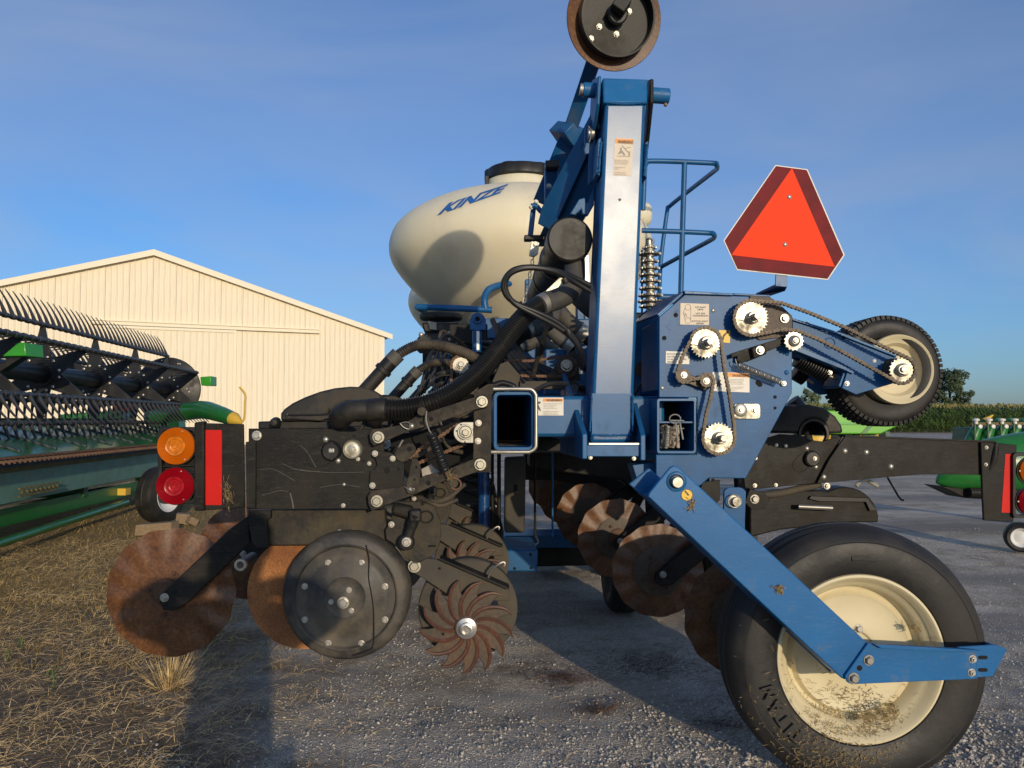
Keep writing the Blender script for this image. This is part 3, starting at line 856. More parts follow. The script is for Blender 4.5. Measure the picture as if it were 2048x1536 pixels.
# reel arm and far end pieces
mb = MB(); q0, q1 = P(-160, 680, 6.3), P(52, 714, 6.3)
mb.prism([P(-300, 688, 6.3), P(50, 685, 6.3), P(52, 712, 6.3), P(-300, 716, 6.3)], (0.02, .22, 0)); ra = OB('reel_arm', mb, M['green_lt'], header, bevel=.008)
mb = MB(); mb.prism([P(20, 714, 6.34), P(44, 714, 6.34), P(2, 742, 6.34), P(-20, 742, 6.34)], (0, .1, 0)); OB('arm_bracket', mb, M['reel'], header, bevel=.004)
mb = MB(); mb.plate([(400, 754), (422, 752), (422, 771), (402, 771)], 11.5, .25); OB('end_bracket', mb, M['green_lt'], header, bevel=.01)
# crop divider with yellow tip and rod
dv = MB()
pth = [P(300, 835, 10.9), P(380, 822, 10.4), P(410, 820, 10.1), P(440, 828, 9.8), P(468, 838, 9.6)]
dv.tube(spline(pth, 6), [.10, .105, .11, .112, .115, .117, .118, .118, .118, .118, .118, .117, .116, .115, .113, .11, .108, .105, .102, .10, .097, .094, .09, .087, .085], 20)
dvo = OB('crop_divider', dv, M['green'], header)
mb = MB(); mb.tube(spline([P(466, 837, 9.6), P(474, 841, 9.55), P(482, 846, 9.5)], 3), [.085, .08, .072, .06, .05, .035, .02], 14); OB('divider_tip', mb, M['yel_rod'], dvo)
mb = MB(); mb.tube(spline([P(480, 846, 9.5), P(486, 842, 9.5), P(489, 832, 9.5), P(490, 806, 9.5), P(491, 794, 9.5), P(488, 785, 9.5), P(479, 774, 9.5)], 5), .013, 8); OB('divider_rod', mb, M['yel_rod'], dvo)
for i, (px, py, w, hh, mt_) in enumerate(((150, 845, 60, 40, 'green'), (215, 838, 70, 34, 'green'), (330, 850, 60, 60, 'green_lt'), (238, 806, 22, 30, 'red_refl'))):
    c = P(px, py, 12.2)
    mb = MB(); mb.prism([c + Vector((-w * .004, 0, -hh * .004)), c + Vector((w * .004, 0, -hh * .004)), c + Vector((w * .003, 0, hh * .004)), c + Vector((-w * .0045, 0, hh * .003))], (0, .3, 0))
    OB('gearbox_cover', mb, M[mt_], header, bevel=.02)
# header transport wheel
wc = P(322, 1000, 8.15); wc.z = .29
whl = MB(); ax = (HA * -.34 + HN * .94).normalized()
whl.lathe(wc, ax, [(.17, -.09), (.245, -.10), (.28, -.085), (.29, -.05), (.287, -.02), (.292, -.012), (.287, 0), (.292, .012), (.287, .03), (.29, .055), (.28, .085), (.245, .10), (.17, .09)], 44)
w_o = OB('wheel_tyre', whl, M['tyre'], header)
mb = MB(); mb.lathe(wc, ax, [(0, .03), (.10, .03), (.14, .055), (.165, .095), (.178, .10), (.178, .08), (.16, -.08), (.165, -.095), (0, -.09)], 36); OB('rim', mb, M['white_rim'], w_o)
# chock timber and blocks behind the wheel
mb = MB(); a0 = PG(270, 1072); mb.prism([PG(268, 1072), PG(342, 1070), PG(342, 1070) + Vector((0, 0, .115)), PG(268, 1072) + Vector((.01, 0, .10))], Vector((.02, .14, 0)))
tag(OB('timber_block', mb, M['wood'], None, bevel=.006), "weathered timber block chocking the white-rimmed header wheel", "timber block")
for px, py, s, rz, lb in ((366, 1048, .13, .3, "squared timber offcut standing behind the chocked header wheel"), (384, 1050, .09, .8, "smaller tilted timber offcut leaning by the chocked wheel")):
    c = PG(px, py); mb = MB(); mb.box(c + Vector((0, 0, s * .42)), (s, s, s * .8), Matrix.Rotation(rz, 3, 'Z') @ Matrix.Rotation(.12 if px == 366 else .5, 3, 'Y'))
    tag(OB('timber_offcut', mb, M['wood'], None, bevel=.005), lb, "timber offcut")

# ============================================================ RIGHT BACKGROUND
# maize field
M['maize'] = MAT('maize_leaf', (0.075, 0.125, 0.022), 0.6, var=0.5, scale=0.9)
M['tassel'] = MAT('maize_tassel', (0.33, 0.27, 0.09), 0.8, var=0.3, scale=2)
mb = MB(); CY = 60.0
def maize_plant(x, y, h):
    z0 = 0.12
    b = len(mb.v)
    mb.mi = 0
    for i in range(9):
        t = .12 + .8 * i / 8; a = random.uniform(-pi, pi)
        d = Vector((cos(a), sin(a), 0)); L_ = random.uniform(.45, .8); w = random.uniform(.05, .085)
        s = Vector((-d.y, d.x, 0)) * w * .5
        p = Vector((x, y, z0 + h * t)); q = p + d * L_ * .45 + Vector((0, 0, L_ * .42)); e = p + d * L_ + Vector((0, 0, L_ * random.uniform(-.25, .25)))
        b = len(mb.v); mb.v += [p - s * .6, p + s * .6, q + s, q - s, e]
        mb.face([b, b + 1, b + 2, b + 3]); mb.face([b + 3, b + 2, b + 4])
    mb.mi = 1
    top = Vector((x, y, z0 + h * .93))
    for i in range(4):
        a = random.uniform(-pi, pi); e = top + Vector((cos(a) * .1, sin(a) * .1, random.uniform(.2, .34)))
        b = len(mb.v); mb.v += [top - Vector((.018, 0, 0)), top + Vector((.018, 0, 0)), e]; mb.face([b, b + 1, b + 2])
    mb.mi = 0
for row in range(7):
    y0 = CY + row * .76
    x = 18.0 if row > 3 else -22.0
    while x < 75:
        maize_plant(x + random.gauss(0, .03), y0 + (x - 18) * .10 + random.gauss(0, .05), random.uniform(2.0, 2.3))
        x += .19
co = OB('maize_field', mb, [M['maize'], M['tassel']], None, angle=0, recalc=False, kind="stuff"); co["label"] = "dense green standing maize crop at the far edge of the yard"; co["category"] = "maize"
mb = MB()
mb.v += [Vector((-22, CY + 1.6, 0)), Vector((75, CY + 11.3, 0)), Vector((75, CY + 11.3, 1.95)), Vector((-22, CY + 1.6, 1.95)), Vector((-60, 400, 1.95)), Vector((190, 400, 1.95))]
mb.face([0, 1, 2, 3]); mb.face([3, 2, 5, 4])
o = OB('maize_canopy', mb, M['maize'], None, angle=0, recalc=False, kind="stuff"); o["label"] = "maize canopy running on behind the front rows"; o["category"] = "maize"

# trees
M['leaf_tree'] = MAT('hazed_tree_leaves', (0.085, 0.115, 0.055), 0.7, var=0.45, scale=0.5)  # leaf green paled, distance haze mixed into the colour
M['leaf_pale'] = MAT('pale_tree_leaves', (0.12, 0.15, 0.06), 0.7, var=0.4, scale=0.5)
M['bark'] = MAT('bark', (0.10, 0.08, 0.06), 0.9, var=0.3)
def tree(px, py_top, py_base, Y, wpx, mat, label, n=2600, seed=1, gap=.0):
    rnd = random.Random(seed)
    base = P(px, py_base, Y); top = P(px, py_top, Y)
    h = top.z; r = wpx * K(Y) / 2
    base = Vector((top.x, Y, 0))
    t = THING('tree', base, label, 'tree')
    mb = MB(); mb.tube(spline([base, base + Vector((.1, 0, h * .4)), base + Vector((-.05, 0, h * .85))], 5), [.26 - .018 * i for i in range(11)], 8)
    for i in range(7):
        a = i * 2.2; z = h * (.35 + .07 * i)
        mb.tube([base + Vector((0, 0, z)), base + Vector((cos(a) * r * .6, sin(a) * r * .6, z + h * .14))], [.09, .03], 6)
    OB('trunk', mb, M['bark'], t)
    mb = MB(); clumps = []
    for i in range(80):
        z = rnd.uniform(.28, .97)
        rr = r * sqrt(max(.05, 1 - ((z - .58) / .44) ** 2)) * rnd.uniform(.35, 1.0)
        a = rnd.uniform(0, 6.28)
        clumps.append((base + Vector((cos(a) * rr, sin(a) * rr, z * h)), r * rnd.uniform(.16, .32)))
    for i in range(n):
        c, cr = rnd.choice(clumps)
        d = Vector((rnd.gauss(0, 1), rnd.gauss(0, 1), rnd.gauss(0, .75))).normalized() * cr * rnd.random() ** .4
        p = c + d; s = rnd.uniform(.09, .22)
        u = Vector((rnd.gauss(0, 1), rnd.gauss(0, 1), rnd.gauss(0, 1))).normalized(); v_ = u.orthogonal().normalized()
        b = len(mb.v); mb.v += [p + u * s, p + v_ * s * .6, p - u * s, p - v_ * s * .6]; mb.face([b, b + 1, b + 2, b + 3])
    OB('crown', mb, mat, t, angle=0, recalc=False)
tree(1897, 738, 845, 95, 78, M['leaf_tree'], "tall rounded dark tree rising above the maize", 9500, 3)
tree(1622, 778, 845, 95, 46, M['leaf_pale'], "small sparse pale tree beyond the black hood", 1500, 5)
# low far tree belt
mb = MB()
for i in range(9000):
    x = random.uniform(30, 150); y = 260 + random.gauss(0, 4)
    hh = 4.2 + 2.5 * noise.noise((x * .11, 3, 0)) + 1.2 * noise.noise((x * .5, 1, 0))
    p = Vector((x, y, random.random() ** .6 * hh)); s = random.uniform(.35, .7)
    u = Vector((random.gauss(0, 1), random.gauss(0, 1), random.gauss(0, 1))).normalized(); v_ = u.orthogonal().normalized()
    b = len(mb.v); mb.v += [p + u * s, p + v_ * s, p - u * s, p - v_ * s]; mb.face([b, b + 1, b + 2, b + 3])
o = OB('far_tree_belt', mb, M['leaf_tree'], None, angle=0, recalc=False, kind="stuff"); o["label"] = "low hazy tree belt on the horizon"; o["category"] = "trees"

# lime grain cart
cart = THING('grain_cart', PG(1740, 905), "lime green hopper cart parked beyond the black beam", "cart")
YC = 24.0
mb = MB()
def cp(px, py, y): return P(px, py, y)
f0 = [cp(1560, 820, YC), cp(1800, 822, YC), cp(1800, 850, YC), cp(1762, 868, YC), cp(1600, 868, YC), cp(1560, 850, YC)]
mb.prism(f0, (0, 4.5, 0)); hop = OB('hopper', mb, M['lime'], cart, bevel=.04)
mb = MB(); mb.prism([cp(1555, 843, YC - .05), cp(1806, 845, YC - .05), cp(1806, 850, YC - .05), cp(1555, 848, YC - .05)], (0, .06, 0)); OB('rim_band', mb, M['green_lt'], hop)
mb = MB(); mb.prism([cp(1738, 851, YC - .03), cp(1746, 851, YC - .03), cp(1732, 867, YC - .03), cp(1722, 867, YC - .03)], (0, .04, 0)); OB('side_rib', mb, M['green'], hop)
for px in (1640, 1735):
    c = cp(px, 880, YC + .4); c.z = .55
    mb = MB(); mb.lathe(c, (0, -1, 0), [(.3, .12), (.5, .2), (.55, .1), (.55, -.1), (.5, -.2), (.3, -.12)], 30); w_ = OB('wheel_tyre', mb, M['tyre_dark'], cart)
    mb = MB(); mb.lathe(c, (0, -1, 0), [(0, .06), (.2, .06), (.3, .13), (.31, 0), (0, -.02)], 24); OB('rim', mb, M['yel_rod'], w_)
mb = MB(); mb.beam(Vector((cp(1600, 870, YC).x, YC + .4, .62)), Vector((cp(1790, 870, YC).x, YC + .4, .62)), .2, .14); OB('axle_frame', mb, M['green_dk'], cart)

# corn head with snouts (far right) and its near green cover
ch = THING('corn_head', PG(2010, 950), "dark green corn head with a row of pointed snouts behind the black light panel", "corn head")
YH = 13.0
for i in range(7):
    px = 1948 + i * 26
    b0, tp = P(px, 875, YH), P(px + 18, 838, YH + .2)
    mb = MB(); mb.tube(spline([P(px - 8, 905, YH), P(px - 4, 880, YH), P(px + 8, 855, YH), P(px + 24, 836, YH)], 4), [.10, .105, .11, .11, .11, .105, .10, .09, .08, .065, .05, .035, .02], 10)
    sn = OB('row_snout', mb, M['green'], ch)
    if i == 0:
        mb = MB(); mb.tube([P(px + 20, 842, YH - .02), P(px + 38, 830, YH - .02)], [.05, .012], 8); OB('snout_tip', mb, M['yel_rod'], sn)
    mb = MB(); mb.lathe(P(px + 4, 843, YH - .15), (0, 0, 1), [(0, -.04), (.03, -.04), (.03, .0), (.055, .015), (.055, .045), (0, .06)], 10); OB('hose_coupler', mb, M['white'], ch)
    mb = MB(); mb.lathe(P(px + 12, 853, YH - .18), (0, -1, 0), [(0, .03), (.035, .02), (.04, 0)], 8); OB('lamp', mb, M['white'], ch)
    mb = MB(); mb.tube([P(px + 2, 846, YH - .13), P(px + 2, 880, YH - .13)], .02, 6); OB('hose', mb, M['green_dk'], ch)
mb = MB(); mb.plate([(1940, 855), (2140, 852), (2140, 900), (1936, 900)], YH + .1, .5); OB('row_housing', mb, M['green_dk'], ch, bevel=.02)
mb = MB(); mb.beam(P(1942, 848, YH - .1), P(2140, 846, YH - .1), .05, .05); OB('hose_rail', mb, M['olive'], ch)
cv = THING('green_divider_cover', PG(2010, 1090), "smooth green machine cover sloping up behind the rear light panel", "machine cover")
YD = 7.2
mb = MB()
top = [(1868, 962), (1900, 905), (1945, 882), (2000, 868), (2060, 858), (2140, 848)]
bot = [(1872, 968), (1900, 980), (1960, 984), (2030, 990), (2090, 994), (2160, 998)]
nn = 12
rings = []
for (ax_, ay), (bx_, by_) in zip(top, bot):
    a = P(ax_, ay, YD); b_ = P(bx_, by_, YD); mid = (a + b_) / 2; hh = (a - b_).length / 2
    ring = []
    for k in range(nn):
        an = 2 * pi * k / nn
        ring.append(mid + (a - b_).normalized() * hh * cos(an) + Vector((0, 1, 0)) * hh * .8 * sin(an))
    rings.append(ring)
for r_ in rings: mb.v += r_
for i in range(len(rings) - 1):
    for k in range(nn):
        mb.face([i * nn + k, i * nn + (k + 1) % nn, (i + 1) * nn + (k + 1) % nn, (i + 1) * nn + k])
mb.face(list(range(nn)))
o = OB('cover_shell', mb, M['green'], cv, angle=60); md = o.modifiers.new('sub', 'SUBSURF'); md.levels = 2; md.render_levels = 2
mb = MB(); mb.tube([P(1938, 985, YD - .1), P(2080, 985, YD - .1)], .045, 12); OB('frame_pipe', mb, M['black'], cv)
mb = MB(); mb.prism([P(1880, 972, YD - .05), P(1990, 985, YD - .05), P(1990, 1000, YD - .05), P(1930, 996, YD - .05)], (0, .3, 0)); OB('skid_plate', mb, M['black'], cv, bevel=.01)
mb = MB(); mb.beam(P(2090, 1000, YD + .3), Vector((P(2090, 1000, YD + .3).x, YD + .3, 0)), .12, .12, up=(1, 0, 0)); OB('stand', mb, M['black'], cv)
gw = PG(2046, 1106); 
wheel_t = THING('small_wheel', gw, "small black wheel with white rim standing on the gravel by the rear light panel", "wheel")
c = gw + Vector((.02, .05, .118))
axw = Vector((-.45, -.9, 0)).normalized()
mb = MB(); mb.lathe(c, axw, [(.075, .045), (.10, .05), (.118, .035), (.12, 0), (.118, -.035), (.10, -.05), (.075, -.045)], 32); OB('tyre', mb, M['tyre_dark'], wheel_t)
mb = MB(); mb.lathe(c, axw, [(0, .02), (.03, .02), (.05, .01), (.07, .04), (.078, .046), (.078, -.04), (0, -.04)], 28); OB('rim', mb, M['white_rim'], wheel_t)
mb = MB(); mb.beam(c - axw * .06, c - axw * .06 + Vector((.35, .1, .35)), .04, .04, up=(0, 1, 0)); OB('fork', mb, M['black'], wheel_t)

# ============================================================ PLANTER
planter = THING('planter', (0.0, 2.9, 0.0), "blue and black seed planter with cream tank, chains, rusty discs and hoses", "planter")

def _bolt_mesh(mat, kind):
    mb = MB()
    if kind == 'hex':
        mb.lathe((0, 0, 0), (0, -1, 0), [(0, .18), (1, .18), (1, .0)], 20)
        mb.lathe((0, 0, 0), (0, -1, 0), [(0, .82), (.62, .82), (.76, .70), (.76, .15)], 6, start=.3)
    elif kind == 'nut':
        mb.lathe((0, 0, 0), (0, -1, 0), [(0, .12), (1, .12), (1, .0)], 18)
        mb.lathe((0, 0, 0), (0, -1, 0), [(.3, .75), (.66, .75), (.78, .62), (.78, .1)], 6, start=.1)
        mb.lathe((0, 0, 0), (0, -1, 0), [(0, 1.1), (.34, 1.1), (.36, 1.05), (.36, .3)], 12)
    else:
        mb.lathe((0, 0, 0), (0, -1, 0), [(0, .55), (.4, .5), (.75, .33), (1, .0)], 18)
    return finish_mesh('bolt', mb, mat, origin=Vector((0, 0, 0)))[0]
BOLTS = {}
def bolt(parent, px, py, Y, r, kind='hex', mat='bolt'):
    k = (kind, mat)
    if k not in BOLTS: BOLTS[k] = _bolt_mesh(M[mat], kind)
    s = r * K(Y)
    return inst('bolt', BOLTS[k], P(px, py, Y), parent, rot=(0, random.uniform(0, 1), 0), scale=s)
def bolts(parent, lst, Y, kind='hex', mat='bolt'):
    for px, py, r in lst: bolt(parent, px, py, Y, r, kind, mat)
HOLEM = {}
def holes(parent, lst, Y):  # black discs and slots on the face, painting the shade of openings
    for h in lst:
        if len(h) == 3:
            if 0 not in HOLEM:
                m_ = MB(); m_.lathe((0, 0, 0), (0, -1, 0), [(0, .0012), (1, .0012), (1, -.0006)], 14); HOLEM[0] = finish_mesh('painted_hole', m_, M['shade_tar'], origin=Vector((0, 0, 0)))[0]
            s_ = h[2] * K(Y); inst('painted_hole', HOLEM[0], P(h[0], h[1], Y), parent, scale=(s_, 1, s_))
        else:
            mb = MB(); mb.plate(capsule(h[0], h[1], h[2], h[3], h[4], n=6), Y - .0012, .0018); OB('painted_slot', mb, M['shade_tar'], parent, angle=0)
def PL(name, pts, Y, t, mat, parent=planter, bev=.0015, **kw):
    mb = MB(); mb.plate(pts, Y, t); return OB(name, mb, M[mat], parent, bevel=bev, **kw)
def RING(name, outer, inner, Y, t, mat, parent=planter, bev=.002):
    mb = MB(); mb.frame(outer, inner, Y, t); return OB(name, mb, M[mat], parent, bevel=bev)
def LATHE(name, px, py, Y, prof, mat, parent=planter, n=48, axis=(0, -1, 0)):
    """profile radius in photo pixels at Y, height in metres towards the camera"""
    mb = MB(); mb.lathe(P(px, py, Y), axis, [(r * K(Y), h) for r, h in prof], n); return OB(name, mb, M[mat], parent)
def TUBE(name, pts, r, mat, parent=planter, n=12, sub=6, smooth=True):
    mb = MB(); p = spline(pts, sub) if smooth else [Vector(q) for q in pts]
    mb.tube(p, r, n); return OB(name, mb, M[mat], parent)
def corrugated(name, pts, r, mat, parent=planter, pitch=.009, depth=.22, n=18):
    p = resample(spline(pts, 10), pitch / 4)
    rad = [r * (1 - depth * (0, .5, 1, .5)[i % 4] * .5) + r * depth * .25 * (1 if i % 4 == 0 else 0) for i in range(len(p))]
    mb = MB(); mb.tube(p, rad, n); return OB(name, mb, M[mat], parent, angle=60)
def coil(name, p0, p1, r, wire, turns, mat, parent=planter, n=14, seg=6):
    p0, p1 = Vector(p0), Vector(p1); ax = (p1 - p0); x = ax.orthogonal().normalized(); y = ax.normalized().cross(x)
    pts = []
    for i in range(int(turns * n) + 1):
        t = i / (turns * n); a = 2 * pi * i / n
        pts.append(p0 + ax * t + (x * cos(a) + y * sin(a)) * r)
    mb = MB(); mb.tube(pts, wire, seg); return OB(name, mb, M[mat], parent)
def sprocket(px, py, Y, r, teeth, mat='zinc_y', parent=planter, thick=.006, name='sprocket', hub=.45):
    pts = []
    for i in range(teeth):
        a = 360 * i / teeth; st = 360 / teeth
        for f_, rr in ((-.5, .90), (-.28, .90), (-.10, 1.0), (.10, 1.0), (.28, .90)):
            an = radians(a + f_ * st); pts.append((px + r * rr * cos(an), py - r * rr * sin(an)))
    o = PL(name, pts, Y, thick, mat, parent, bev=.0006)
    return o
def disc_hub(px, py, Y, r, parent, mat='zinc', h=.03, sq=False):
    return LATHE('hub', px, py, Y, [(0, h), (r * .55, h), (r * .62, h - .002), (r * .62, h * .5), (r, h * .45), (r, 0)], mat, parent, 28)
def chain_run(pxs, Y, mat='chain', closed=True, name='chain', parent=planter, pitch=.0127, w=.0056):
    pts = [P(x, y, Y) for x, y in pxs]
    if closed: pts = pts + [pts[0]]
    p = resample(pts, pitch)
    mb = MB()
    for i in range(len(p) - 1):
        a, b = p[i], p[i + 1]; d = (b - a).normalized(); s = Vector((0, -1, 0)).cross(d).normalized()
        e = pitch * .32
        outl = [a - d * e, a - d * e * .5 + s * w, a + d * e * .6 + s * w * .95, (a + b) / 2 + s * w * .6, b - d * e * .6 + s * w * .95, b + d * e * .5 + s * w,
                b + d * e, b + d * e * .5 - s * w, b - d * e * .6 - s * w * .95, (a + b) / 2 - s * w * .6, a + d * e * .6 - s * w * .95, a - d * e * .5 - s * w]
        off = .0052 if i % 2 else .0036
        mb.prism([q + Vector((0, -off - .0012, 0)) for q in outl], (0, .0013, 0))
        mb.prism([q + Vector((0, off, 0)) for q in outl], (0, .0013, 0))
        mb.cyl(a + Vector((0, -.0078, 0)), a + Vector((0, .0078, 0)), .003, n=6)
    return OB(name, mb, M[mat], parent, angle=30, recalc=False)
def text(s, px, py, h, Y, mat, parent, center=False, shear=0.0, bold=0.0, sx=1.0, rot=0.0):
    c = bpy.data.curves.new('txt', 'FONT'); c.body = s; c.size = 1.0; c.shear = shear; c.offset = bold
    c.resolution_u = 3
    if center: c.align_x = 'CENTER'
    tmp = bpy.data.objects.new('txt', c)
    me = bpy.data.meshes.new_from_object(tmp)
    k = h * K(Y) / 0.72
    org = P(px, py, Y); R_ = Matrix.Rotation(rot, 3, 'Y')
    for v in me.vertices:
        v.co = R_ @ Vector((v.co.x * k * sx, 0, v.co.y * k))
    bpy.data.objects.remove(tmp); bpy.data.curves.remove(c)
    me.name = 'lettering'; me.materials.clear(); me.materials.append(M[mat])
    o = bpy.data.objects.new('lettering', me); COL.objects.link(o); o.location = org + Vector((0, -.0006, 0)); WL[o.name] = Vector(o.location)
    setp(o, parent)
    if REC is not None: REC.append(o)
    return o
def decal(pts, Y, mat, parent=planter, name='decal'):
    return PL(name, pts, Y, .0008, mat, parent, bev=0, angle=0)

# ------------------------------------------------------------ main toolbar tubes
tubeL = RING('toolbar_tube', rrect(987, 783, 1070, 901, 10, 5), rrect(994, 790, 1063, 894, 7, 5), 2.36, 9.0, 'blue')
mb = MB(); mb.plate([(994, 880), (1062, 880), (1062, 893), (994, 893)], 2.9, .02); OB('tube_baffle', mb, M['rust_dark'], tubeL)
mb = MB()
for i in range(320):
    x = random.uniform(996, 1060); yy = 2.375 + random.random() ** 1.5 * .4
    p = P(x, 893.5, 2.36); p = Vector((p.x, yy, P(x, 892.5, 2.36).z + .001)); s = random.uniform(.002, .006); a = random.uniform(0, 3.1)
    d = Vector((cos(a), sin(a), random.uniform(0, .4))) * s; q = Vector((-d.y, d.x, 0)).normalized() * .0012
    b = len(mb.v); mb.v += [p - d - q, p + d, p - d + q]; mb.face([b, b + 1, b + 2])
OB('tube_debris', mb, M['debris'], tubeL, recalc=False, angle=0, kind='stuff')
ub = TUBE('u_bolt', [P(982, 778, 2.345), P(1050, 778, 2.345), P(1064, 780, 2.345), P(1071, 789, 2.345), P(1072, 800, 2.345), P(1072, 880, 2.345), P(1070, 896, 2.345), P(1060, 903, 2.345), P(1050, 904, 2.345), P(982, 904, 2.345)], .0062, 'zinc', sub=5)
cross = PL('cross_tube', [(1068, 792), (1330, 792), (1330, 874), (1068, 874)], 2.52, .17, 'blue', bev=.012)
dW = decal([(1073, 795), (1127, 795), (1127, 831), (1073, 831)], 2.5185, 'white', cross)
PL('header_band', [(1086, 797), (1126, 797), (1126, 803), (1086, 803)], 2.5175, .0008, 'orange_decal', dW, bev=0)
text('WARNING', 1093, 802.6, 4.6, 2.5165, 'ink', dW, bold=.02)
for i, s in enumerate(('Uncontrolled machine movement', 'can cause death, serious', 'injury or damage to', 'property and equipment', '', 'Install safety lockup devices', 'before working under or', 'transporting the equipment')):
    if s: text(s, 1087, 808.0 + i * 3.1, 2.0, 2.5170, 'ink_grey', dW)
PL('pictogram', [(1073, 803), (1081, 803), (1081, 807), (1076, 808), (1080, 816), (1082, 823), (1078, 820), (1074, 814)], 2.5175, .0008, 'ink', dW, bev=0)

# ============================================================ LEFT ROW UNIT (recorded, then repeated along the bar)
REC = []
sp = PL('side_plate', [(497, 857), (655, 857), (664, 859), (672, 863), (705, 863), (714, 861), (722, 858), (768, 858), (768, 1018), (506, 1018), (497, 1012)], 2.30, .008, 'black')
bolts(sp, [(514, 871, 9.5)], 2.30)
bolts(sp, [(651.5, 879, 5.5), (676, 921.5, 5.5), (688, 969, 3.5)], 2.30, 'dome')
bolts(sp, [(716, 918, 4.2), (738.5, 927, 4.2), (686.5, 1011, 4.4)], 2.30, 'nut')
holes(sp, [(580, 903, 3.2), (580, 984, 3.2), (708, 872, 3.3), (727, 922, 3), (506, 893, 506, 917, 3.2), (506, 985, 506, 1010, 3.0)], 2.30)
PL('plate_flange', [(491, 884), (511, 881), (511, 1018), (493, 1018)], 2.287, .012, 'black')
RING('slot_rim', capsule(661, 901, 634, 916, 21, n=10), capsule(661, 901, 634, 916, 19.6, n=10), 2.2985, .0015, 'shade_tar', sp, bev=0)
for pts in ([(565, 927), (585, 936), (610, 942), (640, 943)], [(520, 939), (545, 938), (570, 950), (590, 962)], [(585, 938), (640, 944), (690, 945), (728, 944)], [(524, 990), (545, 985), (562, 981), (580, 984)], [(640, 975), (680, 969), (720, 974)], [(600, 890), (615, 905), (632, 935)]):
    TUBE('scratch', [P(x, y, 2.2999) for x, y in pts], .0006, 'scratch', sp, n=5, sub=3)
TUBE('scratch', [P(580, 985, 2.2999), P(584, 1000, 2.2999), P(587, 1017, 2.2999)], .0022, 'scratch', sp, n=6, sub=3)
kn = LATHE('knob', 663, 902, 2.30, [(0, .016), (15, .016), (18, .012), (19.5, .006), (20, 0)], 'plastic', n=40)
bolt(kn, 663, 901, 2.284, 5.5)
mb = MB(); mb.plate([(660, 884), (666, 884), (666, 920), (660, 920)], 2.2825, .002); OB('knob_grip', mb, M['plastic'], kn, bevel=.001)
cup = LATHE('bearing_cup', 706, 898.5, 2.30, [(0, .004), (8, .004), (9.5, .003), (15.5, .004), (16.5, .013), (18, .015), (19, .012), (19.4, 0)], 'zinc_y', n=40)
bolt(cup, 707, 898, 2.296, 6.5)
cv = PL('cover_plate', [(744, 899), (781, 905), (809, 921), (808, 967), (803, 981), (739, 979), (740, 942), (748, 939), (754, 929), (751, 918), (744, 914)], 2.286, .007, 'black')
bolts(cv, [(750, 907, 6), (785.5, 917, 5.6), (745, 971, 6)], 2.286)
holes(cv, [(797, 938, 3.3), (774, 941, 6)], 2.286)
# parallel linkage
def link(y0, y1, extra):
    o = PL('parallel_arm', extra, 2.262, .010, 'black_grit')
    return o
up = link(0, 0, [(738, 868), (745, 858), (765, 857), (800, 850), (826, 837), (836, 829), (858, 824), (952, 793), (970, 788), (977, 797), (978, 812), (940, 822), (860, 851), (818, 862), (762, 886), (747, 892), (741, 884)])
bolts(up, [(757, 874.5, 11.5), (964, 803.5, 11.5)], 2.262, mat='zinc_y'); holes(up, [(862, 838, 4.5), (843, 846, 4)], 2.262)
pin = LATHE('spring_post', 845, 823, 2.262, [(0, .035), (8, .035), (9.5, .030), (9.5, 0)], 'black_grit', up, 20)
TUBE('lynch_pin', [P(800, 847, 2.252), P(812, 844, 2.25), P(822, 849, 2.25), P(818, 858, 2.25), P(808, 855, 2.25), P(800, 847, 2.252)], .0018, 'zinc', up, n=6)
bolts(up, [(823, 852, 5.5)], 2.255, 'dome')
lo = link(0, 0, [(735, 992), (742, 982), (800, 974), (850, 951), (884, 943), (945, 919), (965, 914), (976, 921), (979, 934), (920, 956), (888, 962), (826, 990), (762, 1014), (743, 1022), (737, 1010)])
bolts(lo, [(754, 1002, 11.5), (960.5, 929, 11.5)], 2.262, mat='zinc_y'); holes(lo, [(857, 966, 5)], 2.262)
rod = PL('latch_plate', [(824, 917), (834, 917), (842, 937), (838, 972), (833, 984), (826, 989), (816, 988), (811, 979), (812, 971), (818, 948)], 2.25, .008, 'black_grit')
bolts(rod, [(820.5, 979, 4.5)], 2.25, 'dome'); holes(rod, [(829, 959, 2.4), (833, 934, 3)], 2.25)
TUBE('hitch_clip', [P(810, 974, 2.243), P(820, 981, 2.24), P(827, 981, 2.24), P(828, 977, 2.24), P(822, 978, 2.24)], .0012, 'zinc', rod, n=6)
PL('small_link', capsule(819, 899, 806, 908, 13, 16), 2.275, .008, 'black_grit'); holes(planter, [(819, 898, 4.8)], 2.275)
coil('down_spring', P(862, 866, 2.238), P(891, 943, 2.238), 9.5 * K(2.24), .0026, 21, 'hyd')
TUBE('spring_hook', [P(853, 822, 2.236), P(852, 840, 2.232), P(858, 860, 2.235), P(862, 866, 2.238)], .0024, 'steel', n=8)
TUBE('spring_hook', [P(891, 943, 2.238), P(898, 953, 2.232), P(912, 957, 2.23), P(921, 964, 2.23), P(920, 975, 2.23), P(911, 979, 2.23), P(903, 975, 2.23)], .0026, 'chain_rust', n=8)
LATHE('spring_stud', 908, 965, 2.262, [(0, .03), (8.5, .03), (9.5, .027), (9.5, 0)], 'black_dirty', planter, 20)
mb = MB()
for i in range(22):
    p = P(random.gauss(899, 4), random.gauss(953, 4), 2.228); d = Vector((random.gauss(0, 1), random.gauss(0, .3), random.gauss(-.2, 1))) * .009; q = Vector((.0008, 0, .0004))
    b = len(mb.v); mb.v += [p - d - q, p + d, p - d + q]; mb.face([b, b + 1, b + 2])
OB('straw_wisp', mb, M['debris'], planter, recalc=False, angle=0, kind='stuff')
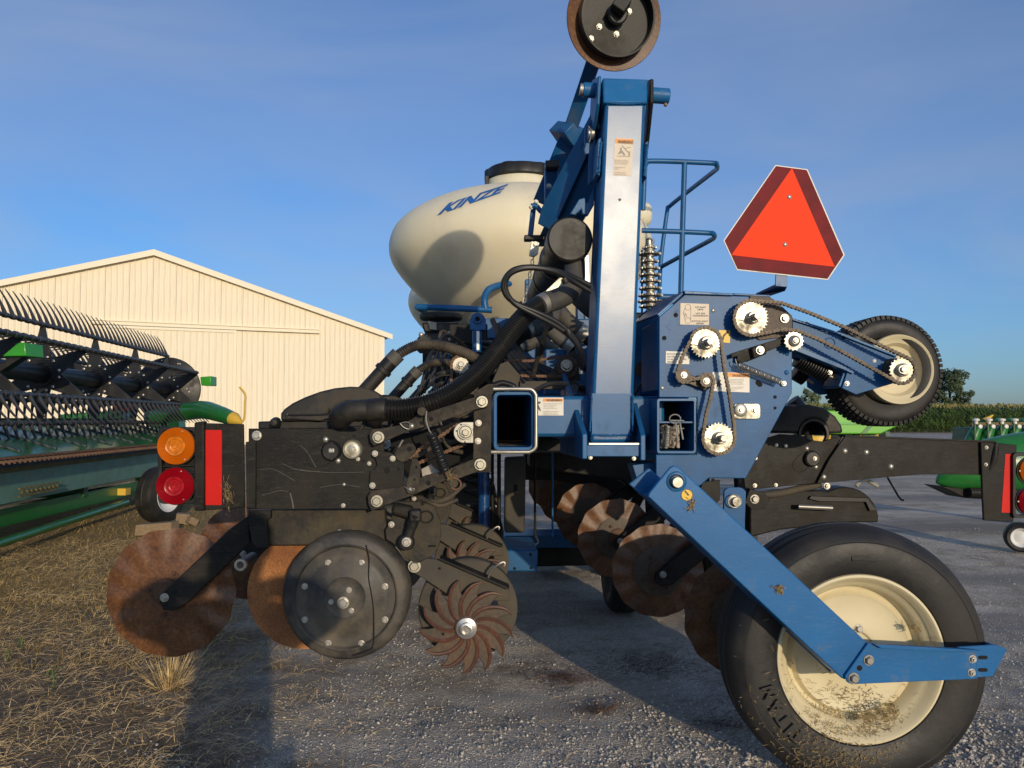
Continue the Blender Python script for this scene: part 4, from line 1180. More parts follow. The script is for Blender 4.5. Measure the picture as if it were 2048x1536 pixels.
mp = PL('mount_plate', [(948, 784), (976, 768), (987, 768), (987, 784), (983, 792), (982, 945), (946, 945)], 2.30, .016, 'black_grit')
bolts(mp, [(957, 846, 6.2), (956, 882, 6.2)], 2.30, 'nut')
fl = PL('bearing_flange', circ(928, 865, 21, 20, 90, 270) + [(947, 886), (947, 844)], 2.292, .007, 'zinc')
LATHE('bearing_ring', 931, 864, 2.292, [(0, .008), (11, .008), (13, .011), (15, .011), (16, 0)], 'zinc', fl, 28); bolt(fl, 931, 865, 2.283, 9.5, mat='zinc_y'); holes(fl, [(913, 862, 1.6), (930, 884, 1.6), (922, 849, 1.6)], 2.292)
for (x0, y0), (x1, y1) in (((875, 876), (915, 850)), ((820, 915), (858, 884)), ((838, 926), (882, 905)), ((886, 906), (930, 888))):
    chain_run([(x0, y0), (x1, y1)], 2.36, 'chain_rust', closed=False, name='drive_chain')
PL('shade_backing', [(778, 870), (860, 860), (950, 830), (950, 905), (905, 930), (840, 960), (790, 930)], 2.45, .01, 'shade_tar')  # near-black plate painting the shade behind the linkage arms
PL('inner_bracket', [(842, 938), (862, 928), (880, 945), (866, 962), (846, 966)], 2.33, .02, 'steel')
TUBE('release_rod', [P(784, 922, 2.31), P(800, 890, 2.31), P(806, 880, 2.31)], .003, 'zinc', n=8)
# seed meter hood
hood_out = [(561, 842), (561, 827), (568, 818), (585, 806), (610, 794), (640, 783), (670, 776), (700, 773), (725, 774), (742, 779), (756, 788), (764, 800), (768, 815), (768, 835), (670, 841), (665, 826), (658, 820), (655, 829), (648, 838), (645, 841)]
hd = PL('meter_hood', hood_out, 2.375, .085, 'hood', bev=.012, seg=3)
PL('hood_panel', [(572, 830), (659, 828), (668, 815), (684, 806), (702, 803), (718, 808), (728, 818), (640, 842), (570, 838)], 2.372, .006, 'hood', hd, bev=.003)
TUBE('hood_seam', [P(574, 830, 2.370), P(658, 828, 2.370), P(668, 815, 2.370), P(684, 805, 2.370), P(702, 802, 2.370), P(720, 812, 2.370)], .0032, 'hyd', hd, n=8, sub=4)
RING('hood_collar', circ(694, 838, 37, 20, 180, 0) + circ(694, 838, 37, 20, 0, -180)[1:-1], circ(694, 838, 31, 20, 180, 0) + circ(694, 838, 31, 20, 0, -180)[1:-1], 2.362, .012, 'hood', hd)
LATHE('hood_latch', 574, 829, 2.372, [(0, .006), (3, .005), (3.2, 0)], 'hyd', hd, 12)
PL('meter_base', [(516, 843), (600, 840), (660, 842), (662, 858), (516, 858)], 2.40, .10, 'plastic', bev=.004)
LATHE('latch_knob', 552, 845, 2.36, [(0, .03), (6, .028), (9, .02), (11, 0)], 'plastic', planter, 16)
mb = MB(); mb.tube(spline([P(684, 850, 2.36), P(680, 838, 2.33), P(690, 826, 2.30), P(712, 821, 2.29), P(735, 820, 2.29)], 6), [.020] * 4 + [.026, .030, .031, .031, .0315, .0315, .0315, .0315, .0315, .0315, .0315, .0315, .0315, .0315, .0315, .0315, .0315, .0315, .0315, .0315, .0315], 24); elb = OB('vacuum_elbow', mb, M['plastic'], planter, angle=60)
mb = MB(); mb.tube([P(735, 820, 2.29), P(738, 820, 2.29), P(768, 818, 2.29), P(772, 818, 2.29)], [.031, .0335, .0335, .032], 28); OB('hose_cuff', mb, M['plastic'], elb)
corrugated('vacuum_hose', [P(768, 818, 2.29), P(800, 818, 2.285), P(840, 812, 2.285), P(880, 799, 2.29), P(920, 776, 2.31), P(955, 748, 2.34), P(990, 709, 2.38), P(1025, 660, 2.43), P(1055, 626, 2.47), P(1086, 606, 2.50)], .0305, 'hose')
mb = MB(); mb.tube([P(1080, 611, 2.49), P(1098, 602, 2.51)], .0345, 24); OB('hose_clamp', mb, M['zinc'], planter)
TUBE('manifold_elbow', [P(1092, 605, 2.50), P(1115, 598, 2.52), P(1138, 585, 2.55), P(1149, 562, 2.58), P(1150, 535, 2.60), P(1149, 510, 2.62)], .035, 'rubber', n=22)
# seed tube pipe and arched hose
pp = MB(); pp.tube([P(726, 785, 2.42), P(763, 744, 2.42), P(764, 743, 2.42), P(769, 737, 2.42), P(770, 736, 2.42), P(783, 722, 2.42)], [.022, .022, .028, .028, .024, .024], 22); pp_ = OB('seed_pipe', pp, M['plastic'], planter, angle=30)
mb = MB(); mb.tube([P(782, 723, 2.42), P(797, 708, 2.42)], .0245, 20); OB('hose_clamp', mb, M['rubber'], pp_)
corrugated('seed_hose', [P(795, 711, 2.42), P(808, 702, 2.42), P(830, 692, 2.43), P(855, 689, 2.44), P(885, 692, 2.46), P(920, 702, 2.48), P(950, 716, 2.52), P(985, 738, 2.6)], .0165, 'hose_dusty', pitch=.006, n=16)
# opener, gauge wheel and coulter
PL('shank', [(500, 1019), (770, 1019), (770, 1036), (778, 1068), (770, 1086), (700, 1090), (512, 1092), (498, 1060)], 2.36, .05, 'black_dirty', bev=.004)
bolts(planter, [(679, 1063, 4.8), (707, 1063, 4.8)], 2.36, 'dome')
PL('shank_bracket', [(497, 1020), (541, 1020), (541, 1036), (533, 1040), (536, 1095), (512, 1095), (504, 1085), (497, 1050)], 2.315, .02, 'black')
mb = MB(); mb.cyl(P(482, 1129, 2.33), P(505, 1115, 2.60), .018, n=20); rp = OB('scraper_pipe', mb, M['rust_grey'], planter)
LATHE('pipe_ring', 482, 1129, 2.33, [(6, .002), (7, .008), (11.5, .008), (12.5, 0)], 'zinc_y', rp, 24)
def flat_disc(name, px, py, Y, r, mat, parent=planter, dish=.012, wav=0.0, nw=13, thick=.004, n=104):
    mb = MB(); c = P(px, py, Y); R_ = r * K(Y)
    fr = [0, .12, .3, .45, .55, .62, .7, .78, .86, .93, 1.0]
    for side in (0, 1):
        b = len(mb.v)
        for q in fr:
            m_ = 1 if q == 0 else n
            for k in range(m_):
                a = 2 * pi * k / n
                wv = wav * sin(nw * a + 2.2 * (q - .6)) * max(0, min(1, (q - .5) / .35)) if wav else 0
                rr_ = q * (1 + (.012 * cos(nw * a) if (wav and q == 1.0) else 0))
                y = dish * q * q + wv + (thick * (1 - .7 * q) if side else 0)
                mb.v.append(c + Vector((R_ * rr_ * cos(a), y, R_ * rr_ * sin(a))))
        st = [b]; 
        for i in range(len(fr) - 1):
            o0 = b if i == 0 else b + 1 + (i - 1) * n; o1 = b + 1 + i * n
            for k in range(n):
                k2 = (k + 1) % n
                if i == 0: mb.face([o0, o1 + k, o1 + k2])
                else: mb.face([o0 + k, o1 + k, o1 + k2, o0 + k2])
        if side == 0: e0 = b + 1 + (len(fr) - 2) * n
        else:
            e1 = b + 1 + (len(fr) - 2) * n
    for k in range(n):
        k2 = (k + 1) % n; mb.face([e0 + k, e1 + k, e1 + k2, e0 + k2])
    return OB(name, mb, M[mat], parent, angle=50)
flat_disc('opener_disc', 611, 1181, 2.425, 111, 'rust_orange', dish=-.01)
flat_disc('opener_disc', 640, 1184, 2.47, 108, 'rust_dark', dish=.01)
gwh = MB(); c = P(690, 1195, 2.285)
k_ = K(2.285)
gwh.lathe(c, (0, -1, 0), [(100 * k_, -.004), (103 * k_, -.002), (108 * k_, -.004), (116 * k_, -.006), (122 * k_, -.013), (125.5 * k_, -.028), (126 * k_, -.055), (125 * k_, -.095), (118 * k_, -.112), (100 * k_, -.115), (98 * k_, -.06)], 72)
gw_ = OB('gauge_wheel', gwh, M['gauge'], planter)
LATHE('wheel_plate', 690, 1195, 2.285, [(0, .004), (10, .004), (12, .002), (37, .002), (39, .0035), (40, .001), (72, -.006), (76, -.010), (84, -.010), (97, -.010), (100, -.002), (101.5, -.004)], 'gauge', gw_, 72)
bolts(gw_, [(690 + 87 * cos(radians(22.5 + 45 * i)) , 1206 - 87 * sin(radians(22.5 + 45 * i)) , 6.3) for i in range(8)], 2.294)
bolts(gw_, [(698, 1180, 5.6), (662, 1204, 5.4), (703, 1221, 5.4)], 2.282)
bolt(gw_, 687, 1205, 2.281, 11.5)
TUBE('tar_line', [P(732, 1090, 2.284), P(738, 1120, 2.289), P(737, 1155, 2.288), P(743, 1190, 2.287), P(747, 1225, 2.288), P(746, 1290, 2.287), P(731, 1302, 2.285), P(706, 1311, 2.283)], .0021, 'shade_tar', gw_, n=6, sub=4)
cd = flat_disc('coulter_disc', 338, 1187, 2.43, 124, 'rust', dish=.016, wav=.0032)
LATHE('hub', 332, 1183, 2.43, [(0, .012), (22, .012), (25, .008), (26, 0)], 'rust_dark', cd, 32)
bolts(cd, [(297, 1180, 5.5), (329, 1229, 5.5), (348, 1147, 5.5)], 2.43, 'nut', 'rust_dark')
ca = PL('coulter_arm', [(318, 1205), (320, 1192), (328, 1183), (458, 1059), (498, 1030), (500, 1086), (375, 1206), (352, 1221), (326, 1221)], 2.385, .022, 'black', bev=.004)
bolt(ca, 329, 1195, 2.385, 8.5, 'nut', 'bolt'); holes(ca, [(350, 1184, 5), (349, 1201, 5), (331, 1209, 5)], 2.385)
# row cleaner
rc = PL('cleaner_bracket', [(790, 1003), (838, 1003), (868, 1012), (880, 1040), (882, 1075), (876, 1095), (864, 1112), (834, 1128), (812, 1118), (790, 1090), (772, 1079), (770, 1060), (782, 1040)], 2.33, .016, 'black_dirty', bev=.003)
bolts(rc, [(783, 1049, 6)], 2.33); holes(rc, [(845, 1007, 4), (858, 1092, 870, 1092, 2.2)], 2.33)
RING('bracket_slot_rim', circ(852, 1034, 15, 16, ry=13), circ(852, 1034, 12, 16, ry=10), 2.325, .006, 'black', rc)
cp_ = PL('clevis_tube', [(786, 1006), (826, 1015), (820, 1040), (780, 1028)], 2.29, .05, 'black', bev=.010)
hnd = TUBE('adjust_lever', [P(814, 1083, 2.29), P(822, 1058, 2.285), P(828, 1040, 2.28), P(832, 1028, 2.275)], [.014] * 8 + [.016] * 5 + [.017] * 6, 'plastic', n=14)
PL('lever_grip', rrect(818, 1019, 842, 1045, 6), 2.262, .035, 'plastic', hnd, bev=.008, seg=3)
bb = LATHE('adjust_boss', 813, 1084, 2.29, [(0, .018), (12, .018), (14, .016), (15.5, .008), (16.5, 0)], 'plastic', planter, 28); bolt(bb, 813, 1084, 2.272, 9)
ra_ = PL('cleaner_arm', [(819, 1120), (830, 1114), (877, 1119), (1019, 1178), (1020, 1201), (918, 1204), (838, 1152), (820, 1143)], 2.335, .014, 'grey_paint', bev=.003)
bolt(ra_, 829, 1132, 2.335, 12.5, mat='zinc_y'); holes(ra_, [(879, 1137, 3)], 2.335)
PL('arm_flange', [(880, 1116), (1019, 1176), (1017, 1180), (878, 1120)], 2.31, .06, 'black', ra_, bev=.001)
TUBE('wire_hook', [P(975, 1160, 2.33), P(982, 1142, 2.32), P(995, 1130, 2.31), P(1006, 1124, 2.31), P(1010, 1127, 2.31), P(1008, 1132, 2.31)], .0038, 'steel', n=8)
LATHE('depth_band', 936, 1213, 2.40, [(60, .03), (94, .03), (97, .026), (97, -.02), (94, -.025), (60, -.025)], 'grey_paint', planter, 56)
def tined_wheel(px, py, Y, R_, n=13):
    pts = []
    stp = 2 * pi / n
    for i in range(n):
        a = i * stp
        for da, r in ((-.04, .64), (.02, .76), (.13, .91), (.34, 1.0), (.315, .91), (.305, .80), (.33, .70), (.40, .64)):
            an = pi / 2 - (a + da); pts.append((px + R_ * r * cos(an), py - R_ * r * sin(an)))
    o = PL('tined_wheel', pts, Y, .008, 'rust_grey', bev=.002)
    mb = MB()
    for i in range(n):
        a = i * stp; path = []
        for da, r in ((-.42, .22), (-.36, .35), (-.22, .52), (-.06, .68), (.08, .82), (.20, .92), (.335, .995)):
            an = pi / 2 - (a + da); path.append(P(px + R_ * r * cos(an), py - R_ * r * sin(an), Y - .001))
        mb.tube(spline(path, 3), [.0065] * 9 + [.0065, .0062, .006, .0057, .0053, .0048, .0042, .0035, .0027, .0018, .001], 6)
    OB('tine_rib', mb, M['rust_red'], o, kind='stuff')
    holes(o, [(px - 10, py - 55, 3.2), (px - 47, py + 14, 3)], Y)
    LATHE('hub', px, py, Y, [(0, .030), (5, .030), (6, .026), (8, .026), (9, .034), (12.5, .033), (13, .020), (20, .018), (22.5, .012), (23, 0)], 'alu', o, 36)
    return o
tined_wheel(933, 1254, 2.31, 95)
row = REC; REC = None
skip_far = ('hitch_clip', 'lynch_pin', 'straw_wisp', 'painted_hole', 'painted_slot', 'tar_line', 'hood_latch', 'knob_grip', 'slot_rim', 'scratch')
for k in range(1, 6):
    copy_rec(row, .762 * k, skip=skip_far if k < 3 else skip_far + ('bolt', 'drive_chain', 'release_rod'))
# loose cables and small hoses over the row units
for i in range(11):
    x0 = 830 + i * 9; y0 = 790 - i * 3 + random.uniform(-10, 8); Y0 = 3.3 + i * .14
    x1 = 955 + random.uniform(-30, 60); y1 = 715 + random.uniform(-30, 50)
    xm, ym = (x0 + x1) / 2 + random.uniform(-25, 25), min(y0, y1) - random.uniform(-6, 38)
    TUBE('seed_cable', [P(x0, y0, Y0), P(x0 + 12, y0 - 22, Y0), P(xm, ym, Y0 + .05), P(x1, y1, Y0 + .25), P(x1 + 40, y1 + 30, Y0 + .4)], random.choice((.006, .008, .010)), random.choice(('hyd', 'hose_dusty', 'hyd')), n=8)
for (x0, y0, x1, y1) in ((875, 858, 925, 905), (880, 880, 940, 858), (800, 905, 870, 890), (840, 995, 915, 1000), (850, 1003, 930, 968)):
    TUBE('seed_cable', [P(x0, y0, 2.42), P((x0 + x1) / 2, (y0 + y1) / 2 + 14, 2.40), P(x1, y1, 2.42)], .007, 'hose_dusty', n=8)

# ------------------------------------------------------------ rear light panel (left)
pn = PL('light_panel', [(404, 846), (487, 848), (489, 1016), (404, 1021)], 2.42, .010, 'black', bev=.003)
PL('panel_edge', [(388, 845), (408, 842), (408, 1022), (388, 1022)], 2.405, .03, 'black', pn, bev=.004)
PL('reflector_strip', rrect(407, 860, 443.5, 1010, 2), 2.4185, .0015, 'red_refl', pn, bev=0)
fr_ = RING('lamp_frame', rrect(315, 854, 394, 1008, 12), rrect(323, 861, 388, 1000, 10), 2.42, .03, 'plastic')
PL('lamp_back', rrect(320, 858, 392, 1004, 8), 2.448, .006, 'plastic', fr_)
for yy in (868, 905, 931, 946, 1000):
    PL('lamp_rib', [(318, yy), (392, yy - 3), (392, yy + 1), (318, yy + 4)], 2.43, .02, 'plastic', fr_)
def lamp(px, py, Y, m1, m2, k=1.0):
    pr = []
    r = 36 * k
    while r > 20 * k:
        h = .013 * (1 - (r / (36 * k)) ** 2 * .35)
        pr += [(r, h), (r - .7 * k, h + .0016)]; r -= 1.4 * k
    prof = [(0, .0150), (4 * k, .0150), (5 * k, .0165), (6 * k, .0150), (9 * k, .0150), (10 * k, .0162), (11 * k, .0148), (16 * k, .0150), (18 * k, .0162), (19.5 * k, .0140)][::-1]
    LL = LATHE('lamp_lens', px, py, Y, [(36.6 * k, -.004), (36.6 * k, .003)] + pr + [(20 * k, .009), (0, .009)], m1, planter, 56)
    LATHE('lens_centre', px, py, Y, [(19.5 * k, .010)] + prof, m2, LL, 40)
    LATHE('lens_ring', px, py, Y, [(12.5 * k, .0145), (13.5 * k, .0165), (14.5 * k, .0145)], m1, LL, 24)
    RING('lens_bezel', circ(px, py, 38.5 * k, 40), circ(px, py, 36.2 * k, 40), Y - .004, .008, 'plastic', LL, bev=.001)
    for a in (70, 180, 300): bolt(LL, px + 31 * k * cos(radians(a)), py - 31 * k * sin(radians(a)), Y - .008, 2.8 * k, 'dome')
lamp(353.5, 892, 2.42, 'amber', 'amber_in'); lamp(351.5, 972, 2.42, 'redlens', 'redlens_in')
mb = MB()
for i in range(40):
    p = P(random.gauss(458, 5), random.gauss(993, 14), 2.415); d = Vector((random.gauss(.3, .5), random.gauss(0, .2), random.gauss(-.8, .5))) * .012; q = Vector((.0009, 0, .0003))
    b = len(mb.v); mb.v += [p - d - q, p + d, p - d + q]; mb.face([b, b + 1, b + 2])
OB('straw_wisp', mb, M['debris'], pn, recalc=False, angle=0, kind='stuff')

# ============================================================ MAST AND FOLDING GEAR
def PQ(pts):            # list of (px,py,Y)
    return [P(*p) for p in pts]
mb = MB(); mb.prism(PQ([(1180, 886, 2.455), (1264, 886, 2.464), (1292, 205, 2.430), (1210, 205, 2.421)]), (0, .17, 0)); mast = OB('mast', mb, M['blue_mast'], planter, bevel=.012, seg=4)
mb = MB(); mb.prism(PQ([(1207, 206, 2.414), (1295, 206, 2.424), (1297, 158, 2.445), (1205, 155, 2.436)]), (0, .19, 0)); OB('mast_head', mb, M['blue_clean'], mast, bevel=.006)
mb = MB(); mb.prism(PQ([(1175, 918, 2.36), (1175, 868, 2.36), (1133, 748, 2.80), (1130, 748, 2.95), (1128, 905, 2.95)]), (-.016, 0, 0)); lg = OB('mast_lug', mb, M['blue'], planter, bevel=.003)
mb = MB(); mb.prism(PQ([(1281, 921, 2.36), (1281, 870, 2.36), (1262, 795, 2.55), (1262, 795, 2.9), (1240, 910, 2.9)]), (.016, 0, 0)); OB('mast_lug', mb, M['blue'], planter, bevel=.003)
mb = MB(); mb.prism(PQ([(1172, 890, 2.375), (1283, 890, 2.375), (1283, 913, 2.375), (1172, 913, 2.375)]), (0, .10, 0)); cpn = OB('mast_foot_bar', mb, M['blue'], planter, bevel=.002)
mb = MB(); mb.prism(PQ([(1178, 886, 2.372), (1281, 886, 2.372), (1281, 889.5, 2.372), (1178, 889.5, 2.372)]), (0, .012, 0)); OB('bright_edge', mb, M['silver_tape'], cpn)  # thin silver strip along the top edge of the foot bar
bolts(cpn, [(1181, 915, 4), (1268, 917, 4)], 2.38, 'nut')
for (a, b_, r) in (((1143, 860, 2.62), (1158, 859, 2.58), .020), ((1139, 778, 2.82), (1149, 777, 2.78), .016)):
    mb = MB(); mb.cyl(P(*a), P(*b_), r, n=20); pn_ = OB('hinge_pin', mb, M['steel'], lg)
    mb = MB(); mb.cyl(P(a[0] + 5, a[1], a[2] - .01), P(a[0] + 8, a[1], a[2] - .015), r * 1.35, n=20); OB('washer', mb, M['zinc'], pn_)
mb = MB(); q = P(1163, 862, 2.47); mb.lathe(q, (-1, -.35, 0), [(0, .003), (.015, .003), (.015, 0)], 20); OB('decal', mb, M['yellow'], lg)
def bead(pts, r=.0035, mat='blue_mast', parent=mast):
    pth = resample(spline(PQ(pts), 4), .003)
    pth = [q + Vector((random.gauss(0, .0006), -random.random() * .001, random.gauss(0, .0006))) for q in pth]
    mb = MB(); mb.tube(pth, [r * random.uniform(.75, 1.2) for _ in pth], 8); OB('weld_bead', mb, M[mat], parent)
bead([(1211, 205, 2.418), (1250, 208, 2.423), (1291, 206, 2.428)]); bead([(1182, 870, 2.452), (1222, 871, 2.456), (1262, 870, 2.461)])
bead([(1203, 283, 2.436), (1200, 315, 2.436), (1198, 345, 2.436)], .004); bead([(1295, 287, 2.436), (1292, 320, 2.436), (1289, 352, 2.436)], .004)
bead([(1180, 862, 2.452), (1184, 790, 2.446)], .003); bead([(1265, 862, 2.452), (1266, 790, 2.446)], .003)
mastfoot = MB(); mastfoot.prism([P(x, y, 2.455 + (2.421 - 2.455) * (886 - y) / 681 + .009 * (x - 1180) / 84 - .0012) for x, y in ((1184, 868), (1260, 868), (1263, 787), (1184, 787))], (0, .004, 0)); OB('mast_foot_patch', mastfoot, M['blue'], mast)
# mast decal
du = Vector(P(1292, 205, 2.395)) - Vector(P(1264, 886, 2.455))
def mastY(py, px=1226): return 2.455 + (2.421 - 2.455) * (886 - py) / (886 - 205) + .009 * (px - 1180 - 30 * (886 - py) / 681) / 84 - .0004
def mastpoly(pts, off, mat, parent, name='decal'):
    mb = MB(); mb.prism([P(x, y, mastY(y, x) - off) for x, y in pts], (0, .0006, 0)); return OB(name, mb, M[mat], parent, angle=0)
md_ = mastpoly([(1230, 276), (1267, 277.5), (1263, 352), (1226, 351)], .0002, 'tan_decal', planter)
mastpoly([(1231, 277), (1266.5, 278.5), (1266, 287), (1230.5, 286)], .0010, 'orange_decal', md_, 'header_band')
text('WARNING', 1236, 286, 6.0, mastY(282) - .0016, 'ink', md_, bold=.015, sx=.80)
for pts in ([(1243, 291), (1245, 291), (1256, 303), (1261, 303), (1261, 304.5), (1255, 304.5)], [(1235, 311.5), (1261, 312), (1261, 313.2), (1235, 312.7)], [(1257, 305), (1260, 305), (1260, 311), (1257, 311)],
            [(1240, 299.5), (1243, 299), (1248, 305), (1251, 310), (1248, 311), (1244, 306), (1239, 308), (1236, 307), (1239, 303)], circ(1242, 297, 2.2, 8), [(1250, 296), (1261, 294), (1261, 295.2), (1251, 297)]):
    mastpoly(pts, .0010, 'ink_grey', md_, 'pictogram')
for i, s in enumerate(('Row marker can lower at', 'any time and could cause', 'death or serious injury', '', 'Stay away from row', 'markers', '', 'Install safety lockup', 'during service or tow')):
    if s: text(s, 1229, 321 + i * 3.5, 2.4, mastY(335) - .0016, 'ink_grey', md_, sx=.85)
mastpoly([(1236, 398), (1241, 396), (1243, 400), (1239, 403)], .0005, 'ink', mast, 'paint_chip')
# head pins and ears
mb = MB(); mb.cyl(P(1166, 180, 2.50), P(1206, 182, 2.50), .0245, n=28); hp = OB('head_pin', mb, M['blue_clean'], planter, bevel=.003)
mb = MB(); mb.cyl(P(1160, 179, 2.50), P(1167, 180, 2.50), .020, n=24); OB('pin_cap', mb, M['zinc'], hp)
mb = MB(); mb.cyl(P(1297, 190, 2.50), P(1338, 193, 2.50), .0255, n=28); hp2 = OB('head_pin', mb, M['blue_clean'], planter, bevel=.003)
mb = MB(); mb.cyl(P(1331, 207, 2.49), P(1331, 212, 2.49), .006, n=10); OB('grease_fitting', mb, M['bolt_rust'], hp2)
mb = MB(); mb.prism(PQ([(1203, 152, 2.42), (1200, 208, 2.42), (1192, 262, 2.50), (1184, 262, 2.62), (1190, 160, 2.62)]), (-.011, 0, 0)); OB('head_ear', mb, M['blue'], planter, bevel=.004)
mb = MB(); mb.prism(PQ([(1300, 158, 2.42), (1300, 205, 2.42), (1290, 300, 2.55), (1284, 300, 2.62), (1295, 160, 2.62)]), (.012, 0, 0)); OB('head_ear', mb, M['black'], planter, bevel=.004)
for x, y0, y1 in ((1198, 278, 346), (1292, 285, 350)):
    mb = MB(); mb.prism(PQ([(x - 2, y0, 2.44), (x + 5, y0 - 4, 2.44), (x + 2, y1 + 6, 2.44), (x - 6, y1, 2.44)]), (0, .1, 0)); OB('side_gusset', mb, M['blue'], mast, bevel=.003)
# marker arms behind the mast (blue beams running back to the right)
def beamP(name, a, b_, w, h, mat='blue', parent=planter, up=(0, -1, 0), bev=.004):
    mb = MB(); mb.beam(P(*a), P(*b_), w, h, up=up); return OB(name, mb, M[mat], parent, bevel=bev)
beamP('marker_arm', (1197, 95, 2.74), (1138, 268, 3.0), .052, .12)
beamP('arm_stop', (1120, 270, 3.0), (1152, 276, 2.9), .055, .10)
beamP('marker_arm', (1148, 255, 2.98), (1088, 400, 3.15), .075, .14)
mb = MB(); mb.prism(PQ([(1196, 200, 2.55), (1196, 262, 2.55), (1105, 462, 2.80), (1076, 446, 2.80), (1084, 414, 2.80)]), (0, .012, 0)); fa = OB('fold_arm', mb, M['blue'], planter, bevel=.003)
mb = MB(); mb.prism(PQ([(1176, 262, 2.57), (1198, 255, 2.57), (1192, 395, 2.62), (1150, 470, 2.9), (1080, 470, 2.9)]), (0, .2, 0)); OB('fold_arm_web', mb, M['blue'], planter, bevel=.003)
mb = MB(); mb.cyl(P(1176, 268, 2.52), P(1188, 268, 2.52), .020, n=24); fp = OB('fold_pin', mb, M['steel'], planter)
TUBE('cotter_pin', [P(1177, 252, 2.50), P(1182, 262, 2.50), P(1181, 276, 2.50), P(1178, 285, 2.50)], .0025, 'steel', fp, n=6)
mb = MB(); mb.prism(PQ([(1170, 250, 2.54), (1192, 232, 2.54), (1192, 290, 2.54), (1180, 310, 2.54), (1170, 308, 2.54), (1168, 300, 2.54)]), (0, .012, 0)); OB('pin_plate', mb, M['blue'], planter, bevel=.003)
mb = MB(); mb.prism(PQ([(1178, 305, 2.535), (1200, 277, 2.535), (1196, 352, 2.535), (1176, 370, 2.535)]), (0, .012, 0)); OB('stop_plate', mb, M['blue'], planter, bevel=.003)
hk = MB(); hk.prism(PQ([(1190, 368, 2.56), (1188, 410, 2.56), (1176, 431, 2.56), (1165, 428, 2.56), (1163, 418, 2.56), (1150, 430, 2.56), (1140, 428, 2.56), (1158, 398, 2.56), (1170, 395, 2.56), (1172, 405, 2.56), (1176, 405, 2.56)]), (0, .02, 0)); OB('latch_hook', hk, M['blue'], planter, bevel=.003)
beamP('support_strut', (1117, 420, 2.95), (1112, 480, 2.95), .035, .06)
beamP('support_strut', (1067, 415, 2.95), (1060, 478, 2.95), .02, .03)
beamP('arm_pad', (1048, 477, 2.93), (1089, 477, 2.93), .04, .02, 'plastic', up=(0, 0, 1))
PL('chain_anchor', [(1063, 482), (1079, 485), (1076, 508), (1068, 514), (1058, 511)], 2.80, .012, 'zinc'); bolt(planter, 1071, 489, 2.80, 6, mat='zinc')
for (x, y) in ((1062, 414), (1072, 404), (1098, 372)): bolt(planter, x, y, 2.9, 5, 'nut', 'steel')
TUBE('release_lever', [P(1062, 412, 2.9), P(1072, 412, 2.9), P(1084, 424, 2.9), P(1098, 423, 2.9)], .010, 'blue', n=10)
RING('guard_bracket', rrect(1090, 334, 1118, 400, 3), rrect(1093, 337, 1115, 397, 2), 2.95, .04, 'blue')
beamP('arm_cap', (1090, 333, 2.95), (1118, 331, 2.95), .06, .03, 'plastic', up=(0, 0, 1))
# small link chain
for i in range(9):
    a = P(1067 - i * .3 - i * 2.2, 512 + i * 12.5, 2.80 + i * .01); r = .010
    pts = [a + Vector(((sin(t) * .005) if i % 2 else 0, 0 if i % 2 else sin(t) * .005, cos(t) * .0115)) for t in [2 * pi * k / 14 for k in range(14)]]
    mb = MB(); mb.tube(pts, .0018, 6, closed=True); OB('chain_link', mb, M['zinc'], planter)
# ------------------------------------------------------------ row marker disc at the top
mdn = Vector((.16, -.95, -.26)).normalized()
mc = P(1226, 40, 2.62)
mb = MB(); mb.lathe(mc, mdn, [(0, -.012), (.10, -.006), (.170, .012), (.172, .014), (.170, .017), (.10, .0), (0, -.006)], 80); mk = OB('marker_disc', mb, M['rust'], planter)
dr = MB(); off = mdn * .0
dr.lathe(mc, mdn, [(.128, .0), (.132, .0), (.132, .062), (.126, .062), (.124, .02), (.0, .018)], 64); OB('depth_drum', dr, M['plastic'], mk)
mx_ = mdn.cross(Vector((0, 0, 1))).normalized(); my_ = mx_.cross(mdn).normalized()
mb = MB(); mb.lathe(mc + my_ * .01, mdn, [(.036, .018), (.036, .05), (.030, .055), (0, .055)], 28); OB('hub', mb, M['hyd'], mk)
mb = MB(); mb.box(mc + mdn * .075 + my_ * .03 + mx_ * -.0, (.05, .045, .05), Matrix.Rotation(.6, 3, 'Y')); OB('square_cap', mb, M['plastic'], mk, bevel=.004)
for a, r in ((150, .058), (258, .050), (330, .062), (318, .108)):
    p = mc + (mx_ * cos(radians(a)) + my_ * sin(radians(a))) * r + mdn * .018
    m2 = MB(); m2.lathe(p, mdn, [(0, .008), (.007, .008), (.0078, .006), (.0078, .002), (.011, .002), (.011, 0)], 6); OB('bolt', m2, M['bolt'], mk)
# ------------------------------------------------------------ air manifold
mc0 = P(1140, 478, 2.55)
mb = MB()
mb.lathe(mc0, (0, 1, 0), [(0, -.002), (.070, -.002), (.0765, .004), (.0775, .02), (.0775, .115), (.074, .118), (.074, .33), (.0765, .335), (.0765, .36), (.074, .365), (.074, .70), (.0775, .705), (.0775, .80), (.074, .805), (.074, 1.4), (.0775, 1.41), (.0775, 1.5), (.074, 1.51), (.074, 5.5)], 56)
OB('air_manifold', mb, M['plastic'], planter, angle=28)
for d in (.34, .72, 1.45):
    mb = MB(); mb.lathe(mc0 + Vector((0, d, 0)), (0, 1, 0), [(.0785, 0), (.0785, .014), (.0765, .014)], 48); OB('manifold_clamp', mb, M['zinc'], planter)
PL('manifold_strap', [(1119, 555), (1147, 553), (1146, 575), (1095, 612), (1060, 612)], 2.60, .006, 'zinc_y')
TUBE('support_stay', [P(1098, 640, 2.62), P(1080, 700, 2.65), P(1066, 752, 2.68)], .008, 'black', n=8)
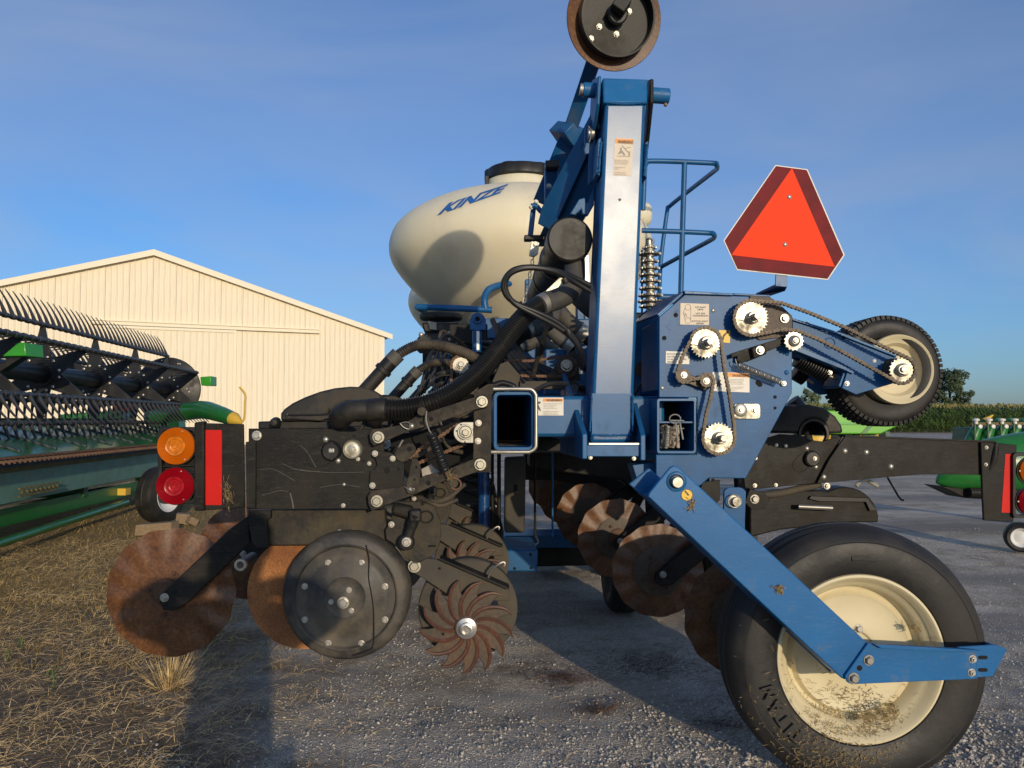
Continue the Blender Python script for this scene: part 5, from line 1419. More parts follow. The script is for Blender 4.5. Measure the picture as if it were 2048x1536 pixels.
# branch hoses to the right hand rows
for k in range(4):
    dY = .30 + .55 * k
    o0 = mc0 + Vector((.02, dY, -.06))
    TUBE('manifold_elbow', [o0, o0 + Vector((.03, -.02, -.07)), o0 + Vector((.07, -.04, -.12)), o0 + Vector((.12, -.04, -.16))], .036, 'rubber', n=20)
    mb = MB(); mb.tube([o0 + Vector((.11, -.04, -.152)), o0 + Vector((.145, -.04, -.18))], .039, 22); OB('hose_clamp', mb, M['zinc'], planter)
    corrugated('vacuum_hose', [o0 + Vector((.13, -.04, -.17)), o0 + Vector((.19, -.04, -.215)), o0 + Vector((.25, -.03, -.29)), o0 + Vector((.30, 0, -.40)), o0 + Vector((.33, .06, -.55))], .034, 'hose', n=18)
# hydraulic hoses looping in front of the manifold
for i, dz in enumerate((0, 9)):
    TUBE('hydraulic_hose', [P(1182, 572 + dz * 1.3, 2.44), P(1150, 556 + dz, 2.42), P(1110, 541 + dz * .3, 2.38), P(1060, 534 + dz * .2, 2.36), P(1025, 541 + dz * .4, 2.36), P(1007 + dz * .4, 565, 2.37), P(1012 + dz * .4, 590, 2.38), P(1034, 608 + dz * .3, 2.39), P(1075, 625 + dz * .8, 2.40), P(1115, 645 + dz, 2.42), P(1145, 672 + dz * .6, 2.44), P(1163 - dz * .3, 705, 2.47), P(1168 - dz * .3, 740, 2.55)], .0085, 'hyd', n=12)
for (x, y) in ((1039, 608), (1137, 663), (1130, 560)):
    mb = MB(); mb.cyl(P(x - 2, y - 3, 2.40), P(x + 2, y + 6, 2.40), .011, n=14); OB('hose_tie', mb, M['plastic'], planter)
mb = MB(); mb.cyl(P(1164, 735, 2.55), P(1164, 748, 2.55), .010, n=14); OB('hose_ferrule', mb, M['zinc'], planter)
for i in range(5):
    TUBE('hydraulic_hose', [P(985 + i * 9, 640 + i * 10, 3.2), P(1010 + i * 10, 700 + i * 4, 3.1), P(1060 + i * 14, 760 - i * 3, 3.0), P(1120 + i * 10, 775, 2.95), P(1180, 776 + i * 3, 2.9)], .012, 'hyd', n=10)
# cross-drive chain and its sprockets
cs = sprocket(921, 730, 2.75, 18, 15); bolt(cs, 922, 729, 2.745, 8, mat='zinc')
chain_run(circ(921, 730, 18, 10, 70, 180) + [(903, 745), (903, 775)], 2.752, 'chain_rust', closed=False)
PL('idler_plate', [(912, 748), (940, 735), (965, 758), (950, 790), (918, 782)], 2.80, .012, 'grey_paint')
cs2 = sprocket(1131, 732, 2.86, 20, 16, 'rust_grey'); bolt(cs2, 1133, 731, 2.85, 12, mat='zinc')
chain_run([(1010, 721), (1060, 722), (1110, 716)] + circ(1132, 734, 21, 10, 110, -80) + [(1125, 753), (1060, 752), (1010, 751)], 2.865, 'chain_rust', closed=False)
PL('idler_plate', [(1116, 722), (1148, 700), (1160, 715), (1160, 762), (1090, 764)], 2.90, .012, 'grey_paint')
PL('dusty_brace', [(1000, 728), (1016, 722), (1052, 764), (1050, 776), (990, 776), (985, 762)], 2.80, .012, 'grey_paint')
PL('dusty_brace', [(1040, 762), (1150, 762), (1150, 778), (1040, 778)], 2.78, .06, 'grey_paint')
corrugated('wire_loom', [P(985, 772, 2.38), P(1005, 766, 2.40), P(1025, 772, 2.42), P(1030, 779, 2.44)], .010, 'hose', pitch=.005, n=10)
TUBE('wire_harness', [P(1072, 780, 2.6), P(1100, 768, 2.6), P(1135, 768, 2.62)], .008, 'hyd', n=8)
# ------------------------------------------------------------ frame and dark fillers added behind
for a, b_, w, h, mt_ in (((1110, 700, 3.6), (1110, 790, 3.6), .1, .1, 'blue'), ((1170, 640, 3.4), (1170, 790, 3.4), .08, .08, 'blue'), ((1010, 800, 4.2), (1320, 800, 4.2), .2, .25, 'blue'), ((940, 660, 4.6), (1330, 655, 4.6), .12, .14, 'blue'),
                         ((1060, 560, 4.4), (1060, 720, 4.4), .06, .06, 'blue'), ((1165, 560, 4.1), (1165, 700, 4.1), .07, .07, 'blue'), ((1172, 510, 3.9), (1176, 700, 3.9), .035, .035, 'silver_tape')):
    mb = MB(); up_ = (0, -1, 0); mb.beam(P(*a), P(*b_), w, h, up=up_); OB('frame_member', mb, M[mt_], planter, bevel=.006)
PL('dark_filler_sheet', [(845, 690), (1330, 690), (1330, 1000), (1180, 1000), (1180, 905), (940, 905), (900, 800), (845, 760)], 6.6, .1, 'black')  # added black sheet, stands in for the dark interior and blocks the background
mb = MB(); mb.beam(P(1330, 850, 2.8), P(1330, 850, 2.8) + Vector((0, 6, 0)), .18, .25); OB('inner_toolbar', mb, M['blue'], planter, bevel=.006)
mb = MB(); mb.beam(P(1290, 700, 3.0), P(1290, 700, 3.0) + Vector((0, 2.5, 0)), .12, .3); OB('dark_filler_box', mb, M['black'], planter, bevel=.01)  # added dark box filling the dark gap behind the mast
PL('drive_plate', [(1268, 640), (1318, 600), (1318, 790), (1268, 790)], 2.78, .012, 'blue')
bolts(planter, [(1304, 682, 8), (1305, 740, 4.5)], 2.77, mat='steel'); LATHE('sensor_cap', 1304, 654, 2.77, [(0, .006), (4, .005), (4, 0)], 'tan_decal', planter, 16)
PL('red_flag', [(1313, 655), (1320, 652), (1320, 664), (1315, 664)], 2.76, .008, 'red_refl')
s3 = sprocket(1288, 738, 2.75, 18, 16, 'rust_dark')
TUBE('wire_harness', [P(1320, 700, 2.7), P(1300, 745, 2.7), P(1280, 770, 2.7), P(1268, 790, 2.7)], .006, 'hyd', n=8)
# lower frame between the rows
PL('cylinder_guard', [(1010, 916), (1052, 914), (1050, 1066), (1009, 1066)], 3.7, .12, 'grey_paint', bev=.01); holes(planter, [(1031, 972, 1031, 986, 4)], 3.7)
for x, w, mt_ in ((968, 22, 'blue_tarp'), (998, 8, 'black'), (985, 6, 'black'), (1070, 5, 'black'), (1105, 4, 'blue')):
    mb = MB(); mb.cyl(P(x, 905, 3.75), P(x, 1075, 3.75), w * K(3.75) / 2, n=16); OB('lift_cylinder', mb, M[mt_], planter)
PL('lower_cross_beam', [(1003, 1072), (1165, 1070), (1165, 1096), (1003, 1097)], 5.1, .3, 'blue', bev=.008)
lb = PL('axle_block', [(1005, 1100), (1076, 1100), (1074, 1143), (1006, 1143)], 3.55, .4, 'blue', bev=.006); holes(lb, [(1061, 1109, 3), (1062, 1136, 3), (1029, 1137, 3)], 3.55)
PL('axle_beam', [(1060, 1097), (1330, 1092), (1330, 1128), (1060, 1134)], 5.3, .3, 'black', bev=.008)
PL('upper_cross_frame', [(1060, 905), (1420, 905), (1420, 1010), (1300, 1000), (1240, 960), (1060, 935)], 4.6, .3, 'black', bev=.008)
TUBE('hitch_clip', [P(1072, 1072, 3.55), P(1076, 1084, 3.55), P(1070, 1090, 3.55)], .004, 'steel', n=6)
for k in range(4):
    beamP('row_shank', (1395 - k * 48, 975 - k * 12, 3.5 + .76 * k), (1345 - k * 42, 1075 - k * 24, 3.5 + .76 * k), .05, .10, 'black')
PL('rear_frame', [(1050, 905), (1300, 905), (1300, 1000), (1220, 985), (1110, 960), (1050, 960)], 5.2, .2, 'black')
# transport wheels standing on the yard
for px, yy in ((1243, 4.30), (1428, 4.25)):
    x = P(px, 1200, yy).x; c = Vector((x, yy, .255)); w = .085
    mb = MB(); mb.lathe(c, (-1, 0, 0), [(.14, w * .8), (.17, w), (.22, w), (.243, w * .8), (.253, w * .5), (.248, w * .46), (.248, w * .38), (.255, w * .34), (.256, .03), (.249, .026), (.249, .016), (.256, .012), (.256, -.026), (.25, -.03), (.255, -w * .5), (.243, -w * .85), (.22, -w), (.17, -w), (.14, -w * .8)], 64)
    tw = OB('transport_tyre', mb, M['tyre_dark'], planter)
    mb = MB(); mb.lathe(c, (-1, 0, 0), [(0, .02), (.08, .02), (.11, .04), (.135, .075), (.145, .07), (.13, -.06), (0, -.05)], 40); OB('rim', mb, M['grey_paint'], tw)
    mb = MB(); mb.beam(c + Vector((.2, 0, 0)), c + Vector((.2, .1, .62)), .07, .09, up=(1, 0, 0)); OB('wheel_leg', mb, M['black'], tw)
    mb = MB(); mb.cyl(c, c + Vector((.24, 0, 0)), .04); OB('axle', mb, M['black'], tw)

# ============================================================ TANKS
tcx = P(1042, 505, 5.45).x; tcy = 5.45; tz = P(1042, 505, 5.45).z
prof = [(0, 1.60), (.30, 1.60), (.34, 1.66), (.44, 1.74), (.60, 1.84), (.74, 1.95), (.85, 2.07), (.915, 2.17), (.935, 2.26), (.92, 2.35), (.88, 2.42), (.80, 2.49), (.68, 2.56), (.54, 2.615), (.40, 2.655), (.30, 2.68), (.255, 2.69), (.245, 2.71), (.245, 2.76), (.235, 2.765), (.23, 2.80), (0, 2.80)]
def smooth_prof(pr):
    v = spline([Vector((r, 0, h)) for r, h in pr[2:17]], 3)
    return pr[:2] + [(max(0, q.x), q.z) for q in v] + pr[17:]
def make_tank(cy, dx=0):
    mb = MB(); mb.lathe((0, 0, 0), (0, 0, 1), smooth_prof(prof), 96)
    for v in mb.v:
        v.x = v.x * 1.0 + tcx + dx; v.y = v.y * .90 + cy
    return mb
tmb = make_tank(tcy); tank = OB('seed_tank', tmb, M['tank'], planter, angle=50)
bvh = BVHTree.FromPolygons([tuple(v) for v in tmb.v], tmb.f)
OB('seed_tank', make_tank(7.9, -.10), M['tank'], planter, angle=50)
lid = MB(); lc = Vector((tcx, tcy, 2.80))
lp = []
for i in range(48):
    a = 2 * pi * i / 48; lp.append(.262 if (i % 8) in (0, 1) else .247)
b = 0
for h, k_ in ((-.035, .97), (-.03, 1.0), (.035, 1.0), (.045, .97), (.05, .9)):
    for i in range(48):
        a = 2 * pi * i / 48; lid.v.append(lc + Vector((cos(a) * lp[i] * k_, sin(a) * lp[i] * k_ * .95, h)))
for r_ in range(4):
    for i in range(48):
        j = (i + 1) % 48; lid.face([r_ * 48 + i, r_ * 48 + j, (r_ + 1) * 48 + j, (r_ + 1) * 48 + i])
lid.face([4 * 48 + i for i in range(48)]); lid.face([47 - i for i in range(48)])
OB('tank_lid', lid, M['plastic'], tank, bevel=.004)
mb = MB(); mb.box(lc + Vector((-.245, -.06, -.06)), (.03, .05, .09)); OB('lid_hinge', mb, M['plastic'], tank, bevel=.004)
# lettering wrapped on the tank
def tank_text(s, bl, br, tl, tr):
    c = bpy.data.curves.new('txt', 'FONT'); c.body = s; c.size = 1; c.shear = .18; c.offset = .05; c.resolution_u = 2
    tmp = bpy.data.objects.new('txt', c); me = bpy.data.meshes.new_from_object(tmp); bpy.data.objects.remove(tmp)
    bm = bmesh.new(); bm.from_mesh(me); bmesh.ops.triangulate(bm, faces=bm.faces)
    for _ in range(2): bmesh.ops.subdivide_edges(bm, edges=[e for e in bm.edges if e.calc_length() > .12], cuts=1); bmesh.ops.triangulate(bm, faces=bm.faces)
    xs = [v.co.x for v in bm.verts]; ys = [v.co.y for v in bm.verts]; x0, x1, y0, y1 = min(xs), max(xs), min(ys), max(ys)
    cen = Vector((0, 0, 0)); n = 0
    for v in bm.verts:
        u = (v.co.x - x0) / (x1 - x0); w = (v.co.y - y0) / (y1 - y0)
        b0 = Vector(bl).lerp(Vector(br), u); t0 = Vector(tl).lerp(Vector(tr), u); q = b0.lerp(t0, w)
        d = (P(q.x, q.y, 3.0) - CAMP).normalized()
        hit, nrm, _, _ = bvh.ray_cast(CAMP, d)
        if hit is None: hit, nrm = P(q.x, q.y, 5.2), Vector((0, -1, 0))
        if nrm.dot(d) > 0: nrm = -nrm
        v.co = hit + nrm * .003; cen += v.co; n += 1
    cen /= n
    for v in bm.verts: v.co -= cen
    m2 = bpy.data.meshes.new('lettering'); bm.to_mesh(m2); bm.free(); m2.materials.append(M['kinze'])
    o = bpy.data.objects.new('lettering', m2); COL.objects.link(o); o.location = cen; WL[o.name] = cen; setp(o, tank)
tank_text('KINZE', (874, 432), (1006, 385), (893, 408), (1018, 368))
# tank saddle and what hangs below it
sd = TUBE('tank_saddle', [P(834, 614, 4.75), P(900, 616, 4.70), P(966, 619, 4.70), P(984, 620, 4.70)], .020, 'blue', n=16)
TUBE('saddle_rail', [P(971, 618, 4.70), P(969, 600, 4.70), P(974, 584, 4.72), P(988, 574, 4.75), P(1040, 560, 4.9), P(1080, 548, 5.1)], .022, 'blue', n=16)
TUBE('saddle_rail', [P(834, 614, 4.75), P(850, 625, 5.3), P(862, 632, 6.0)], .018, 'blue', n=12)
LATHE('tank_outlet', 882, 640, 4.95, [(0, -.0), (40, 0), (43, .01), (43, .03), (38, .04), (0, .04)], 'rubber', planter, 40, axis=(0, 0, 1))
PL('meter_box', [(843, 645), (918, 645), (916, 664), (848, 664)], 4.8, .25, 'plastic', bev=.01)
PL('meter_window', [(856, 642), (873, 645), (873, 660), (860, 658)], 4.79, .008, 'paper')
PL('meter_window', [(876, 650), (887, 649), (887, 658), (876, 659)], 4.79, .008, 'grey_paint')
mbx = PL('meter_box', circ(852, 688, 21, 8, 90, 180) + [(831, 700), (905, 700), (905, 668)], 4.6, .25, 'plastic', bev=.01)
bolts(mbx, [(842, 669, 5), (833, 684, 5), (898, 667, 5), (901, 679, 5)], 4.6, 'dome')
PL('saddle_leg', [(848, 660), (905, 658), (905, 720), (860, 720)], 5.4, .1, 'blue', bev=.006)
ep = PL('lift_eye', [(940, 660), (940, 640), (943, 632)] + circ(955, 641, 16, 8, 140, 40) + [(972, 640), (972, 660)], 3.55, .05, 'blue_clean', bev=.003)
LATHE('eye_ring', 955, 639, 3.55, [(4, .01), (6, .016), (8.5, .016), (9.5, 0)], 'blue', ep, 24); holes(ep, [(956, 638, 5)], 3.54)
mb = MB(); mb.cyl(P(954, 660, 3.57), P(954, 705, 3.57), .022, n=20); po = OB('lift_cylinder', mb, M['blue'], planter); PL('silver_decal', [(953, 662), (959, 662), (959, 700), (953, 700)], 3.545, .002, 'silver_tape', po)
beamP('valve_block', (900, 690, 3.9), (975, 690, 3.9), .2, .12, 'black')
for i in range(4):
    TUBE('hydraulic_hose', [P(960, 684 + i * 9, 3.8), P(990, 690 + i * 12, 3.7), P(1010 + i * 5, 720 + i * 5, 3.6)], .014, 'hyd', n=8)
# rear tank neck seen behind the mast
mb = MB(); mb.lathe(P(1272, 429, 5.3), (1, 0, 0), [(.085, -.1), (.088, .02), (.086, .06), (.078, .085), (.062, .10), (.03, .108), (0, .11)], 32); OB('tank_spout', mb, M['tank'], tank)
# ladder handrail
HY = 4.6
TUBE('handrail', [P(1286, 420, HY), P(1289, 345, HY), P(1292, 328, HY), P(1305, 322, HY), P(1420, 326, HY), P(1432, 329, HY), P(1434, 337, HY + .15), P(1425, 345, HY + .3), P(1380, 380, HY + .7), P(1340, 412, HY + 1.0), P(1334, 425, HY + 1.0), P(1322, 520, HY + 1.0), P(1318, 600, HY + 1.0)], .0155, 'blue', n=14)
TUBE('handrail', [P(1284, 461, HY), P(1350, 463, HY), P(1415, 466, HY), P(1427, 468, HY), P(1428, 475, HY + .15), P(1418, 482, HY + .3), P(1370, 508, HY + .65), P(1322, 534, HY + 1.0)], .0155, 'blue', n=14)
TUBE('handrail_post', [P(1369, 326, HY), P(1365, 460, HY), P(1361, 610, HY)], .0165, 'blue', n=14)
TUBE('handrail', [P(1322, 594, HY), P(1400, 596, HY)], .02, 'blue', n=12)
# spare sprocket stack
ss = MB(); ss.cyl(P(1298, 478, 2.72), P(1301, 628, 2.72), .0125, n=20); st_ = OB('sprocket_shaft', ss, M['zinc'], planter)
TUBE('lynch_pin', [P(1290, 475, 2.70), P(1303, 477, 2.70), P(1308, 484, 2.70), P(1302, 488, 2.70)], .0025, 'zinc', st_, n=6)
for i, (y, r) in enumerate(((496, 15), (508, 23), (523, 18), (537, 20), (550, 22), (563, 21), (577, 23), (591, 25), (603, 26), (613, 24))):
    c = P(1299 + i * .25, y, 2.72); R_ = r * K(2.72); T = int(r * .9)
    mb = MB(); pts = []
    for k in range(T * 4):
        a = 2 * pi * k / (T * 4); rr_ = R_ * (1.0 if k % 4 in (0, 1) else .86); pts.append(c + Vector((rr_ * cos(a), rr_ * sin(a), -.003)))
    mb.prism(pts, (0, 0, .0055)); OB('spare_sprocket', mb, M['steel' if i % 3 else 'zinc'], st_)
    mb = MB(); mb.lathe(c, (0, 0, 1), [(.0125, -.010), (.017, -.010), (.017, .010), (.0125, .010)], 20); OB('spacer_collar', mb, M['zinc'], st_)
for x in (1284, 1319): 
    mb = MB(); mb.cyl(P(x, 500, 2.80), P(x, 625, 2.80), .004, n=8); OB('sprocket_rod', mb, M['blue'], planter)

# ============================================================ TRANSMISSION PLATE
TP = PL('transmission_plate', [(1318, 634), (1371, 588), (1540, 594), (1556, 604), (1585, 632), (1584, 786), (1492, 957), (1418, 956), (1400, 972), (1312, 966), (1312, 909), (1394, 909), (1394, 795), (1318, 795)], 2.42, .010, 'blue_dusty', bev=.0025)
mb = MB(); mb.prism(PQ([(1318, 632, 2.42), (1371, 585, 2.42), (1366, 582, 2.42), (1313, 629, 2.42)]), (-.03, .22, 0)); OB('top_flange', mb, M['blue'], TP, bevel=.002)
mb = MB(); mb.prism(PQ([(1370, 588, 2.408), (1465, 591, 2.408), (1470, 587, 2.408), (1368, 581, 2.408)]), (0, .22, 0)); OB('top_flange', mb, M['blue'], TP, bevel=.002)
mb = MB(); mb.prism(PQ([(1465, 590, 2.424), (1541, 594, 2.424), (1541, 590, 2.424), (1465, 586, 2.424)]), (0, .3, 0)); OB('top_flange', mb, M['blue'], TP, bevel=.002)
mb = MB(); mb.prism(PQ([(1315, 640, 2.43), (1319, 640, 2.43), (1319, 780, 2.43), (1315, 780, 2.43)]), (0, .25, 0)); OB('side_flange', mb, M['blue'], TP, bevel=.002)
holes(TP, [(1351.5, 630, 4.6), (1328.5, 676, 4.6), (1516, 765, 1520, 769, 5.0), (1550, 794, 3.6), (1550, 816, 3.2), (1541, 768, 1.5)], 2.42)
bolts(TP, [(1426, 621, 4.6), (1324.5, 776, 4.4)], 2.42, 'dome'); bolts(TP, [(1573, 745, 5), (1574, 707, 5)], 2.42, 'dome', 'blue')
dd = decal([(1361, 606), (1418, 608), (1418, 650), (1360, 649)], 2.4185, 'tan_decal', TP)
for (x, y, r) in ((1376, 614.5, 6), (1376, 641, 6), (1369, 628, 2.6), (1371.5, 631, 2.6)):
    RING('diagram_circle', circ(x, y, r, 24), circ(x, y, r - .6, 24), 2.4178, .0004, 'ink', dd, bev=0)
for (x0, y0, x1, y1) in ((1381.7, 615, 1381.7, 641), (1370.3, 615, 1366.5, 627), (1370, 640, 1369, 631)):
    PL('diagram_line', [(x0 - .3, y0), (x0 + .3, y0), (x1 + .3, y1), (x1 - .3, y1)], 2.4178, .0004, 'ink', dd, bev=0)
for s, x, y in (('TOP SHAFT', 1401, 616), ('DRIVE', 1401, 620.5), ('LEFT SIDE', 1401, 628.5), ('TRANSMISSION', 1401, 633), ('BOTTOM SHAFT', 1400, 644), ('DRIVEN', 1400, 648.4)): text(s, x, y, 3.3, 2.4178, 'ink', dd, center=True)
d2 = decal([(1332, 702), (1379, 704), (1378.5, 728.5), (1331.5, 726.5)], 2.4185, 'white', TP)
for i, s in enumerate(('ROTATE KNURLED COLLAR', 'ON WRAP SPRING', 'TO RELEASE SPRING', 'TENSION.')): text(s, 1334, 709.5 + i * 5.3, 3.2, 2.4178, 'ink', d2)
d3 = decal([(1438, 660), (1460, 661), (1460, 686), (1438, 684)], 2.4185, 'yellow', TP); PL('pictogram', [(1446, 670), (1456, 661), (1458, 663), (1449, 673), (1447, 681), (1444, 680)], 2.4178, .0004, 'ink', d3, bev=0)
d4 = decal([(1425, 744), (1499, 746), (1499, 785), (1425, 782)], 2.4185, 'white', TP)
PL('header_band', [(1455, 745.5), (1499, 747), (1499, 755), (1455, 753.5)], 2.4178, .0004, 'orange_decal', d4, bev=0); text('WARNING', 1465, 753.6, 5.4, 2.4172, 'ink', d4, bold=.015)
for i, s in enumerate(('Uncontrolled movement of', 'equipment can cause death,', 'serious injury or damage', 'to property and equipment.', '', 'Keep clear and install locks', 'before working. Park on', 'level ground.')):
    if s: text(s, 1456, 759.5 + i * 3.1, 2.1, 2.4178, 'ink_grey', d4)
PL('pictogram', [(1436, 756), (1438, 762), (1443, 760), (1440, 765), (1445, 770), (1440, 769), (1441, 778), (1437, 771), (1433, 777), (1434, 768), (1430, 766), (1435, 764)], 2.4178, .0004, 'ink', d4, bev=0)
YS = 2.375
def shaft_sprocket(px, py, r, T, hubr, kind='nut', mat='zinc_y'):
    o = sprocket(px, py, YS, r, T, mat, TP)
    LATHE('shaft_collar', px, py, YS, [(0, .022), (hubr * .78, .022), (hubr * .86, .018), (hubr * .86, .008), (hubr, .007), (hubr, 0)], 'zinc', o, 28)
    mb = MB(); mb.lathe(P(px, py, YS), (0, -1, 0), [(0, .055), (hubr * .50 * K(YS), .055), (hubr * .56 * K(YS), .05), (hubr * .56 * K(YS), .01)], 6, start=.2); OB('hex_shaft', mb, M['steel'], o)
    TUBE('cotter_pin', [P(px - hubr * .9, py - 2, YS - .03), P(px, py, YS - .032), P(px + hubr * .8, py + 4, YS - .03), P(px + hubr * 1.1, py + 9, YS - .03)], .0018, 'steel', o, n=6)
    # spacer back to the plate
    mb = MB(); mb.cyl(P(px, py, YS) + Vector((0, .006, 0)), P(px, py, YS) + Vector((0, .046, 0)), .018, n=20); OB('shaft_spacer', mb, M['steel'], o)
    return o
shaft_sprocket(1503, 636, 34.5, 30, 13); shaft_sprocket(1411, 686, 31, 28, 14); shaft_sprocket(1437, 876, 31.5, 28, 13)
for (x, y) in ((1368, 750), (1413, 762)):
    o = sprocket(x, y, YS, 13.5, 11, 'chain', TP); bolt(o, x, y, YS - .002, 6.5, 'nut')
PL('idler_arm', capsule(1367, 754, 1412, 771, 9, 9), 2.40, .008, 'chain', TP)
ch1 = circ(1411, 686, 31, 16, 172, 12) + [(1455, 740), (1467, 830)] + circ(1437, 876, 32, 18, 20, -185) + [(1413, 820)] + circ(1413, 762, 14, 8, -30, 120) + [(1392, 756)] + circ(1368, 750, 15, 8, 290, 172)[::1] + [(1362, 720)]
ch1 = circ(1411, 686, 31, 16, 168, 8) + [(1448, 735), (1459, 790), (1468, 850)] + circ(1437, 876, 32, 16, 10, -188) + [(1412, 830), (1422, 790)] + circ(1413, 762, 14.5, 6, -30, 100) + [(1396, 757)] + circ(1368, 750, 15, 10, -40, -190) + [(1364, 715)]
chain_run(ch1, YS + .002, 'chain', parent=TP)
# long drive chain to the wheel
ch2 = circ(1503, 636, 35.5, 16, 72, 262) + [(1540, 664), (1570, 658), (1588, 656)] + [(1603, 662), (1660, 690), (1740, 735), (1783, 760)] + circ(1803, 740, 27, 14, -130, 62)[::1] + [(1740, 680), (1640, 636), (1560, 608)]
ch2b = circ(1503, 636, 35.5, 18, 70, 268) + [(1535, 665), (1565, 658)] + circ(1588, 682, 22, 5, 105, 55) + [(1640, 680), (1700, 712), (1750, 740), (1782, 758)] + circ(1803, 740, 27, 14, 222, 420) + [(1760, 690), (1690, 655), (1620, 626), (1560, 605)]
chain_run(ch2b, YS + .002, 'chain', parent=planter)
e = sprocket(1588, 682, YS, 20, 15, 'zinc', TP); LATHE('hub', 1588, 682, YS, [(0, .016), (6, .016), (9, .010), (11, .008), (12, 0)], 'zinc', e, 24); bolt(e, 1591, 682, YS - .014, 6, 'nut')
ten = PL('tensioner_arm', [(1462, 707), (1500, 695), (1566, 675), (1572, 688), (1536, 702), (1500, 720), (1484, 725), (1474, 722), (1475, 712), (1463, 716)], 2.395, .008, 'black', TP); 
PL('tensioner_block', [(1503, 695), (1530, 688), (1534, 708), (1508, 718)], 2.375, .02, 'black', ten, bev=.004); bolt(ten, 1520, 700.5, 2.373, 8.5)
coil('tension_spring', P(1476, 730, 2.39), P(1562, 764, 2.39), .0095, .0016, 26, 'zinc', TP); bolt(TP, 1568, 767, 2.41, 5)
TUBE('spring_hook', [P(1471, 718, 2.388), P(1473, 726, 2.386), P(1477, 731, 2.39)], .0018, 'zinc', TP, n=6)
zp = PL('lock_plate', rrect(1468, 807, 1521, 838, 7), 2.412, .006, 'zinc_y', TP); LATHE('eccentric', 1481, 820, 2.412, [(0, .008), (9, .008), (13, .005), (14, 0)], 'zinc', zp, 24); bolt(zp, 1482, 820, 2.404, 6.5); bolt(zp, 1510, 821, 2.411, 6.5)
gp = PL('grease_plate', [(1500, 590), (1540, 594), (1556, 604), (1585, 634), (1584, 672), (1520, 680), (1498, 668)], 2.413, .004, 'rust_grey', TP, bev=.001); bolt(gp, 1569, 637, 2.41, 9)
# tube end with shelf
sq = RING('square_tube', rrect(1314, 797, 1392, 907, 5, 3), rrect(1319, 802, 1388, 902, 3, 3), 2.405, 5.0, 'blue', planter, bev=.001)
PL('tube_shelf', [(1319, 843), (1388, 843), (1388, 846), (1319, 846)], 2.415, .2, 'blue', sq, bev=0)
PL('tube_shade_plate', [(1318, 801), (1389, 801), (1389, 903), (1318, 903)], 2.62, .01, 'shade_tar', sq, bev=0)  # black stop plate painting the shade deep in the tube
# things stored in the tube end
tag(coil('coil_spring', P(1336, 852, 2.43), P(1334, 894, 2.405), .0085, .0013, 20, 'zinc', None), "small zinc coil spring stored in the square tube end", "spring")
mb = MB(); mb.tube([P(1350 + 11 * cos(a), 838 - 9 * sin(a), 2.412) for a in [2 * pi * k / 24 for k in range(24)]], .0022, 8, closed=True)
mb.tube(PQ([(1342, 841, 2.412), (1368, 842, 2.41)]), .003, 8)
mb.tube(PQ([(1351, 846, 2.41), (1355, 878, 2.405)]), .0028, 8); mb.tube(PQ([(1360, 846, 2.41), (1366, 879, 2.405)]), .0028, 8); mb.tube(PQ([(1349, 857, 2.41), (1368, 857, 2.41)]), .0018, 8)
tag(OB('hitch_pin', mb, M['zinc'], None), "wire ring with two hanging pins stored in the square tube end", "hitch pin")
mb = MB(); n_ = 10
for j in range(n_):
    for i in range(n_):
        x = 1321 + 38 * i / (n_ - 1) + random.uniform(-1.5, 1.5); y = 850 + 46 * j / (n_ - 1) + random.uniform(-1.5, 1.5)
        mb.v.append(P(x, y, 2.45 + random.uniform(-.018, .018)))
for j in range(n_ - 1):
    for i in range(n_ - 1): mb.face([j * n_ + i, j * n_ + i + 1, (j + 1) * n_ + i + 1, (j + 1) * n_ + i])
rg = OB('paper_bag', mb, M['paper'], None, angle=20, recalc=False); md = rg.modifiers.new('solid', 'SOLIDIFY'); md.thickness = .001
tag(rg, "crumpled brown paper packet stuffed in the square tube end", "paper packet")

# ------------------------------------------------------------ drive wheel on its arm
DW = P(1779, 741, 2.56); k_ = K(2.56)
ax = Vector((.0, -1, 0))
tp = [(70, .055), (78, .062), (95, .066), (104, .060), (109, .050), (112, .035), (113, 0), (112, -.035), (109, -.05), (104, -.060), (95, -.066), (78, -.062), (70, -.055)]
mb = MB(); mb.lathe(DW + Vector((0, .06, 0)), ax, [(r * k_, h) for r, h in tp], 80); dt = OB('drive_tyre', mb, M['tyre'], planter)
lugs = MB()
for i in range(64):
    a = 2 * pi * i / 64
    for h0, h1, da in ((.062, .044, 0), (.038, .018, .05), (.012, -.012, 0), (-.018, -.038, .05), (-.044, -.062, 0)):
        r0 = 104 * k_ if abs(h0) > .05 and h0 > 0 else 111 * k_; r1 = 114.6 * k_ if abs(h0) < .06 or True else 0
        u = Vector((cos(a + da), 0, sin(a + da))); t = Vector((-sin(a + da), 0, cos(a + da)))
        wv = .0062
        rr0 = (105 if max(abs(h0), abs(h1)) > .05 else 111) * k_
        c = DW + Vector((0, .06, 0))
        if h0 > .05: pa, pb = (105 * k_, -h0), (114.3 * k_, -h1)
        b = len(lugs.v)
        outer = 112.5 * k_ if max(abs(h0), abs(h1)) > .05 else 114.6 * k_
        for rr_, hh in ((rr0, -h0), (outer if abs(h0) > .05 else outer, -h0 * .96), (114.6 * k_, -h1), (rr0, -h1)):
            lugs.v.append(c + u * rr_ + t * wv + Vector((0, hh, 0))); lugs.v.append(c + u * rr_ - t * wv + Vector((0, hh, 0)))
        for q in ((0, 1, 3, 2), (2, 3, 5, 4), (4, 5, 7, 6), (0, 2, 4, 6), (1, 7, 5, 3)): lugs.face([b + z for z in q])
OB('tread_lugs', lugs, M['tyre'], dt, angle=30, kind='stuff')
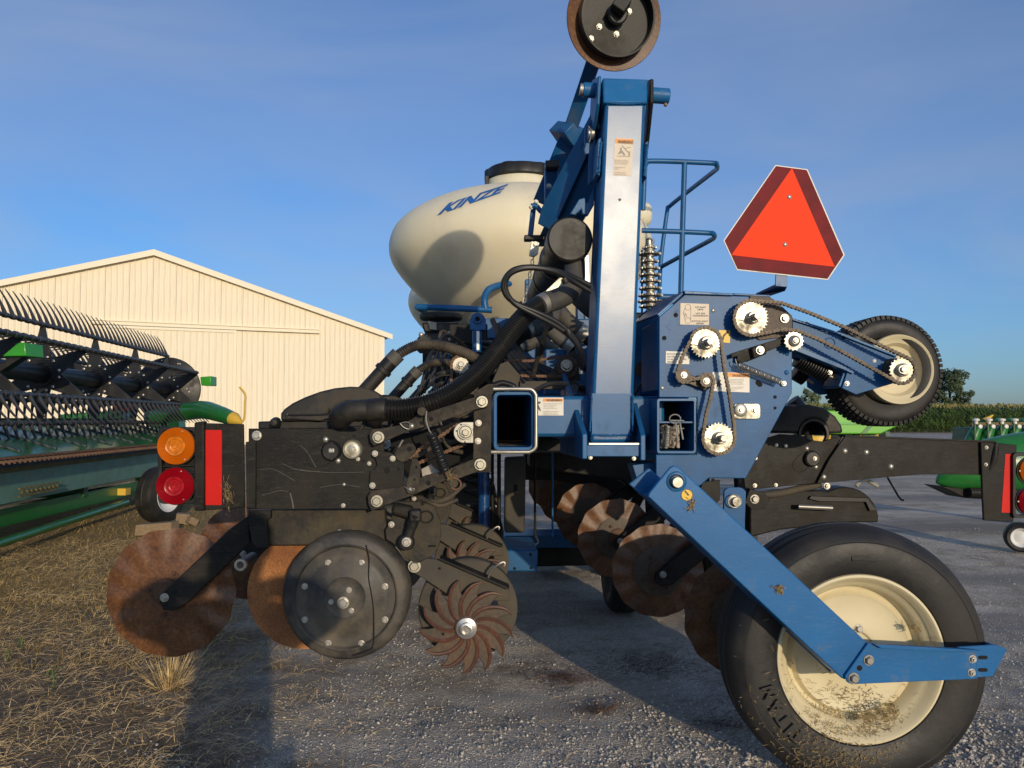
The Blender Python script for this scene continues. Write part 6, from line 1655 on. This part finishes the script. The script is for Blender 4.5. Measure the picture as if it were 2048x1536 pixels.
LATHE('rim', 1779, 741, 2.62, [(20, .02), (30, .018), (48, .030), (54, .05), (62, .056), (66, .066), (69, .068), (70.5, .062), (68, -.05), (20, -.05)], 'cream', dt, 60)
da = PL('drive_arm', [(1585, 640), (1600, 642), (1688, 672), (1792, 714), (1806, 728), (1806, 750), (1796, 764), (1712, 789), (1684, 776), (1698, 734), (1640, 712), (1585, 690)], 2.44, .010, 'blue_dusty')
PL('arm_top_flange', [(1585, 636), (1690, 668), (1794, 710), (1793, 714), (1688, 673), (1585, 640)], 2.43, .05, 'blue', da, bev=.001)
PL('arm_bottom_flange', [(1590, 690), (1700, 736), (1712, 742), (1706, 748), (1690, 740), (1588, 700)], 2.43, .12, 'blue', da, bev=.001)
mb = MB(); mb.prism(PQ([(1684, 776, 2.45), (1699, 735, 2.45), (1692, 732, 2.45), (1677, 772, 2.45)]), (0, .12, 0)); OB('stop_flange', mb, M['blue'], da, bevel=.002)
PL('back_arm', [(1612, 700), (1690, 735), (1690, 785), (1640, 790), (1616, 774)], 2.66, .01, 'blue', planter)
holes(da, [(1686, 676, 3.4)], 2.44); bolts(da, [(1615, 646, 4), (1645, 659, 3.4), (1654, 663, 3.4), (1749, 722, 4)], 2.44, 'dome', 'white'); bolts(da, [(1694, 767, 5)], 2.44)
RING('arm_boss', circ(1660, 686, 12, 24), circ(1660, 686, 9, 24), 2.437, .004, 'blue', da)
LATHE('bearing_housing', 1785, 738, 2.44, [(0, .02), (18, .02), (21, .015), (22, 0)], 'grey_paint', planter, 28)
f_ = sprocket(1803, 740, YS, 25, 20, 'zinc_y', planter); LATHE('shaft_collar', 1803, 740, YS, [(0, .022), (10, .022), (11, .012), (13.5, .010), (14, 0)], 'zinc', f_, 24); bolt(f_, 1805, 739, YS - .02, 8.5)
mb = MB(); mb.cyl(P(1803, 740, YS), P(1803, 740, YS) + Vector((0, .2, 0)), .012); OB('axle', mb, M['steel'], f_)
def bellows(name, a, b_, r, Y, n=13):
    p0, p1 = P(*a), P(*b_); ax_ = (p1 - p0); pr = []
    L_ = ax_.length
    for i in range(n):
        t = i / n; pr += [(r * .72, L_ * t), (r, L_ * (t + .25 / n)), (r, L_ * (t + .55 / n)), (r * .72, L_ * (t + .8 / n))]
    pr.append((r * .5, L_)); mb = MB(); mb.lathe(p0, ax_, [(0, 0)] + pr + [(0, L_)], 28); return OB(name, mb, M['hyd'], planter)
bellows('rubber_bellows', (1594, 716, 2.50), (1656, 750, 2.50), .032, 2.5); bellows('rubber_bellows', (1588, 742, 2.62), (1612, 756, 2.62), .030, 2.6, 6)
mb = MB(); mb.cyl(P(1654, 749, 2.50), P(1684, 765, 2.50), .006, n=10); OB('stop_bolt', mb, M['steel'], planter); bolt(planter, 1660, 745, 2.47, 5)
mb = MB(); mb.cyl(P(1608, 754, 2.62), P(1626, 766, 2.62), .007, n=10); OB('stop_bolt', mb, M['steel'], planter)
beamP('bellows_bracket', (1575, 690, 2.50), (1612, 712, 2.50), .05, .06, 'blue')

# ------------------------------------------------------------ slow vehicle triangle
YT = 2.44
sg = PL('warning_triangle', [(1551, 330), (1615, 338.5), (1689.5, 510), (1656, 560), (1474, 540), (1447, 481)], YT, .002, 'white', bev=0)
PL('red_border', [(1552, 332), (1613.5, 340), (1687, 510), (1655, 557.5), (1475.5, 538), (1449.5, 481)], YT - .0012, .001, 'smv_red', sg, bev=0)
PL('orange_triangle', [(1584, 336), (1669.5, 533.5), (1463, 510)], YT - .0024, .001, 'smv_orange', sg, bev=0)
bolts(sg, [(1578.5, 394, 5), (1570, 489, 5)], YT - .0025, 'dome')
mb = MB(); mb.prism(PQ([(1552, 545, YT + .004), (1575, 547, YT + .004), (1574, 574, YT + .004), (1551, 572, YT + .004)]), (0, .006, 0)); sb = OB('sign_bracket', mb, M['blue'], planter, bevel=.001)
mb = MB(); mb.prism(PQ([(1551, 572, YT + .004), (1574, 574, YT + .004), (1570, 582, YT + .01), (1540, 592, YT + .16), (1512, 590, YT + .16)]), (0, .002, .006)); OB('bracket_foot', mb, M['blue'], sb)

# ------------------------------------------------------------ big gauge wheel and its blue arm
WC = P(1694, 1299, 2.30); kk = K(2.22)
wax = Vector((-.05, -1, .0)).normalized()
def wz(pr): return [(r * kk, h) for r, h in pr]
mb = MB(); mb.lathe(WC, wax, wz([(166, .085), (170, .098), (180, .104), (205, .108), (228, .106), (231, .1045), (233, .106), (246, .097), (254, .082), (258, .066), (259.5, .060), (258, .056), (257, .046), (259, .042), (261, .036), (261.5, .012), (257.5, .009), (257.5, -.009), (261.5, -.012), (261, -.036), (257, -.046), (258, -.066), (246, -.097), (205, -.108), (170, -.098), (166, -.085)]), 120)
bt = OB('big_tyre', mb, M['tyre'], planter)
mb = MB(); mb.lathe(WC, wax, wz([(0, .030), (44, .030), (48, .036), (58, .037), (66, .031), (112, .030), (118, .034), (122, .026), (126, .018), (133, .022), (138, .050), (145, .062), (152, .072), (156, .092), (162, .100), (166.5, .098), (168, .09), (165, -.08), (150, -.06), (0, -.05)]), 96)
rm = OB('rim', mb, M['cream'], bt)
xw = Vector((wax.y, -wax.x, 0)).normalized() * -1; zw = Vector((0, 0, 1))
def wheelpt(r, adeg, h):
    return WC + (Vector((1, 0, 0)) * cos(radians(adeg)) + zw * sin(radians(adeg))) * (r * kk) + wax * (h - wax.x * 0)
bl_ = MB(); bl_.lathe((0, 0, 0), (0, -1, 0), [(0, .18), (1, .18), (1, 0)], 20); bl_.lathe((0, 0, 0), (0, -1, 0), [(0, .8), (.62, .8), (.76, .7), (.76, .15)], 6)
for i in range(5): inst('bolt', BOLTS[('hex', 'bolt')], wheelpt(52, 74 + 72 * i, .036), rm, scale=9.5 * kk)
mb = MB(); mb.lathe(WC, wax, wz([(0, .09), (16, .09), (22, .085), (24, .03)]), 32); OB('hub', mb, M['hyd'], rm)
mb = MB(); mb.tube([wheelpt(136, -52, .03), wheelpt(128, -53, .055)], [.0065, .004], 10); OB('valve_stem', mb, M['hyd'], rm)
# raised sidewall lettering
def arc_text(s, r0, a_mid, h, z, flip=False):
    c = bpy.data.curves.new('txt', 'FONT'); c.body = s; c.size = 1; c.align_x = 'CENTER'; c.space_character = 1.25; c.extrude = .03; c.resolution_u = 2; c.offset = .012
    tmp = bpy.data.objects.new('txt', c); me = bpy.data.meshes.new_from_object(tmp); bpy.data.objects.remove(tmp)
    sc = h / .72
    bm = bmesh.new(); bm.from_mesh(me); bmesh.ops.triangulate(bm, faces=bm.faces); bmesh.ops.subdivide_edges(bm, edges=[e for e in bm.edges if e.calc_length() > .25], cuts=2)
    for v in bm.verts:
        r = r0 + v.co.y * sc; a = a_mid - math.degrees(v.co.x * sc / (r0 + h / 2))
        hh = z + v.co.z * .05
        v.co = wheelpt(r, a, hh) - WC
    m2 = bpy.data.meshes.new('lettering'); bm.to_mesh(m2); bm.free(); m2.materials.append(M['tyre'])
    o = bpy.data.objects.new('lettering', m2); COL.objects.link(o); o.location = WC; WL[o.name] = WC.copy(); setp(o, bt)
arc_text('TITAN', 184, 212, 27, .1058); arc_text('TITAN', 184, 30, 27, .1058); 
lab = MB(); lp2 = []
for a_, r_ in [(95 - 14 * t / 10, 206) for t in range(11)] + [(81 + 14 * t / 10, 196) for t in range(11)]: lp2.append(wheelpt(r_, a_, .1085))
lab.tube(lp2, .0012, 6, closed=True); OB('sidewall_label', lab, M['tyre'], bt)
# dry mown debris on wheel
dbr = MB()
for i in range(2300):
    a = random.gauss(-95, 34); 
    if random.random() < .5: r, z = random.uniform(172, 258), .1085
    else: r, z = (random.uniform(124, 166) if random.random() < .75 else random.uniform(70, 122)), .0
    if -60 > a > -130 or random.random() < .35:
        if r < 122: z = .033
        elif r < 140: z = .03
        elif r < 168: z = .07 + (r - 145) * .0015
        else: z = .109 if r < 230 else .108 - (r - 230) * .0014
        p = wheelpt(r, a, z + .001); th = random.uniform(0, pi); L_ = random.uniform(.0012, .006) * random.choice((1, 1, 1, 1.8))
        d = (Vector((1, 0, 0)) * cos(th) + zw * sin(th)) * L_ + wax * random.uniform(-.001, .004); q = Vector((-sin(th), 0, cos(th))) * random.uniform(.0004, .0009)
        b = len(dbr.v); dbr.v += [p - d - q, p - d + q, p + d + q, p + d - q]; dbr.face([b, b + 1, b + 2, b + 3])
def clump(cx, cy, Y, n, s):
    for i in range(n):
        p = P(random.gauss(cx, s), random.gauss(cy, s), Y - random.random() * .006); th = random.uniform(0, pi); L_ = random.uniform(.004, .013)
        d = Vector((cos(th), random.uniform(-.4, .2), sin(th))) * L_; q = Vector((-sin(th), 0, cos(th))) * .0009
        b = len(dbr.v); dbr.v += [p - d - q, p - d + q, p + d + q, p + d - q]; dbr.face([b, b + 1, b + 2, b + 3])
clump(1775, 1425, 2.215, 110, 13); clump(1738, 1440, 2.21, 70, 9); clump(1832, 1254, 2.215, 30, 5)
OB('mown_debris', dbr, M['debris'], bt, angle=0, recalc=False, kind='stuff')
# arm: box section
arm = PL('wheel_arm', [(1296, 993), (1299, 985), (1340, 935), (1348, 931), (1358, 935), (1735, 1286), (1729, 1300), (1690, 1360), (1683, 1356)], 2.085, .012, 'blue_clean', bev=.003)
PL('arm_inner_plate', [(1258, 968), (1298, 936), (1420, 1040), (1700, 1300), (1660, 1345)], 2.215, .012, 'blue', arm, bev=.003)
mb = MB(); mb.prism(PQ([(1298, 994, 2.097), (1684, 1356, 2.097), (1690, 1352, 2.097), (1304, 990, 2.097)]), (0, .118, 0)); OB('arm_web', mb, M['blue'], arm)
ap = LATHE('arm_pivot', 1353, 963, 2.085, [(0, .006), (17, .006), (20, .004), (20.5, 0)], 'blue', arm, 36); LATHE('pivot_pin', 1353, 964, 2.08, [(0, .016), (10, .016), (11, .014), (11.5, 0)], 'zinc', ap, 28)
RING('pivot_ring', circ(1353, 963, 14.5, 28), circ(1353, 963, 11.8, 28), 2.076, .004, 'hyd', ap)
yd = LATHE('decal', 1374, 990, 2.0845, [(0, .0006), (11.8, .0006), (11.8, 0)], 'yellow', arm, 28); RING('decal_ring', circ(1374, 990, 12, 28), circ(1374, 990, 10.8, 28), 2.0836, .0006, 'ink', yd, bev=0)
PL('pictogram', [(1368, 982), (1371, 981), (1379, 990), (1376, 992)], 2.0836, .0005, 'ink', yd, bev=0); text('ONLY', 1370, 995, 2.6, 2.0832, 'ink', yd, rot=.6)
clump2 = MB(); dbr = clump2
clump(1559, 1180, 2.082, 26, 4); clump(1382, 1012, 2.082, 14, 3); clump(1386, 1004, 2.082, 6, 2); clump(1798, 1303, 2.09, 16, 3)
OB('straw_wisp', dbr, M['debris'], arm, angle=0, recalc=False, kind='stuff')
fb = PL('foot_bracket', [(1690, 1352), (1736, 1287), (1744, 1285), (1752, 1291), (1940, 1300), (1953, 1306), (1955, 1358), (1704, 1369), (1695, 1365)], 2.075, .009, 'blue_clean', bev=.002)
mb = MB(); mb.prism(PQ([(1744, 1286, 2.075), (1758, 1294, 2.075), (1950, 1302, 2.075), (1957, 1300, 2.075), (1940, 1297, 2.075)]), (0, -.014, 0)); OB('bracket_lip', mb, M['blue_clean'], fb, bevel=.001)
bolts(fb, [(1737, 1320, 10.5), (1707, 1356, 11)], 2.075, 'hex', 'steel'); holes(fb, [(1719, 1336, 5.5)], 2.075)
fx = PL('scraper_plate', [(1917, 1294), (1992, 1290), (2015, 1299), (1986, 1353), (1917, 1358)], 2.088, .008, 'blue_clean', bev=.002)
holes(fx, [(1960, 1315, 1972, 1315, 3.6), (1960, 1340, 1972, 1340, 3.6)], 2.088); bolts(fb, [(1945, 1318, 8), (1943, 1345, 8)], 2.075, 'nut')
mb = MB(); mb.prism(PQ([(1992, 1290, 2.096), (1940, 1272, 2.36), (1930, 1300, 2.36), (1985, 1350, 2.096)]), (-.006, 0, 0)); OB('scraper_return', mb, M['blue'], fx, bevel=.001)
# hanger plate right of the arm
hg = PL('hanger_plate', [(1447, 1045), (1449, 985)] + circ(1462, 990, 15, 6, 160, 95) + circ(1478, 990, 15, 6, 85, 20) + [(1490, 1040), (1490, 1095), (1440, 1060)], 2.30, .012, 'blue_dusty')
LATHE('pivot_pin', 1469, 1002, 2.30, [(0, .024), (8.5, .024), (9, .022), (9, .008), (13.5, .006), (14, 0)], 'zinc_y', hg, 28)
TUBE('cotter_ring', [P(1469 + 13 * cos(a), 1002 - 13 * sin(a), 2.285) for a in [2 * pi * k / 16 for k in range(14)]], .0018, 'zinc', hg, n=6, sub=2)
PL('side_hanger', [(1265, 930), (1312, 925), (1312, 985), (1290, 990), (1276, 965)], 2.50, .1, 'blue', planter)

# ============================================================ RIGHT ROW UNITS
YR = 3.08
rp_ = PL('rear_side_plate', [(1488, 957), (1520, 880), (1560, 868), (1600, 870), (1622, 880), (1645, 883), (1668, 876), (1686, 872), (1660, 920), (1634, 966), (1504, 979), (1490, 975)], YR, .01, 'black')
bolts(rp_, [(1553, 890, 3.5), (1572, 892, 3.5), (1511, 916, 4), (1510, 971, 4.2), (1552, 970, 3.6)], YR, 'nut'); bolts(rp_, [(1614, 897, 4.6), (1632, 934, 4.6)], YR, 'dome'); holes(rp_, [(1538, 889, 2.6), (1480, 962, 2.5)], YR)
RING('slot_rim', capsule(1612, 918, 1600, 930, 15, n=8), capsule(1612, 918, 1600, 930, 14, n=8), YR - .001, .0015, 'shade_tar', rp_, bev=0)
kn = LATHE('knob', 1622, 917, YR, [(0, .022), (13, .022), (15.5, .018), (16.5, .006), (17, 0)], 'plastic', planter, 32); bolt(kn, 1630, 917, YR - .024, 4.2)
bm_ = PL('light_beam', [(1690, 873), (1995, 885), (1966, 950), (1849, 948), (1634, 967), (1658, 920)], YR - .02, .012, 'black')
PL('beam_top_flange', [(1690, 870), (1990, 881.5), (1995, 885), (1690, 873.5)], YR - .025, .06, 'black', bm_, bev=.001)
bolts(bm_, [(1690, 902, 5.5), (1733, 904.5, 5.5), (1782, 933, 5.5), (1648, 954, 5.2)], YR - .02, 'dome')
lp_ = PL('light_panel', [(1962, 884), (1995, 886), (2034, 890), (2029, 1030), (2027, 1044), (1968, 1041), (1964, 960)], YR - .035, .012, 'black', bev=.003)
mb = MB(); mb.tube(PQ([(1992, 886, YR - .03), (1988, 920, YR - .035), (1978, 942, YR - .03)]), [.012, .014, .006], 12); OB('panel_crease', mb, M['black'], lp_)
bolts(lp_, [(1973, 895, 3.6), (1972, 929, 3.6)], YR - .035, 'nut')
PL('reflector_strip', [(2011, 908), (2033, 908.5), (2024, 1025.5), (2003, 1025)], YR - .0365, .0015, 'red_refl', lp_, bev=0)
RING('lamp_frame', rrect(2026, 905, 2085, 1036, 8), rrect(2032, 912, 2079, 1030, 7), YR - .05, .03, 'plastic')
lamp(2064, 942, YR - .05, 'amber', 'amber_in', .78); lamp(2061, 1003, YR - .05, 'redlens', 'redlens_in', .78)
h2 = PL('meter_hood', [(1520, 866), (1540, 830), (1560, 814), (1590, 808), (1620, 809), (1650, 816), (1672, 832), (1684, 850), (1688, 866), (1655, 868), (1650, 850), (1640, 840), (1625, 837), (1610, 842), (1602, 856), (1602, 867)], YR + .04, .10, 'hood', bev=.012, seg=3)
RING('hood_rim', circ(1628, 868, 31, 16, 180, 0) + circ(1628, 868, 31, 16, 0, -180)[1:-1], circ(1628, 868, 25, 16, 180, 0) + circ(1628, 868, 25, 16, 0, -180)[1:-1], YR + .035, .02, 'hood', h2)
PL('hood_shade_backing', [(1598, 835), (1660, 835), (1660, 870), (1598, 870)], YR + .13, .02, 'shade_tar', h2, bev=0)  # added black backing, paints the shade inside the hood opening
TUBE('seed_pipe', [P(1585, 800, YR + .1), P(1610, 830, YR + .1)], .03, 'plastic', n=18)
PL('closing_shroud', circ(1690, 1040, 68, 10, 120, 8, ry=66) + [(1757, 1045), (1700, 1045), (1560, 1060), (1500, 1075), (1500, 1000), (1560, 982), (1640, 980)], YR + .1, .10, 'black', bev=.006)
PL('shroud_band', [(1622, 992), (1735, 996), (1745, 1010), (1755, 1020), (1740, 1022), (1732, 1004), (1640, 1003), (1618, 998)], YR + .085, .02, 'plastic')
bolt(planter, 1654, 972, YR + .02, 6.5, 'nut'); mb = MB(); mb.cyl(P(1596, 1013, YR + .06), P(1664, 1016, YR + .06), .010, n=14); OB('spring_rod', mb, M['steel'], planter)
PL('rear_shank', [(1500, 978), (1530, 985), (1540, 1000), (1530, 1018), (1505, 1020), (1490, 1005)], YR - .02, .03, 'black'); bolt(planter, 1509, 998, YR - .022, 9, mat='steel')
TUBE('dirty_loom', [P(1524, 990, YR + .05), P(1560, 986, YR + .05), P(1610, 975, YR + .05), P(1640, 968, YR + .05)], .016, 'grey_paint', n=10)
TUBE('press_handle', [P(1712, 972, YR + .3), P(1722, 960, YR + .3), P(1734, 959, YR + .3), P(1755, 972, YR + .3)], .010, 'zinc_y', n=8, smooth=False)
TUBE('wire_stand', [P(1775, 955, YR + .4), P(1797, 993, YR + .4), P(1803, 1000, YR + .4), P(1807, 1000, YR + .4)], .0045, 'black', n=8, smooth=False)
PL('coulter_bracket', [(1405, 965), (1440, 960), (1440, 1000), (1420, 1020), (1395, 1000)], YR + .05, .02, 'black'); holes(planter, [(1426, 960, 3.5)], YR + .05)
REC = []
cdr = flat_disc('coulter_disc', 1317, 1142, 3.35, 92, 'rust', dish=.012, wav=.0035)
LATHE('hub', 1319, 1141, 3.35, [(0, .014), (20, .014), (23, .010), (24, 0)], 'rust_dark', cdr, 32)
LATHE('centre_plate', 1317, 1142, 3.345, [(0, .001), (48, .001), (50, 0)], 'rust_grey', cdr, 40)
bolts(cdr, [(1303, 1114, 4.2), (1288, 1160, 4.2), (1335, 1176, 4.2)], 3.34, 'nut', 'rust_dark')
car = PL('coulter_arm', [(1311, 1160), (1314, 1148), (1325, 1138), (1395, 1080), (1470, 1020), (1480, 1060), (1345, 1170), (1330, 1172), (1316, 1170)], 3.30, .03, 'black', bev=.004)
bolt(car, 1326, 1149, 3.30, 7, 'nut'); holes(car, [(1336, 1141, 3.5), (1337, 1155, 3.5), (1321, 1159, 3.5)], 3.30)
rr = REC; REC = None
for tx, ty, tY in ((1234, 1077, 3.95), (1178, 1032, 4.75), (1132, 994, 5.7), (1104, 972, 6.6)):
    dlt = P(tx, ty, tY) - P(1317, 1142, 3.35); copy_rec(rr, dlt.y, dx=dlt.x, dz=dlt.z)
copy_rec(rr, -.762 + .1, dx=.14, dz=-.03, skip=('coulter_arm',))
for o in (tank,): pass

# ============================================================ PHOTOGRAPHER (kneeling where the picture is taken; only the shadow shows)
def skin_mesh(name, verts, edges, radii, mats, parent, root=0, sub=2):
    me = bpy.data.meshes.new(name); me.from_pydata(verts, edges, [])
    o = bpy.data.objects.new(name, me); COL.objects.link(o); WL[o.name] = Vector((0, 0, 0)); setp(o, parent)
    md = o.modifiers.new('skin', 'SKIN'); md.use_smooth_shade = True
    sv = me.skin_vertices[0] if me.skin_vertices else None
    if sv is None:
        bm = bmesh.new(); bm.from_mesh(me); bm.verts.layers.skin.verify(); bm.to_mesh(me); bm.free(); sv = me.skin_vertices[0]
    for i, r in enumerate(radii):
        sv.data[i].radius = (r, r) if not isinstance(r, tuple) else r
        sv.data[i].use_root = (i == root)
    s = o.modifiers.new('sub', 'SUBSURF'); s.levels = sub; s.render_levels = sub
    for m in mats: me.materials.append(m)
    return o
M['skin'] = MAT('skin', (0.45, 0.27, 0.19), 0.5, var=0.1); M['shirt'] = MAT('work_shirt', (0.06, 0.08, 0.12), 0.85, var=0.2); M['denim'] = MAT('denim', (0.05, 0.07, 0.12), 0.85, var=0.2); M['hair'] = MAT('brown_hair', (0.06, 0.04, 0.025), 0.6, var=0.3)
person = THING('person', (.12, -.42, 0), "person in dark work shirt and jeans kneeling on the gravel to photograph the planter", "person")
PSH = -.06
bv = [(.12, -.42, .44), (.12, -.38, .60), (.11, -.32, .78), (.105, -.28, .92), (.10, -.25, 1.0), (.10, -.215, 1.08), (.10, -.20, 1.15), (.10, -.20, 1.20),
      (.27, -.27, .93), (.37, -.19, .95), (.22, -.11, 1.02), (.10, -.07, .99), (.07, -.055, 1.03),
      (-.07, -.27, .93), (-.25, -.18, .94), (-.13, -.11, 1.02), (-.06, -.07, .99), (-.045, -.055, 1.03),
      (.22, -.43, .42), (.25, -.30, .08), (.25, -.68, .07), (.25, -.80, .05),
      (.02, -.43, .43), (-.03, -.10, .50), (-.03, -.16, .10), (-.03, .0, .045)]
bv = [(x + PSH, y, z) for x, y, z in bv]
be = [(0, 1), (1, 2), (2, 3), (3, 4), (4, 5), (5, 6), (6, 7), (3, 8), (8, 9), (9, 10), (10, 11), (11, 12), (3, 13), (13, 14), (14, 15), (15, 16), (16, 17), (0, 18), (18, 19), (19, 20), (20, 21), (0, 22), (22, 23), (23, 24), (24, 25)]
br = [(.16, .12), (.15, .11), (.16, .12), (.15, .11), .055, .075, .088, .07, .065, .05, .04, .03, .035, .065, .05, .04, .03, .035, .09, .065, .045, .035, .09, .068, .045, .04]
skin_mesh('body', bv, be, br, [M['skin']], person)
skin_mesh('shirt', [bv[i] for i in (0, 1, 2, 3, 8, 9, 10, 13, 14, 15)], [(0, 1), (1, 2), (2, 3), (3, 4), (4, 5), (5, 6), (3, 7), (7, 8), (8, 9)], [(.165, .125), (.165, .125), (.175, .13), (.165, .12), .078, .062, .05, .078, .062, .05], [M['shirt']], person)
skin_mesh('trousers', [bv[i] for i in (0, 18, 19, 20, 22, 23, 24)], [(0, 1), (1, 2), (2, 3), (0, 4), (4, 5), (5, 6)], [(.17, .13), .105, .078, .06, .105, .08, .06], [M['denim']], person)
mb = MB(); mb.lathe((.10 + PSH, -.21, 1.145), (0, -.15, 1), [(0, .115), (.04, .108), (.075, .085), (.094, .05), (.098, .01), (.09, -.02)], 24); OB('hair', mb, M['hair'], person)
for s, wx in ((1, .07 + PSH), (-1, -.045 + PSH)):
    for j in range(5):
        z = 1.065 - j * .017 if j < 4 else 1.075
        L_ = (.05, .056, .054, .045, .04)[j]
        skin_mesh('finger', [(wx, -.05, z - .01), (wx - s * .012, -.035, z), (wx - s * .03, -.032, z)], [(0, 1), (1, 2)], [.009, .008, .007], [M['skin']], person, sub=1)
ph = MB(); ph.box((.01 + PSH, -.045, 1.05), (.075, .008, .15)); tag(OB('phone', ph, M['hyd'], None, bevel=.004), "black phone held up by the kneeling photographer", "phone")
